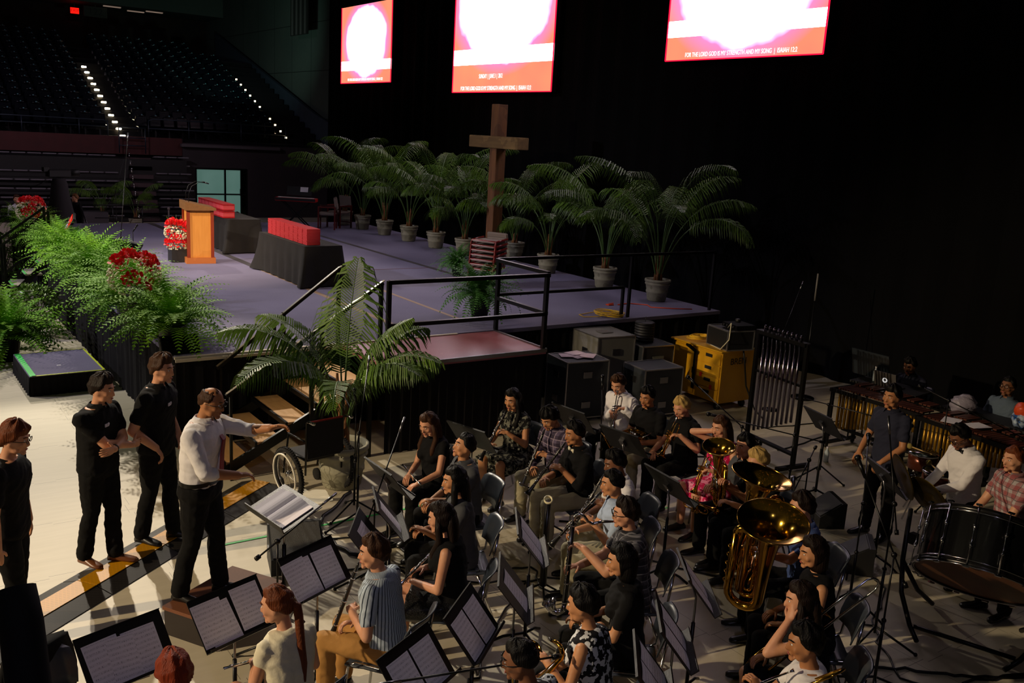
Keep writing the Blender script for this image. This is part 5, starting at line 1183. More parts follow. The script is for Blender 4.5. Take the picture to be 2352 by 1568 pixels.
    def skirt(m, g, length):
        if sit:
            R = []
            for v in range(9):
                u = v/8; yy = -.13+(.13+.44*length)*u; zc = hz-.01-.02*u; rx = (hipw+g+.01)+(.03 if u > .3 else 0)+.05*u; rz_ = .128-.022*u; R.append([Vector((rx*math.cos(6.2832*i/18), yy+.01*math.sin(i*2.3)*u, zc+rz_*math.sin(6.2832*i/18)*(1 if math.sin(6.2832*i/18) > 0 else 1.35))) for i in range(18)])
            m.loft(R)
        else: m.loft([[Vector(((hipw+g+.10*u)*math.cos(6.2832*i/18), (.115+g+.09*u)*math.sin(6.2832*i/18), hz+.02-.50*length*u)) for i in range(18)] for u in (0, .25, .5, .75, 1)])
    if low == 'dress': torso(m, .012, -.11, .3); skirt(m, .015, .95)
    link(nm, folds(remesh(m, .0115, 3, None, top, nm), .0075, x), t)
    if low == 'trousers':
        m = MB(); torso(m, .009 if not tuck else .018, -.11, .06); legs(m, .013, .98, .018); link('trousers', folds(remesh(m, .0125, 2, None, bottom, 'trousers'), .0070, y), t)
    elif low == 'shorts':
        m = MB(); torso(m, .009, -.11, .06)
        for q in (0, 1): chain(m, [hj[q], hj[q].lerp(K[q], .9)], [.092, .078], .012)
        link('shorts', remesh(m, .0125, 2, None, bottom, 'shorts'), t)
    elif low == 'skirt': m = MB(); torso(m, .010, -.11, .06); skirt(m, .014, .80); link('skirt', remesh(m, .0125, 2, None, bottom, 'skirt'), t)
    for q in (0, 1):
        m = MB(); f = A[q]; az = math.atan2(K[q].x-hj[q].x, .45) if sit else (-.25 if q == 0 else .2); dd = Vector((math.sin(az), math.cos(az), 0)); ss = Vector((dd.y, -dd.x, 0)); R = []
        for u, wd, h in ((-.075, .028, .06), (-.05, .036, .085), (0, .038, .095), (.06, .042, .065), (.12, .047, .05), (.165, .040, .040), (.19, .02, .028)):
            R.append([f+dd*(u+.01)+ss*wd*math.cos(6.2832*i/12)+Vector((0, 0, -f.z+.005+(h*.5)+h*.5*math.sin(6.2832*i/12))) for i in range(12)])
        m.loft(R); m.build('shoe', shoes, t)
    if collar and sleeve in ('short', 'long', 'rolled') and low != 'dress':
        m = MB(); c = NB+Vector((0, .012, .018)); R = []
        for dz_, r in ((-.035, .080), (.012, .066), (.018, .068), (-.02, .092), (-.035, .098)): R.append([c+up*dz_+rt*r*math.cos(a)+fwt*(r*1.02*math.sin(a)) for a in [R_(115+310*i/17) for i in range(18)]])
        vs = [p for r in R for p in r]; fs = [(i*18+k, i*18+k+1, (i+1)*18+k+1, (i+1)*18+k) for i in range(len(R)-1) for k in range(17)]; m.add(vs, fs, True); m.build('collar', top, t)
    if tie:
        m = MB(); P = [NB+fwt*(.078)-up*.01, NB+fwt*.095-up*.05, HIP+up*.40+fwt*(.148*w**.5), HIP+up*.28+fwt*(.140*w**.5), HIP+up*.10+fwt*(.14*w**.5)]
        for a, b, wa, wb in ((P[0], P[1], .024, .018), (P[1], P[2], .018, .028), (P[2], P[3], .028, .033), (P[3], P[4], .033, .038)): m.add([a-rt*wa, a+rt*wa, b+rt*wb, b-rt*wb]+[p+fwt*.010 for p in (a-rt*wa, a+rt*wa, b+rt*wb, b-rt*wb)], [(4, 5, 6, 7), (3, 2, 1, 0), (0, 1, 5, 4), (1, 2, 6, 5), (2, 3, 7, 6), (3, 0, 4, 7)])
        m.build('necktie', tie, t)
    if bow:
        m = MB(); c = NB+fwt*.088-up*.012
        for q in (-1, 1): m.loft([[c+rt*q*u+up*h*math.cos(6.283*i/8)+fwt*.010*math.sin(6.283*i/8) for i in range(8)] for u, h in ((.005, .008), (.03, .02), (.055, .024))])
        m.ball(c, (.012,)*3, 8, 6); m.build('bow_tie', bow, t)
    if belt: m = MB(); R = [[HIP+up*zz+Vector(((hipw+.020)*math.cos(6.2832*i/24), (.118*w**.5+.020)*math.sin(6.2832*i/24), 0)) for i in range(24)] for zz in (.05, .085)]; m.loft(R, cap=False); m.build('belt', BLACK, t)
    if badge: m = MB(); m.box(HIP+up*.40+fwt*.142*w**.5+rt*.075, (.05, .006, .028), Matrix((rt, fwt, up)).transposed()); m.ball(HIP+up*.405+fwt*.145*w**.5+rt*.06, (.018, .004, .016), 8, 5, Matrix((rt, fwt, up)).transposed()); o = m.build('chest_logo', mat('pale_logo', '#b9b4c4', .6), t)
    if watch: m = MB(); d = (Wr[0]-E[0]).normalized(); R9 = frame(d); m.lathe([(.030, -.012), (.034, -.008), (.034, .008), (.030, .012)], 16, mtx(Wr[0]-d*.02, R9)); m.build('wristwatch', BLACK, t)
    # face details
    for q in (-1, 1):
        m = MB(); m.smooth = True; m.ball(hp_((q*.031, .0790, .012)), (.0125, .0080, .0068), 10, 8, Rh); m.mi = 1; m.ball(hp_((q*.031, .0845, .012)), (.0052, .0036, .0052), 8, 6, Rh); m.build('eye', [mat('eye_white', '#d8d0c8', .3), mat('eye_iris', '#1c120c', .2)], t)
    for q in (-1, 1): m = MB(); m.tube([hp_((q*.016, .0935, .036)), hp_((q*.034, .089, .042)), hp_((q*.052, .074, .036))], [.004, .0045, .003], 6); m.build('eyebrow', HAIR[hair], t)
    m = MB(); m.ball(hp_((0, .0935, -.062)), (.021, .0045, .0065), 10, 6, Rh); m.build('lips', mat('lips', '#9a4a40', .5), t)
    if glasses:
        m = MB()
        for q in (-1, 1):
            c = Vector((q*.034, .103, .012)); m.tube([hp_(c+Vector((.025*math.cos(a*.524), 0, .019*math.sin(a*.524)))) for a in range(12)], .0028, 6, closed=True); m.tube([hp_((q*.059, .10, .014)), hp_((q*.080, .06, .012)), hp_((q*.083, -.01, .006))], .0028, 6)
        m.tube([hp_((-.009, .104, .014)), hp_((.009, .104, .014))], .0028, 6); m.build('glasses', LENS, t)
    # hair
    random.seed(int(abs(x*131+y*71))); tf = {'short': (.019, .027), 'buzz': (.005, .007), 'shaggy': (.024, .034), 'long': (.020, .022), 'bob': (.022, .024), 'pony': (.014, .016), 'balding': (.006, .006), 'cropped': (.012, .016), 'swept': (.016, .034)}[style]
    ph = [random.uniform(0, 6.28) for _ in range(6)]
    def hair_fn(d, p):
        x, y, zz = skull(d, p); hl = .50 if d.y > 0 else -.62
        if style in ('long', 'bob'): lo = -.75
        elif style in ('buzz', 'balding', 'cropped'): lo = -.40
        else: lo = -.50
        fr = .56 if style not in ('shaggy',) else .40
        az = math.atan2(d.x, d.y)/math.pi; aa = abs(az)        # 0 front .. 1 back
        if aa < .30: line = fr
        elif aa < .48: line = fr+( .02-fr)*((aa-.30)/.18)
        elif aa < .60: line = .02+(-.12-.02)*((aa-.48)/.12)
        else: line = -.12+(lo+.12)*((aa-.60)/.22) if aa < .82 else lo
        if style in ('long', 'bob') and aa > .42: line = min(line, -.75)
        wv = .34 if aa < .36 else .16; k = max(0, min(1, (d.z-line+.05)/wv)); k = k*k*(3-2*k); t0 = tf[0]+(tf[1]-tf[0])*max(0, d.z)**.7
        if style == 'swept': t0 *= 1+.5*max(0, d.y)
        if style == 'balding' and d.z > .72: t0 = -.004
        t0 += .004*math.sin(9*az*3.14+ph[0])*(1 if style in ('shaggy', 'short', 'swept') else .4)+.0035*math.sin(14*d.z+ph[1]+5*az)
        if style == 'shaggy': t0 += .006*math.sin(23*az+ph[2]+8*d.z)
        r = 1+((k*t0)-(1-k)*.010)/.09; return Vector((x*r, y*r, zz*r))
    m = MB(); m.ball(HC, (.080, .096, .116), 48, 34, Rh, hair_fn)
    if style in ('long', 'pony', 'bob'):
        bk = Rh @ Vector((0, -1, 0)); bk.z = 0; bk.normalize(); sd = Vector((-bk.y, bk.x, 0))
        if style == 'long':
            R = []; base = hp_((0, -.045, -.01)); yb = [0, .02, .035, .045, .055, .06, .06]
            for j, (dzz, wd, th) in enumerate(((.05, .072, .05), (-.03, .088, .055), (-.12, .098, .050), (-.20, .108, .040), (-.28, .105, .034), (-.36, .090, .028), (-.42, .05, .016))):
                c = base+bk*(yb[j]+.02)+Vector((0, 0, dzz))-up*0-fw*(.0); c = c+Vector((0, -math.sin(la)*.0, 0)); R.append([c+sd*wd*math.cos(6.2832*i/16)*(1+.05*math.sin(i*3+j))+bk*th*math.sin(6.2832*i/16) for i in range(16)])
            m.loft(R)
            for q in (-1, 1):
                P = [hp_((q*.070, .01, .03)), hp_((q*.088, .02, -.06)), NB+rt*q*.095+fwt*.055+up*.0, NB+rt*q*.10+fwt*.115-up*.10, NB+rt*q*.09+fwt*.135-up*.20]; m.tube(P, [.022, .030, .030, .028, .010], 8)
        elif style == 'pony':
            P = [hp_((0, -.09, .01)), hp_((0, -.125, -.02)), hp_((0, -.125, -.09)), NB-fwt*.125-up*.08+rt*.02, NB-fwt*.125-up*.2+rt*.03, NB-fwt*.118-up*.32+rt*.03]; m.tube(P, [.02, .030, .028, .026, .020, .006], 10)
        else:
            R = [[hp_((0, -.03, 0))+sd*wd*math.cos(6.2832*i/16)+bk*(th*math.sin(6.2832*i/16)+.02)+Vector((0, 0, dzz)) for i in range(16)] for dzz, wd, th in ((.04, .08, .07), (-.03, .095, .075), (-.10, .10, .07), (-.135, .085, .06))]; m.loft(R)
    m.build('hair', HAIR[hair], t)
    W = Matrix.Translation((x, y, z)) @ Matrix.Rotation(rz, 4, 'Z') @ Matrix.Scale(s, 4)
    info = dict(obj=t, W=W, HC=HC, Rh=Rh, NB=NB, mouth=hp_((0, .098, -.062)), wr=Wr, who=who)
    if sit and chair_label: chair(x, y, rz, 'grey stacking chair with chrome frame under the %s' % who)
    return info
def skel(sit, lean, head, twist=0, hz=None, s=1):
    """mouth position for a pose, before the person is built"""
    hz = hz or (.515 if sit else .93); la = R_(lean); up = Vector((0, math.sin(la), math.cos(la))); NB = Vector((0, 0, hz))+up*.53
    hy, hp, hr = head; Rh = Matrix.Rotation(R_(twist+hy), 3, 'Z') @ Matrix.Rotation(-R_(hp), 3, 'X') @ Matrix.Rotation(R_(hr), 3, 'Y'); HC = NB+Vector((0, .03, .02))+Rh @ Vector((0, .012, .135))
    return HC+Rh @ Vector((0, .104, -.062)), Rh
# ================================================================== the band
def deg(a): return Vector((math.cos(R_(a)), math.sin(R_(a))))
def Wm(x, y, face, z=0, s=1.0): return Matrix.Translation((x, y, z)) @ Matrix.Rotation(R_(face-90), 4, 'Z') @ Matrix.Scale(s, 4)
def seat_at(hx, hy, face, lean=6):
    f = deg(face); o = .53*math.sin(R_(lean))+.045; return hx-f.x*o, hy-f.y*o
def woodwind(hx, hy, face, label, who, ilabel, lean=6, head=(0, 8, 0), d=(0, .52, -.86), h1=.27, h2=.46, L=.66, wide=1.0, kind='clarinet', **kw):
    x, y = seat_at(hx, hy, face, lean); M, Rh = skel(True, lean, head); d = Vector(d).normalized(); M = M+d*.0; F = frame(d); yv = F @ Vector((0, 1, 0))
    p1 = M+d*h1; p2 = M+d*h2; hands = [p1-yv*.055+Vector((-.075, -.05, -.01)), p2-yv*.055+Vector((.075, -.05, -.01))]
    kw.setdefault('hdir', (Vector((.75, .55, .15)), Vector((-.75, .55, .15)))); kw.setdefault('palmn', (Vector((.35, -.2, -.9)) , Vector((-.35, -.2, -.9))))
    p = person(label, who, x, y, face, lean=lean, head=head, hands=hands, curl=(.8, .8), **kw); clarinet(Wm(x, y, face) @ mtx(M, F), ilabel, L, None, wide, kind); return p
def lap(hx, hy, face, label, who, lean=6, **kw):
    x, y = seat_at(hx, hy, face, lean); return person(label, who, x, y, face, lean=lean, **kw)
def held(hx, hy, face, label, who, make, ilabel, loc, d, hands, lean=5, up=(0, 0, 1), **kw):
    x, y = seat_at(hx, hy, face, lean); p = person(label, who, x, y, face, lean=lean, hands=hands, **kw); make(Wm(x, y, face) @ mtx(Vector(loc), frame(d, up)), ilabel); return p
# ---- first row
BOY = 'boy in the striped shirt'
woodwind(2.76, 5.41, 126, 'boy in short-sleeved striped shirt and khaki trousers, seated holding a clarinet', BOY, 'clarinet held low by the boy in the striped shirt', lean=8, head=(28, 4, 0), d=(-.05, .30, -.95), h1=.34, h2=.5, top=STRP, bottom=KHK, hair='brown', style='short', skin='light')
p = lap(1.93, 5.03, 104, 'girl with reddish ponytail and cream blouse, seated with her back to the camera', 'girl with the ponytail', female=True, top=CRM, sleeve='cap', low='skirt', bottom=BLK, hair='ginger', style='pony', skin='light', head=(38, 10, 0), collar=True, lean=9, hands=[(-.06, .33, .70), (.10, .31, .68)])
flute(Wm(*seat_at(1.93, 5.03, 104, 9), 104) @ mtx(Vector((-.25, .38, .74)), frame((.9, .15, -.25))), 'flute across the lap of the girl with the ponytail')
lap(1.17, 4.55, 92, 'person with bright red hair at the bottom edge, seated behind the wide stand', 'red-haired person', female=True, top=BLK, hair='red', style='short', skin='light', lean=6, head=(0, 20, 0))
lap(3.50, 5.70, 138, 'girl with long brown hair in a black sequined skirt, seated with bare knees', 'girl in the sequined skirt', female=True, top=BLK, sleeve='none', low='skirt', bottom=SEQ, hair='dark', style='long', skin='light', head=(5, 12, 0), collar=False, hands=[(-.10, .30, .68), (.12, .26, .70)])
flute(Wm(*seat_at(3.50, 5.70, 138), 138) @ mtx(Vector((-.22, .42, .66)), frame((.85, -.35, .22))), 'flute across the lap of the girl in the sequined skirt')
lap(3.98, 6.33, 156, 'girl with long straight black hair and grey top, seated in profile', 'girl with long black hair', female=True, top=GRYS, low='trousers', hair='black', style='long', skin='warm', head=(5, 5, 0), collar=False, hands=[(-.04, .36, .76), (.08, .33, .72)])
lap(4.49, 7.06, 172, 'boy in charcoal collared shirt looking up to the left, lit warmly', 'boy in the charcoal shirt', top=GRYS, sleeve='rolled', hair='black', style='cropped', skin='warm', head=(-8, -12, 0), hands=[(-.04, .38, .70), (.06, .36, .66)])
lap(4.61, 7.84, 190, 'girl with long auburn-tipped hair and black sleeveless top, flute in her lap', 'girl with the auburn-tipped hair', female=True, top=BLK, sleeve='cap', hair='brown', style='long', skin='light', head=(8, 22, 0), collar=False, hands=[(-.20, .42, .66), (.05, .33, .66)])
flute(Wm(*seat_at(4.61, 7.84, 190), 190) @ mtx(Vector((-.27, .44, .68)), frame((.9, -.35, -.02))), 'flute in the lap of the girl with auburn-tipped hair')
# ---- second row
woodwind(5.90, 8.21, 196, 'girl in black and grey patterned dress playing a clarinet near the dark stage skirt', 'girl in the patterned dress', 'clarinet played by the girl in the patterned dress', female=True, top=ZIG, low='dress', sleeve='cap', hair='black', style='long', skin='warm', head=(4, 14, 0), d=(.1, .55, -.84), collar=False)
woodwind(5.94, 7.51, 184, 'boy with shaggy black hair and dark plaid shirt bending over his clarinet', 'boy in the dark plaid shirt', 'clarinet held by the shaggy-haired boy in dark plaid', top=PLP, sleeve='long', bottom=PKH, hair='black', style='shaggy', skin='warm', head=(4, 30, 0), d=(0, .42, -.9), lean=10)
woodwind(5.77, 6.91, 168, 'boy in black shirt and pale bow tie playing a clarinet, pale khaki trousers', 'boy with the pale bow tie', 'clarinet played by the boy with the pale bow tie', top=BLK, sleeve='rolled', bottom=PKH, hair='black', style='short', skin='tan', bow=CRM, head=(2, 10, 0), d=(0, .60, -.8))
woodwind(5.58, 6.05, 158, 'boy in white shirt half hidden behind the boy in light blue', 'boy in the white shirt behind', 'clarinet of the half hidden boy in white', top=WHT, sleeve='short', bottom=PKH, hair='black', style='short', skin='brown', head=(5, 15, 0), d=(-.1, .50, -.86))
woodwind(5.20, 5.66, 150, 'boy in light blue shirt playing a clarinet upright before his face', 'boy in the light blue shirt', 'clarinet of the boy in the light blue shirt', top=LBL, sleeve='short', bottom=PKH, hair='black', style='cropped', skin='warm', head=(4, 8, 0), d=(.0, .62, -.78))
x, y = seat_at(4.85, 5.10, 146, 8); Mo, Rh = skel(True, 8, (0, 6, 0))
person('heavyset boy with glasses and grey plaid shirt playing a bass clarinet', 'boy with glasses and bass clarinet', x, y, 146, lean=8, w=1.18, top=PLD, sleeve='short', hair='dark', style='short', skin='light', glasses=True, head=(0, 6, 0), hands=[Mo+Vector((-.07, .22, -.22)), Mo+Vector((.08, .24, -.44))], hdir=((.5, .8, .2), (-.5, .8, .2)), curl=(.8, .8), feet=[(-.2, .30), (.2, .30)], knees=[(-.2, .42), (.2, .42)])
bass_clarinet(Wm(x, y, 146) @ mtx(Mo, Matrix.Identity(3)), 'bass clarinet with curved silver neck, played by the boy with glasses')
lap(4.25, 4.46, 140, 'girl with short black hair and black top in profile, below the bass clarinet player', 'girl with short black hair', female=True, top=BLK, sleeve='short', hair='black', style='bob', skin='warm', head=(4, 8, 0), collar=False, lean=4, hands=[(-.1, .34, .74), (.14, .32, .66)])
x, y = seat_at(3.61, 4.10, 118, 8)
person('person with short black hair and black and white floral top, saxophone strap round the neck', 'person in the floral top', x, y, 118, lean=8, female=True, top=FLB, sleeve='none', low='trousers', hair='black', style='short', skin='warm', head=(10, 10, 0), collar=False, hands=[(-.13, .30, .78), (-.10, .38, .62)], curl=(.8, .8))
saxophone(Wm(x, y, 118) @ mtx(Vector((-.18, .26, .98)), frame((-.25, -.55, .85))), 'saxophone across the lap of the person in the floral top')
lap(2.90, 3.78, 108, 'dark-haired person in glasses at the bottom edge, facing left', 'dark-haired person with glasses', top=FLB, hair='black', style='cropped', skin='brown', glasses=True, head=(34, 12, 0), lean=8, collar=False)
m = MB(); m.tube([(0, 0, .02), (0, 0, .8)], .03, 12); tb = thing('bassoon', 'dark bassoon with an ivory ring at its top standing among the stands', 'bassoon', (4.85, 6.12, 0))
m = MB(); m.tube([(0, 0, .10), (-.03, -.03, .93)], [.034, .026], 14); m.build('body', EBONY, tb)
m = MB(); m.lathe([(.034, -.02), (.042, .0), (.042, .012), (.032, .018), (.028, 0)], 22, mtx((-.03, -.03, .95), frame((-.45, -.6, .9))), cap=False); m.build('bell_ring', IVORY, tb)
for k in range(3): m = MB(); m.tube([(0, 0, .12), (.16*math.cos(k*2.1), .16*math.sin(k*2.1), .01)], .01, 6); m.build('stand_leg', BLACK, tb)
# ---- third row
VT = dict(curl=(.95, .95))
def trp(hx, hy, face, label, who, il, mt=None, loc=(-.04, .32, 1.12), d=(-.05, .50, -.85), lean=4, h1=.17, second=None, **kw):
    loc = Vector(loc); dd = Vector(d).normalized(); g = loc+dd*.22; hands = [g+Vector((-.09, -.09, 0)), second or g+Vector((.10, -.06, -.08))]
    kw.setdefault('hdir', ((.6, .75, .1), (-.7, .5, .1))); kw.setdefault('curl', (.95, .9))
    return held(hx, hy, face, label, who, lambda M, l: trumpet(M, l, mt), il, loc, dd, hands, lean, **kw)
trp(7.57, 8.28, 190, 'boy in white shirt looking down at his upright silver trumpet', 'trumpeter in white', 'silver trumpet held upright by the boy in white', SILV, (-.16, .34, 1.16), (.02, .12, -1), top=WHT, sleeve='long', hair='brown', style='short', skin='light', head=(8, 26, 0), lean=5)
x, y = seat_at(7.45, 7.64, 184, 6); person('boy in black shirt looking down at a horn in his lap', 'horn player in black', x, y, 184, top=BLK, sleeve='short', bottom=PKH, hair='black', style='short', skin='tan', head=(8, 14, 0), hands=[(-.14, .34, .70), (.16, .30, .70)])
french_horn(Wm(x, y, 184) @ mtx(Vector((0, .32, .75)), Euler((R_(80), 0, 0)).to_matrix()), 'french horn in the lap of the boy in black')
trp(7.56, 7.16, 176, 'blond boy in black polo shirt with a trumpet resting bell down on his knee', 'blond trumpeter', 'trumpet held bell down by the blond boy', BRASS, (-.14, .30, 1.13), (-.08, .50, -.85), top=BLK, sleeve='short', hair='blond', style='short', skin='light', head=(6, 22, 0), second=Vector((.12, .40, .64)))
trp(7.38, 6.40, 170, 'girl in bright pink floral dress with long brown hair and a hand at her cheek', 'girl in the pink dress', 'trumpet held bell down by the girl in pink', BRASS, (-.12, .34, 1.0), (-.10, .40, -.9), female=True, top=FLP, low='dress', sleeve='none', hair='brown', style='long', skin='light', head=(5, 14, 0), collar=False, second=Vector((.05, .16, 1.14)), hdir=((.6, .75, .1), (0, -.1, 1)))
x, y = seat_at(7.10, 5.84, 166, 4); person('dark-haired boy partly hidden behind the baritone horn', 'baritone horn player', x, y, 166, top=GRYS, sleeve='short', hair='black', style='short', skin='light', head=(10, 6, 0), hands=[(-.12, .36, .84), (.10, .36, .76)], lean=4, curl=(.9, .9))
tuba(Wm(x, y, 166) @ mtx(Vector((.02, .36, .60)), Euler((R_(-10), R_(-12), 0)).to_matrix() @ Matrix.Rotation(R_(0), 3, 'Z')), 'small brass baritone horn with many tubes, leftmost of the big horns', 'baritone_horn', .72, 'baritone horn', -1, .60)
x, y = seat_at(6.94, 5.47, 160, 4); person('blond player mostly hidden behind the farther tuba', 'blond tuba player', x, y, 160, top=BLK, hair='blond', style='short', skin='light', head=(0, 20, 0), hands=[(-.10, .42, .80), (.2, .34, .9)], curl=(.9, .9))
tuba(mtx((6.12, 5.04, .44), frame((.10, -.16, 1)) @ Matrix.Rotation(R_(150), 3, 'Z')), 'farther of the two large brass tubas, bell tilted to the right', s=.98)
x, y = seat_at(6.30, 4.50, 146, 4); person('tuba player in blue shirt almost hidden behind the nearest brass tuba', 'tuba player in blue', x, y, 146, top=BLU, sleeve='short', hair='dark', style='short', skin='light', head=(-6, 8, 0), hands=[(-.30, .50, .92), (-.16, .46, .80)], curl=(.7, .9), watch=True, lean=4)
tuba(mtx((5.74, 4.42, .42), frame((-.20, -.22, 1)) @ Matrix.Rotation(R_(-25), 3, 'Z')), 'nearest large brass tuba with wide bell opening to the camera', s=1.0, k_=1.04)
# arm reaching round the farther tuba is that player's
x, y = seat_at(5.64, 3.88, 138, 6); person('person with short dark hair and sleeveless black top, seen from behind beside the nearest tuba', 'person in the sleeveless top', x, y, 138, female=True, top=BLK, sleeve='none', hair='dark', style='bob', skin='warm', head=(14, 8, 0), collar=False)
x, y = seat_at(5.01, 3.40, 134, 4); person('girl with long dark hair resting her face on her hand, trombone beside her', 'girl resting her face', x, y, 134, female=True, top=BLK, sleeve='cap', low='shorts', bottom=BLK, hair='dark', style='long', skin='light', head=(10, 8, 0), collar=False, hands=[(-.10, .24, 1.07), (.14, .32, .66)], hdir=((.3, -.3, 1), None), lean=12, pole=[(-.2, .9, -.6), (.6, -.5, -.8)])
trombone(mtx((4.95, 3.60, .75), frame((.42, -.25, .45))), 'trombone leaning back beside the girl resting her face')
x, y = seat_at(4.50, 3.07, 132, 6); person('boy in light shirt with neck chain at the bottom right, holding a trombone', 'boy in the light shirt with trombone', x, y, 132, top=WHT, sleeve='short', hair='black', style='short', skin='tan', head=(10, 6, 0), collar=False, hands=[(-.14, .34, .90), (.02, .44, .80)], curl=(.9, .9))
trombone(Wm(x, y, 132) @ mtx(Vector((-.10, .16, 1.06)), frame((.05, .75, -.55))), 'trombone with bright bell held by the boy in the light shirt')
trumpet(mtx((6.60, 6.22, .605), frame((.12, -1, .02))), 'trumpet lying level across a lap below the girl in the pink dress')
# ---- percussion side
person('boy in dark navy shirt standing at the percussion looking left', 'boy in navy', 8.95, 5.42, 172, sit=False, top=NAVY, sleeve='short', hair='black', style='short', skin='tan', head=(4, 4, 0), hands=[(-.16, .26, .96), (.16, .26, .96)], lean=2)
cx_, cy_ = 8.62, 4.36; person('boy in white shirt, black bow tie and glasses looking down, holding cymbals', 'boy with cymbals', cx_, cy_, 158, sit=False, top=WHT, sleeve='long', hair='black', style='short', skin='brown', glasses=True, bow=BLK, head=(4, 34, 0), lean=6, hands=[(-.06, .40, 1.04), (.16, .36, .98)], curl=(1.1, 1.1), s=.97)
def cymbal(M, label):
    t = thing('cymbal', label, 'cymbal', M=M, group='pair of hand cymbals'); m = MB(); m.lathe([(.0, .045), (.03, .042), (.05, .028), (.06, .02), (.15, .010), (.235, 0), (.235, -.002), (.15, .007), (.06, .016), (0, .04)], 36, cap=False); m.build('plate', mat('aged_bronze', '#5d4c1e', .3, .9, noise=(20, '#3a3014', .3)), t)
    m = MB(); m.tube([(0, 0, .04), (.0, .02, .10), (0, -.02, .14), (0, 0, .045)], .008, 6); m.build('strap', BLACK, t)
cymbal(mtx((8.12, 4.72, 1.08), frame((.75, -.55, .35))), 'large hand cymbal held edge up, left of the pair'); cymbal(mtx((8.10, 4.42, .98), frame((.85, -.2, .5))), 'hand cymbal right of the pair, overlapping the drum')
person('boy with short reddish hair and red plaid shirt at the right edge', 'boy in red plaid', 8.38, 3.78, 155, sit=False, top=PLR, sleeve='short', hair='ginger', style='cropped', skin='light', head=(6, 6, 0), lean=4, s=.95, hands=[(-.14, .36, .98), (.16, .34, .96)])
x, y = seat_at(12.15, 5.85, 176, 0); person('man in blue-grey shirt and glasses sitting back in the dark at the right', 'man sitting back in the dark', x, y, 176, top=mat('blue_grey_shirt', '#4c5a6a', .85, bump=(14, .3)), sleeve='long', hair='black', skin='brown', style='cropped', glasses=True, lean=-6, s=1.05)
x, y = seat_at(12.35, 7.30, 182, 4); person('person in dark clothes behind the open laptop', 'person behind the laptop', x, y, 182, top=NAVY, sleeve='long', hair='black', skin='brown', lean=8, head=(0, 20, 0))
# ---- standing men on the left
CB = .25
cond = person('conductor in white shirt with rolled sleeves and red tie standing on the box', 'conductor', 2.05, 7.12, -38, sit=False, z=CB, top=WHT, sleeve='rolled', hair='brown', style='balding', skin='tan', glasses=True, tie=mat('dark_red_tie', '#7a1420', .6), belt=True, tuck=True, head=(-8, 14, 0), lean=3, s=1.04, w=1.28,
       hands=[(-.10, .52, 1.40), (.12, .34, 1.08)], pole=[(-.7, .0, -.7), (.8, -.35, -.5)], hdir=((-.15, 1, .25), (-.75, .7, -.1)), palmn=((.5, .2, -.8), (.2, -.2, -1)), curl=(.55, .6), feet=[(-.08, .12), (.14, -.12)], vox=.009)
person('man in black polo shirt standing with arms crossed on the cable ramp', 'man with crossed arms', 1.55, 8.52, -48, sit=False, z=.055, top=BLK, sleeve='short', hair='dark', style='swept', skin='light', badge=True, head=(10, 8, 0), lean=1, s=1.03, w=1.16, shoes=BSH, hands=[(.10, .24, 1.13), (-.13, .25, 1.10)], pole=[(-.9, .1, -.7), (.9, .1, -.7)], hdir=((1, .1, .05), (-1, .1, -.05)), palmn=((0, -1, 0), (0, -1, 0)), curl=(.3, .5), watch=True, feet=[(-.05, .10), (.10, -.10)])
person('taller bearded man in black polo with a hand in his pocket', 'bearded man', 2.12, 8.78, -40, sit=False, z=.055, top=BLK, sleeve='short', hair='brown', style='swept', skin='light', badge=True, head=(-4, 6, 0), lean=2, s=1.07, w=1.2, hands=[(-.22, .10, .96), (.21, .10, .96)], pole=[(-.8, -.8, 0), (.8, -.8, 0)], hdir=(None, (-.2, .5, -.8)), feet=[(-.05, .12), (.12, -.1)])
person('man in black t-shirt with curly reddish hair and glasses at the left edge', 'man at the left edge', .72, 7.62, -25, sit=False, z=0, top=BLK, sleeve='short', hair='ginger', style='shaggy', skin='light', glasses=True, head=(0, 10, 0), lean=2, s=1.02, w=1.2, collar=False, hands=[(-.28, .06, .82), (.29, .02, .82)])
# ---- far left people
person('man in white shirt and tie seated far beyond the stage at the left edge', 'far man in white', 3.95, 33.0, -90, top=WHT, sleeve='long', tie=BLK, hair='brown', skin='light', s=1.08, vox=.014, lean=0)
person('dim dark-haired person seated behind the farther flowers', 'far dark-haired person', 4.65, 34.6, -90, top=BLK, hair='dark', skin='light', vox=.014)
person('dim person in black with fair hair beyond the stage by the slim silver pole', 'far person in black', 5.35, 30.8, 200, sit=False, top=BLK, sleeve='long', hair='light', style='short', skin='light', vox=.014, s=.95)
person('dim crouched figure in black behind the stage near the glass door', 'far crouched person', 9.6, 28.6, 190, top=BLK, hair='black', skin='light', vox=.014)
# ---- music stands
def st(x, y, tx, ty, label, pages=None, pl=None):
    a = math.degrees(math.atan2(ty-y, tx-x)); stand(x, y, a, label, pages or ((-.115, 0, 0), (.112, 0, 0)), pl)
st(1.09, 5.32, 1.30, 4.55, 'wide black music stand at the bottom left in front of the red-haired person', ((-.13, .01, 2), (.10, .0, 0), (-.02, -.01, -4)), 'bottom left stand')
st(1.78, 5.47, 1.98, 4.85, 'black music stand with two spread sheets, in front of the ponytail girl', ((-.10, -.01, 3), (.135, .03, 0), (-.16, .02, 0)), 'stand of the ponytail girl')
st(2.50, 5.80, 2.75, 5.20, 'black music stand with three sheets, beside the boy in the striped shirt', ((-.12, 0, 0), (.11, .0, -2), (-.17, .01, 2)), 'stand of the striped shirt boy')
st(3.07, 6.11, 3.6, 5.75, 'black music stand half hidden behind the striped shirt boy', ((.02, 0, 0),), 'half hidden stand behind the striped shirt boy')
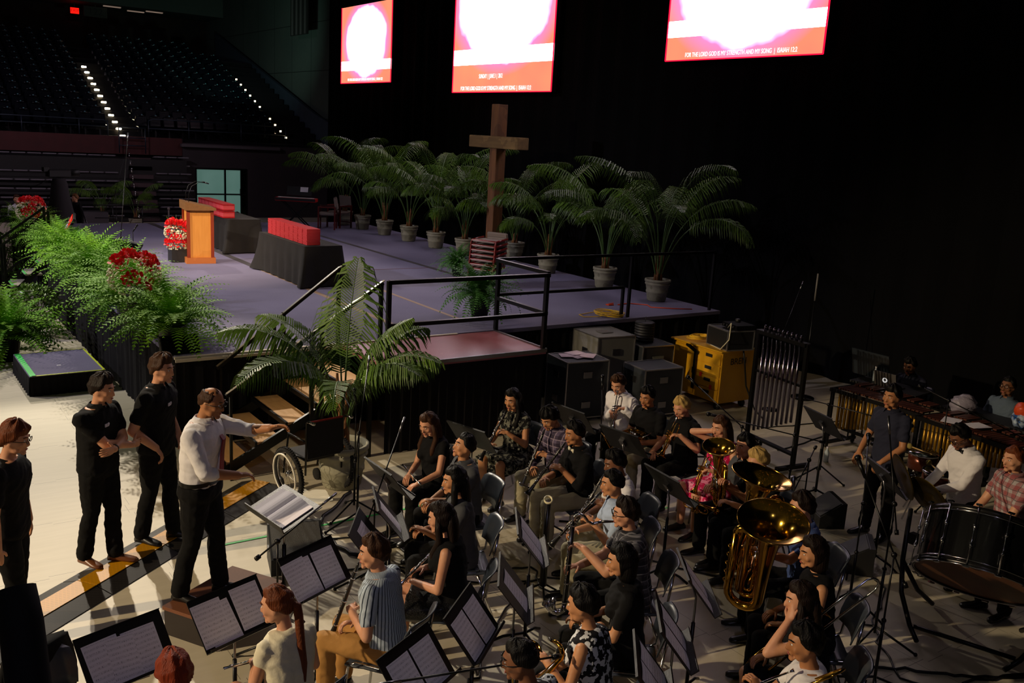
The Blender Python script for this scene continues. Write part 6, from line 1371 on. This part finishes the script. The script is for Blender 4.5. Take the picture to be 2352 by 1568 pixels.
st(3.43, 6.46, 4.1, 6.2, 'black music stand with a single tilted sheet facing the girl with black hair', ((0, 0, -3),), 'tilted stand facing the girl with black hair')
st(3.80, 7.19, 4.6, 7.2, 'black music stand with curling sheets left of the boy in charcoal', ((-.12, .01, 4), (.10, .01, -3)), 'stand left of the boy in charcoal')
st(3.62, 4.88, 4.3, 4.4, 'black music stand with one tall sheet between the two front rows', ((0, 0, 0),), 'stand between the two front rows')
st(3.10, 4.61, 3.6, 4.0, 'black music stand with wide sheets at the bottom centre', ((-.13, 0, 0), (.10, .0, 0)), 'bottom centre stand')
st(2.53, 4.33, 2.85, 3.7, 'black music stand with glossy sheets at the bottom edge, right of the striped shirt boy', ((-.12, 0, 0), (.11, 0, 0)), 'bottom edge stand')
st(4.22, 5.52, 4.95, 5.05, 'black music stand seen nearly edge on beside the bassoon ring', ((-.11, 0, 0), (.11, 0, 0)), 'edge-on stand by the bassoon')
st(5.15, 7.88, 5.9, 8.1, 'black music stand in front of the girl in the patterned dress', ((-.11, .0, 3), (.11, 0, 0)), 'stand before the patterned dress')
st(6.60, 7.95, 7.5, 8.05, 'black music stand in front of the trumpeter in white', ((-.11, 0, 0), (.11, 0, 0)), 'stand before the trumpeter in white')
st(6.58, 7.05, 7.5, 7.2, 'black music stand with its back lit, in front of the blond trumpeter', ((-.11, 0, 0), (.11, 0, 0)), 'stand before the blond trumpeter')
st(6.10, 5.85, 7.0, 5.75, 'black music stand seen edge on left of the baritone horn', ((-.11, 0, 0), (.11, 0, 0)), 'edge-on stand by the baritone horn')
st(4.87, 4.30, 5.5, 3.85, 'tall black music stand left of the nearest tuba with a long sheet', ((-.11, 0, 0), (.11, 0, 0)), 'stand left of the nearest tuba')
st(4.20, 3.86, 4.9, 3.3, 'black music stand with two tall sheets in front of the girl resting her face', ((-.12, 0, 0), (.11, 0, 0)), 'stand of the girl resting her face')
st(3.73, 3.56, 4.4, 3.0, 'black music stand at the bottom edge in front of the boy in the light shirt', ((-.1, 0, 0), (.12, 0, 0)), 'stand of the boy in the light shirt')
st(9.30, 6.50, 10.0, 6.3, 'black music stand in the dark left of the boy in navy', ((.0, 0, 0),), 'dark stand left of the boy in navy')
st(8.30, 5.00, 9.0, 4.6, 'black music stand with purple-lit sheet in front of the cymbals', ((-.1, 0, 0), (.12, 0, 0)), 'stand in front of the cymbals')
# conductor's stand, desk nearly flat with an open score
t_ = thing('music_stand', 'conductor stand with nearly flat black desk beside the brown box', 'music stand', (2.70, 6.97, 0), R_(-82))
A9 = R_(68); n9 = Vector((0, -math.cos(A9), math.sin(A9))); u9 = Vector((0, math.sin(A9), math.cos(A9))); R9 = Matrix((Vector((1, 0, 0)), -n9, u9)).transposed(); c9 = Vector((0, 0, .95))
m = MB(); m.box(c9, (.62, .008, .38), R9); m.box(c9+n9*.03-u9*.19, (.62, .07, .008), R9); m.build('desk', DESK, t_)
m = MB(); m.tube([(0, 0, .55), (0, 0, .935)], .0095, 8); m.build('upper_pole', STEEL, t_)
m = MB(); m.tube([(0, 0, .07), (0, 0, .62)], .018, 10); m.build('lower_pole', BLACK, t_)
for k in range(3): b = k*2.094+2.2; m = MB(); m.tube([(0, 0, .11), (.18*math.cos(b), .18*math.sin(b), .05), (.29*math.cos(b), .29*math.sin(b), .012)], .012, 6); m.build('leg', BLACK, t_)
W9 = mtx((2.70, 6.97, 0), Matrix.Rotation(R_(-82), 3, 'Z')); ts = thing('open_score', 'thick open score book lying on the conductor stand', 'book', M=W9 @ mtx(c9+n9*.006-u9*.02, Matrix((Vector((1, 0, 0)), u9, n9)).transposed()))
for q in (-1, 1):
    m = MB(); R = []
    for i in range(9): u = i/8; xx = q*(.006+.245*u); zz = .006+.030*math.sin(math.pi*min(1, u*1.25+.12))*(1-.55*u); R.append([(xx, -.16, 0), (xx, .16, 0), (xx, .16, zz+.002), (xx, -.16, zz+.002)])
    m.loft(R, smooth=False); m.build('page_block', mat('score_paper', '#d8d2dc', .7), ts)
# ---- wheelchair seen from behind
w_ = thing('wheelchair', 'empty black wheelchair with knobbly tyres and white hand rim by the stairs', 'wheelchair', (3.98, 9.28, 0), R_(8))
TYRE = mat('knobbly_tyre', '#100f0f', .8, bump=(120, 1.0)); SEATB = mat('black_sling', '#0d0b0c', .8)
for q in (-1, 1):
    MX = mtx((q*.33, .05, .305), Euler((0, R_(90+q*4), 0)).to_matrix()); o = None
    m = MB(); m.tube([MX @ Vector((.275*math.cos(6.2832*i/40), .275*math.sin(6.2832*i/40), 0)) for i in range(40)], .029, 10, closed=True)
    for i in range(56):
        a = 6.2832*i/56
        for zz in (-.014, .014): m.box(MX @ Vector((.302*math.cos(a+zz*3), .302*math.sin(a+zz*3), zz)), (.012, .012, .014), MX.to_3x3() @ Matrix.Rotation(a, 3, 'Z'))
    m.build('tyre', TYRE, w_)
    m = MB(); m.tube([MX @ Vector((.24*math.cos(6.2832*i/36), .24*math.sin(6.2832*i/36), q*.055)) for i in range(36)], .010, 8, closed=True); o = m.build('hand_rim', mat('white_rim', '#e0dccc', .4) if q < 0 else BLACK, w_)
    if q < 0: o['label'] = 'white hand rim'
    m = MB(); m.tube([MX @ Vector((.245*math.cos(6.2832*i/30), .245*math.sin(6.2832*i/30), 0)) for i in range(30)], .010, 6, closed=True)
    for i in range(14): a = 6.2832*i/14; m.tube([MX @ Vector((0, 0, .015*(-1)**i)), MX @ Vector((.24*math.cos(a), .24*math.sin(a), 0))], .0022, 4)
    m.lathe([(.03, -.03), (.03, .03)], 12, MX); m.build('spokes_and_hub', CHROME, w_)
    m = MB(); m.tube([(q*.24, -.30, .97), (q*.24, -.22, .96), (q*.23, -.16, .93), (q*.23, -.14, .32)], .012, 8); m.tube([(q*.23, -.14, .50), (q*.23, .30, .48), (q*.22, .36, .2)], .012, 8); m.tube([(q*.25, -.14, .72), (q*.25, .2, .72), (q*.25, .24, .5)], .012, 8); m.build('frame_tube', BLACK, w_)
    m = MB(); m.tube([(q*.24, -.33, .965), (q*.24, -.21, .955)], .018, 10); m.build('push_handle', CHROME, w_)
    m = MB(); m.tube([(q*.24-.015, .40, .07), (q*.24+.015, .40, .07)], .07, 14); m.build('front_caster', TYRE, w_)
m = MB(); m.box((0, -.15, .72), (.46, .03, .44), bev=.01); m.build('back_sling', SEATB, w_); m = MB(); m.box((0, .1, .48), (.44, .44, .05), bev=.02); m.build('seat', SEATB, w_)
m = MB(); m.box((0, -.168, .935), (.44, .008, .018)); o = m.build('red_piping', mat('red_piping', '#8a1210', .6), w_)
# ---- bass drum on its tilting stand
dr = thing('bass_drum', 'concert bass drum with black shell, chrome hoops and brown head', 'drum', M=mtx((7.72, 3.66, .80), frame((.55, .22, .82))))
m = MB(); m.lathe([(.50, -.22), (.50, .22)], 56, cap=False); m.build('shell', mat('black_drum_shell', '#0b0b0c', .16, spec=.6), dr)
for zz, nm in ((-.235, 'lower_hoop'), (.235, 'upper_hoop')): m = MB(); m.lathe([(.50, zz-.022), (.522, zz-.022), (.522, zz+.022), (.50, zz+.022), (.50, zz-.022)], 56, cap=False); m.build(nm, mat('drum_hoop', '#0e0d0d', .25), dr)
for zz in (-.205, .205, -.258): m = MB(); m.tube([(.522*math.cos(6.2832*i/56), .522*math.sin(6.2832*i/56), zz) for i in range(56)], .007, 6, closed=True); m.build('chrome_band', CHROME, dr)
m = MB(); m.lathe([(0, -.245), (.50, -.245)], 56, cap=False); m.build('lower_head', mat('brown_drum_head', '#7a4a2a', .5, noise=(3, '#5a3820', .3)), dr)
m = MB(); m.lathe([(0, .245), (.50, .245)], 56, cap=False); m.build('upper_head', mat('cream_drum_head', '#a89878', .5), dr)
for k in range(14):
    a = 6.2832*k/14+.1; c, s9 = math.cos(a), math.sin(a); m = MB(); m.tube([(.53*c, .53*s9, -.27), (.53*c, .53*s9, .27)], .0055, 6)
    for zz in (-.08, .08): m.lathe([(.008, -.02), (.014, -.01), (.014, .01), (.008, .02)], 8, Matrix.Translation((.53*c, .53*s9, zz)))
    for zz in (-.27, .27): m.box((.535*c, .535*s9, zz), (.03, .05, .012), Matrix.Rotation(a, 3, 'Z'))
    m.build('tension_rod', CHROME, dr)
st_ = thing('drum_stand', 'curved black tube frame carrying the bass drum', 'drum stand', (7.72, 3.66, 0))
m = MB()
for q in (-1, 1):
    e = Vector((.35, -.94, 0))*q*.62; f = Vector((.94, .35, 0)); pts = [e+Vector((0, 0, 1.05)), e+Vector((0, 0, .55)), e*.92-f*.12+Vector((0, 0, .30)), e*.7-f*.3+Vector((0, 0, .10)), e*.55-f*.42+Vector((0, 0, .03))]
    m.tube(pts, .022, 10); m.tube([e+Vector((0, 0, .55)), e*.8+f*.25+Vector((0, 0, .2)), e*.6+f*.42+Vector((0, 0, .03))], .022, 10)
    m.box(e*.9+Vector((0, 0, .78)), (.06, .06, .10))
m.tube([Vector((.35, -.94, 0))*.40-Vector((.94, .35, 0))*.3+Vector((0, 0, .1)), Vector((.35, -.94, 0))*-.40-Vector((.94, .35, 0))*.3+Vector((0, 0, .1))], .02, 8); m.build('frame', BLACK, st_)
# ---- mallet instruments, chimes, drums
def marimba(x, y, rz, label, L=1.25, seed=1):
    t = thing('marimba', label, 'marimba', (x, y, 0), rz); gold = mat('gold_resonator', '#9a7420', .35, .7); barm = wood('rosewood_bar', '#3a1c12', '#5c3020', .35, 3, 'y', 8)
    for k in range(22):
        xx = -L/2+L*k/21; l = .36-.12*k/21; m = MB(); m.box((xx, -.02, .905), (L/21*.8, l, .02)); m.build('tone_bar', barm, t)
        m = MB(); r = .021; dz_ = .55-.33*k/21; m.tube([(xx, -.16, .86), (xx, -.16, .86-dz_)], r, 10); m.build('resonator', gold, t)
        if k % 7 not in (2, 6) and k < 21: m = MB(); m.box((xx+L/42, .26-.02*k/21, .935), (L/21*.8, l*.8, .02)); m.build('tone_bar', barm, t)
    m = MB()
    for yy in (-.24, .44): m.bar((-L/2-.1, yy, .87), (L/2+.1, yy*.8, .87), .03, .05)
    for xx in (-L/2-.1, L/2+.1): m.bar((xx, -.26, .87), (xx, .46, .87), .03, .05); m.bar((xx, -.2, .05), (xx, -.2, .87), .05, .03); m.bar((xx, .38, .05), (xx, .38, .87), .05, .03); m.bar((xx, -.24, .08), (xx, .42, .08), .05, .04)
    m.bar((-L/2-.1, .1, .25), (L/2+.1, .1, .25), .04); m.build('frame', BLACK, t)
    for xx in (-L/2-.1, L/2+.1):
        for yy in (-.2, .38): m = MB(); m.tube([(xx-.012, yy, .035), (xx+.012, yy, .035)], .035, 12); m.build('caster', BLACKP, t)
    return t
marimba(11.25, 6.95, R_(-93), 'mallet instrument with gold tubes in the dark, farther of the two, below the laptop'); marimba(11.05, 5.55, R_(-99), 'mallet instrument with gold tubes behind the boy in white, nearer of the two', 1.25)
for i, (x, y, r) in enumerate(((10.95, 5.85, 20), (11.05, 5.58, -15))): m = MB(); m.box((0, 0, 0), (.28, .21, .003)); tag(m.build('sheet_of_paper', WHITEP, loc=(x, y, .955), rz=R_(r)), 'white sheet lying on the nearer mallet instrument, %s' % ('left one', 'right one')[i], 'paper')
# tables behind with laptop, bags
tb = thing('folding_table', 'small dark table carrying the open laptop', 'table', (11.95, 7.35, 0), R_(5)); m = MB(); m.box((0, 0, .90), (.5, 1.0, .03)); m.build('tabletop', BLACKP, tb)
for sx in (-1, 1):
    for sy in (-1, 1): m = MB(); m.tube([(sx*.2, sy*.44, 0), (sx*.2, sy*.44, .89)], .014, 6); m.build('leg', BLACK, tb)
lp = thing('laptop', 'open silver laptop seen from behind with a glowing round emblem', 'laptop', (11.85, 7.30, .916), R_(92)); m = MB(); m.box((0, .0, .008), (.34, .24, .015), bev=.004); m.build('base', STEEL, lp)
m = MB(); m.box((0, .15, .12), (.34, .010, .235), (R_(-16), 0, 0)); m.build('lid', mat('laptop_shell', '#5a5654', .4, .3), lp)
m = MB(); m.tube([(.030*math.cos(a*.524), .157+.0, .12+.030*math.sin(a*.524)) for a in range(12)], .009, 6, closed=True); m.build('round_emblem', mat('emblem_white', '#e8e8e8', .5, emit=('#f0f0f0', .5)), lp)
t = thing('display_panel', 'dark transparent panel standing behind the laptop', 'panel', (12.0, 7.75, .916), R_(90)); m = MB(); m.box((0, 0, .21), (.62, .015, .40), (R_(-14), 0, 0)); m.build('sheet', mat('dark_acrylic', '#20262c', .12), t)
def bottle(x, y, z, label):
    t = thing('water_bottle', label, 'bottle', (x, y, z)); m = MB(); m.lathe([(.032, 0), (.034, .02), (.034, .14), (.014, .18), (.014, .20)], 14); m.build('body', mat('bottle_plastic', '#a8b4bc', .2), t); m = MB(); m.lathe([(.016, .195), (.016, .215)], 10); m.build('cap', WHITEP, t)
bottle(11.95, 7.62, .916, 'clear water bottle standing left of the laptop'); bottle(10.55, 7.28, 0, 'white capped water bottle on the floor below the farther mallet instrument')
bg_ = thing('plastic_bag', 'crumpled white plastic bag on the dark table at the right', 'bag', (11.75, 6.15, .88)); random.seed(5); m = MB(); m.ball((0, 0, .10), (.20, .16, .12), 16, 12, None, lambda d, p: p*(1+.14*math.sin(9*d.x+4*d.y)+.1*math.sin(13*d.z+5*d.x))); m.build('crumpled_sheet', mat('bag_plastic', '#8a8494', .35, bump=(12, .8)), bg_)
tb = thing('folding_table', 'dark table at the right edge under the plastic bags', 'table', (11.95, 5.85, 0), R_(-5)); m = MB(); m.box((0, 0, .865), (.5, 1.2, .03)); m.build('tabletop', BLACKP, tb)
for sx in (-1, 1):
    for sy in (-1, 1): m = MB(); m.tube([(sx*.2, sy*.5, 0), (sx*.2, sy*.5, .86)], .014, 6); m.build('leg', BLACK, tb)
ob = thing('grocery_bag', 'orange and blue printed bag at the right picture edge', 'bag', (11.80, 5.42, .88), .3)
m = MB(); m.ball((0, 0, .22), (.13, .10, .10), 14, 10, None, lambda d, p: p*(1+.12*math.sin(8*d.x+3*d.z))); o = m.build('orange_top', mat('orange_plastic', '#c8461c', .4, bump=(14, .5)), ob); m = MB(); m.ball((0, 0, .10), (.14, .11, .11), 14, 10, None, lambda d, p: p*(1+.12*math.sin(7*d.y+3*d.z))); m.build('blue_bottom', mat('blue_plastic', '#1c4a8a', .3, noise=(16, '#b8c8d8', .12)), ob)
# tubular chimes
ch = thing('tubular_chimes', 'tall frame of hanging chrome chime tubes in the dark, right of the yellow cabinet', 'chimes', (9.85, 7.72, 0), R_(-98))
for k in range(18):
    x = -.36+.042*k; z0 = .30+.020*k; yy = .0 if k % 2 else .05; m = MB(); m.tube([(x, yy, 1.78), (x, yy, z0)], .016, 10); m.lathe([(.018, 0), (.018, .03)], 10, Matrix.Translation((x, yy, 1.77))); m.build('chime_tube', mat('dark_chrome', '#8a8292', .15, 1), ch)
m = MB(); m.bar((-.46, .025, 1.70), (.46, .025, 1.70), .10, .05); m.bar((-.46, .025, .06), (-.46, .025, 1.72), .05); m.bar((.46, .025, .06), (.46, .025, 1.72), .05)
m.bar((-.46, -.25, .05), (-.46, .3, .05), .06, .05); m.bar((.46, -.25, .05), (.46, .3, .05), .06, .05); m.bar((-.46, .025, .22), (.46, .025, .22), .08, .03); m.bar((-.46, .03, 1.15), (.46, .03, 1.15), .03); m.build('frame', BLACK, ch)
# small drum, speakers, stool
t = thing('snare_drum', 'small copper-coloured drum on a stand behind the cymbals', 'drum', (9.35, 5.02, 0)); m = MB(); m.lathe([(.18, .66), (.18, .82)], 28); m.build('shell', mat('copper_shell', '#5a2c1c', .25, .5), t); m = MB(); m.lathe([(.187, .81), (.187, .835), (.175, .835)], 28); m.build('hoop', CHROME, t)
for k in range(3): m = MB(); a = k*2.1; m.tube([(.12*math.cos(a), .12*math.sin(a), .66), (0, 0, .4), (-.25*math.cos(a), -.25*math.sin(a), .01)], .01, 6); m.build('stand_leg', CHROME, t)
t = thing('snare_drum', 'second copper-coloured drum beside the boy in navy', 'drum', (9.9, 5.55, 0)); m = MB(); m.lathe([(.16, .60), (.16, .78)], 28); m.build('shell', MATS['copper_shell'], t); m = MB(); m.lathe([(.167, .77), (.167, .795)], 28); m.build('hoop', CHROME, t)
for k in range(3): m = MB(); a = k*2.1; m.tube([(.10*math.cos(a), .10*math.sin(a), .60), (0, 0, .4), (-.25*math.cos(a), -.25*math.sin(a), .01)], .01, 6); m.build('stand_leg', CHROME, t)
for i, (x, y, z, r) in enumerate(((9.30, 5.05, .842, 60), (9.86, 5.55, .802, 100))):
    t = thing('mallet', 'round headed drum mallet lying on the %s copper drum' % ('nearer', 'farther')[i], 'mallet', (x, y, z), R_(r)); m = MB(); m.tube([(-.16, 0, .0), (.14, 0, .03)], .007, 6); m.build('stick', mat('mallet_stick', '#b09058', .5), t); m = MB(); m.ball((.15, 0, .032), .033, 12, 8); m.build('head', mat('mallet_head', '#8a7a3a', .8), t)
def wedge(x, y, rz, label, mt, w=.46, d=.36, h=.34):
    t = thing('floor_speaker', label, 'speaker', (x, y, 0), rz); m = MB(); m.prism([(-d/2, 0), (d/2, 0), (d/2, h*.45), (-d/2+.05, h), (-d/2, h)], -w/2, w/2, 0); m.build('cabinet', BLACKP, t)
    m = MB(); a = Vector((0, d/2, h*.45)); b = Vector((0, -d/2+.05, h)); n = Vector((0, (b-a).z, -(b-a).y)).normalized(); c = (a+b)/2+n*.006; u = (b-a).normalized(); m.box(c, (w*.92, (b-a).length*.92, .01), Matrix((Vector((1, 0, 0)), u, Vector((1, 0, 0)).cross(u))).transposed()); m.build('grille', mt, t)
    m = MB(); m.box((w/2+.004, -.02, h*.5), (.008, .10, .03)); m.build('side_handle', STEEL, t); return t
wedge(3.12, 7.75, R_(165), 'grey grilled floor speaker wedge behind the music stands', mat('grey_grille', '#4a4946', .7, bump=(200, .6)), .50, .42, .36)
wedge(8.75, 5.95, R_(60), 'black floor speaker on the right among the microphone stands', mat('black_grille', '#141414', .6), .4, .3, .3); wedge(8.05, 5.05, R_(40), 'second black floor speaker, right behind the nearest tuba', MATS['black_grille'], .4, .3, .3)
# microphone stands
mic_stand((3.98, 8.22, 0), R_(55), 'tall microphone stand left of the auburn-tipped girl, boom rising right', 1.05, .75, 50, 'pencil', 'tri')
mic_stand((4.10, 8.55, 0), R_(80), 'second tall stand close to the big potted palm', 1.25, 0, 0, 'black', 'tri')
mic_stand((3.55, 6.98, 0), R_(40), 'microphone stand with bent boom above the curling sheets', .85, .75, 42, 'pencil', 'tri')
mic_stand((6.95, 7.85, 0), R_(55), 'microphone stand in front of the trumpeter in white', .55, .72, 62, 'black', 'tri')
mic_stand((3.02, 4.02, 0), R_(178), 'microphone boom crossing the bottom centre stand', 1.0, .8, 8, 'pencil', 'tri')
mic_stand((7.86, 5.62, 0), R_(200), 'stand with a silver condenser microphone behind the tubas', 1.0, .5, -30, 'silver', 'tri')
mic_stand((8.55, 6.35, 0), R_(150), 'microphone stand with long low boom right of the chimes', .95, .9, 12, 'black', 'tri')
mic_stand((7.20, 4.52, 0), R_(35), 'tall stand left of the bass drum with boom over the cymbals', 1.05, .85, 22, 'black', 'tri')
mic_stand((6.85, 4.02, 0), R_(60), 'tall dark stand leaning beside the bass drum', 1.3, .6, 65, 'pencil', 'tri')
mic_stand((8.35, 6.95, 0), R_(120), 'microphone stand below the chimes', .9, .7, 35, 'black', 'tri')
mic_stand((10.35, 5.6, 0), R_(-60), 'boom stand crossing in front of the nearer mallet instrument', 1.35, .9, -20, 'black', 'tri')
mic_stand((9.9, 6.9, 0), R_(-80), 'boom stand in front of the farther mallet instrument', 1.0, .9, 0, 'black', 'tri')
mic_stand((6.15, 3.55, 0), R_(100), 'dark microphone stand at the lower right', 1.2, .6, 60, 'black', 'tri')
mic_stand((5.62, 7.18, 0), R_(-160), 'low microphone stand between the clarinets', .45, .4, 30, 'pencil', 'tri')
mic_stand((2.38, 6.28, 0), R_(25), 'boom stand reaching over the top of the three-sheet music stand', 1.0, .55, 15, 'pencil', 'tri')
# empty chairs and the dark post
chair(5.95, 7.62+.55, R_(100), 'empty grey chair between the two clarinet players') if False else None
chair(.80, 5.50, R_(-150), 'grey stacking chair with chrome frame at the bottom left edge')
t = thing('black_jacket', 'black jacket hanging over the chair at the bottom left edge', 'jacket', (.78, 5.58, .40), R_(-150)); m = MB(); m.loft([[Vector(((.25+.03*math.sin(j))*math.cos(6.2832*i/20)*(1+.06*math.sin(3*i)), -.26+.06*math.sin(6.2832*i/20), z)) for i in range(20)] for j, z in enumerate((.0, .12, .24, .36, .44, .47))]); m.build('cloth', BLK, t)
t = thing('dark_post', 'dark padded post rising out of focus at the bottom left corner', 'post', (.195, 1.62, 0)); m = MB(); m.tube([(0, -.22, 0), (0, -.12, 2.2), (0, .32, 3.08), (0, .36, 3.14)], [.045, .045, .042, .036], 14); m.build('sleeve', mat('black_vinyl', '#050505', .85, spec=.2), t); m = MB(); m.lathe([(.12, 0), (.12, .02), (.05, .04)], 20, Matrix.Translation((0, -.22, 0))); m.build('foot', BLACKP, t)
# tall black pedestal supports near the stand (right of centre)
# ---- cables on the floor
def cable(pts, label, r=.009, mt=KCAB):
    random.seed(len(label)); P = []
    for a, b in zip(pts, pts[1:]):
        a, b = Vector(a), Vector(b); n = 6
        for i in range(n): u = i/n; P.append((a.lerp(b, u).x+random.uniform(-.03, .03), a.lerp(b, u).y+random.uniform(-.03, .03), r))
    P.append((pts[-1][0], pts[-1][1], r)); m = MB(); m.tube(P, r, 6); tag(m.build('floor_cable', mt), label, 'cable')
cable([(4.3, 9.15), (3.7, 8.55), (3.55, 8.2), (3.7, 7.6), (4.3, 7.7)], 'thick black cable curving in front of the wheelchair', .02)
cable([(3.3, 7.5), (3.9, 7.3), (4.4, 6.6), (5.2, 6.3), (5.6, 5.6)], 'black cable between the flutes and clarinets')
cable([(3.0, 5.6), (3.2, 5.2), (3.6, 5.3), (4.2, 5.9), (4.9, 6.4)], 'black cable behind the striped shirt boy')
cable([(4.6, 6.8), (5.1, 6.6), (4.9, 6.2), (5.3, 5.9), (5.0, 5.5)], 'tangled black cable under the clarinet stands')
cable([(8.9, 8.3), (9.6, 7.9), (8.6, 7.0), (8.0, 6.2), (8.4, 5.4), (7.7, 4.9)], 'black cable running past the chimes on the floor')
cable([(11.0, 8.7), (12.4, 8.4), (11.6, 8.0), (10.3, 7.9)], 'black cable on the open floor right of the chimes')
cable([(8.3, 5.4), (7.9, 4.6), (7.1, 4.2), (6.6, 3.6), (6.9, 3.0)], 'black cable left of the bass drum')
cable([(7.0, 3.3), (7.8, 3.0), (8.4, 3.2), (8.9, 2.9)], 'black cable below the bass drum', .012)
cable([(6.4, 3.9), (6.9, 3.5), (7.3, 3.2), (8.0, 2.7)], 'long black cable on the floor at the lower right', .012)
cable([(6.0, 7.4), (6.6, 6.7), (6.2, 6.2), (6.8, 5.3)], 'black cable under the trumpet players')
cable([(3.4, 8.9), (3.3, 8.2), (3.9, 8.0), (4.2, 7.7), (4.0, 6.9)], 'thin black cable beside the floor speaker')
# ---- arena lamps above, reflected in the brass
LAMP = mat('arena_lamp', '#fff2d0', .5, emit=('#fff0cc', 34))
for i in range(9):
    for j in range(8):
        m = MB(); m.ball((0, 0, 0), .04, 8, 6); tag(m.build('arena_lamp', LAMP, loc=(-7+2.1*i+.4*(j % 2), -3+2.3*j, 12.2+.3*(i % 3))), 'small bright lamp in the grid high above the band', 'lamp', 'lamps high above the band')
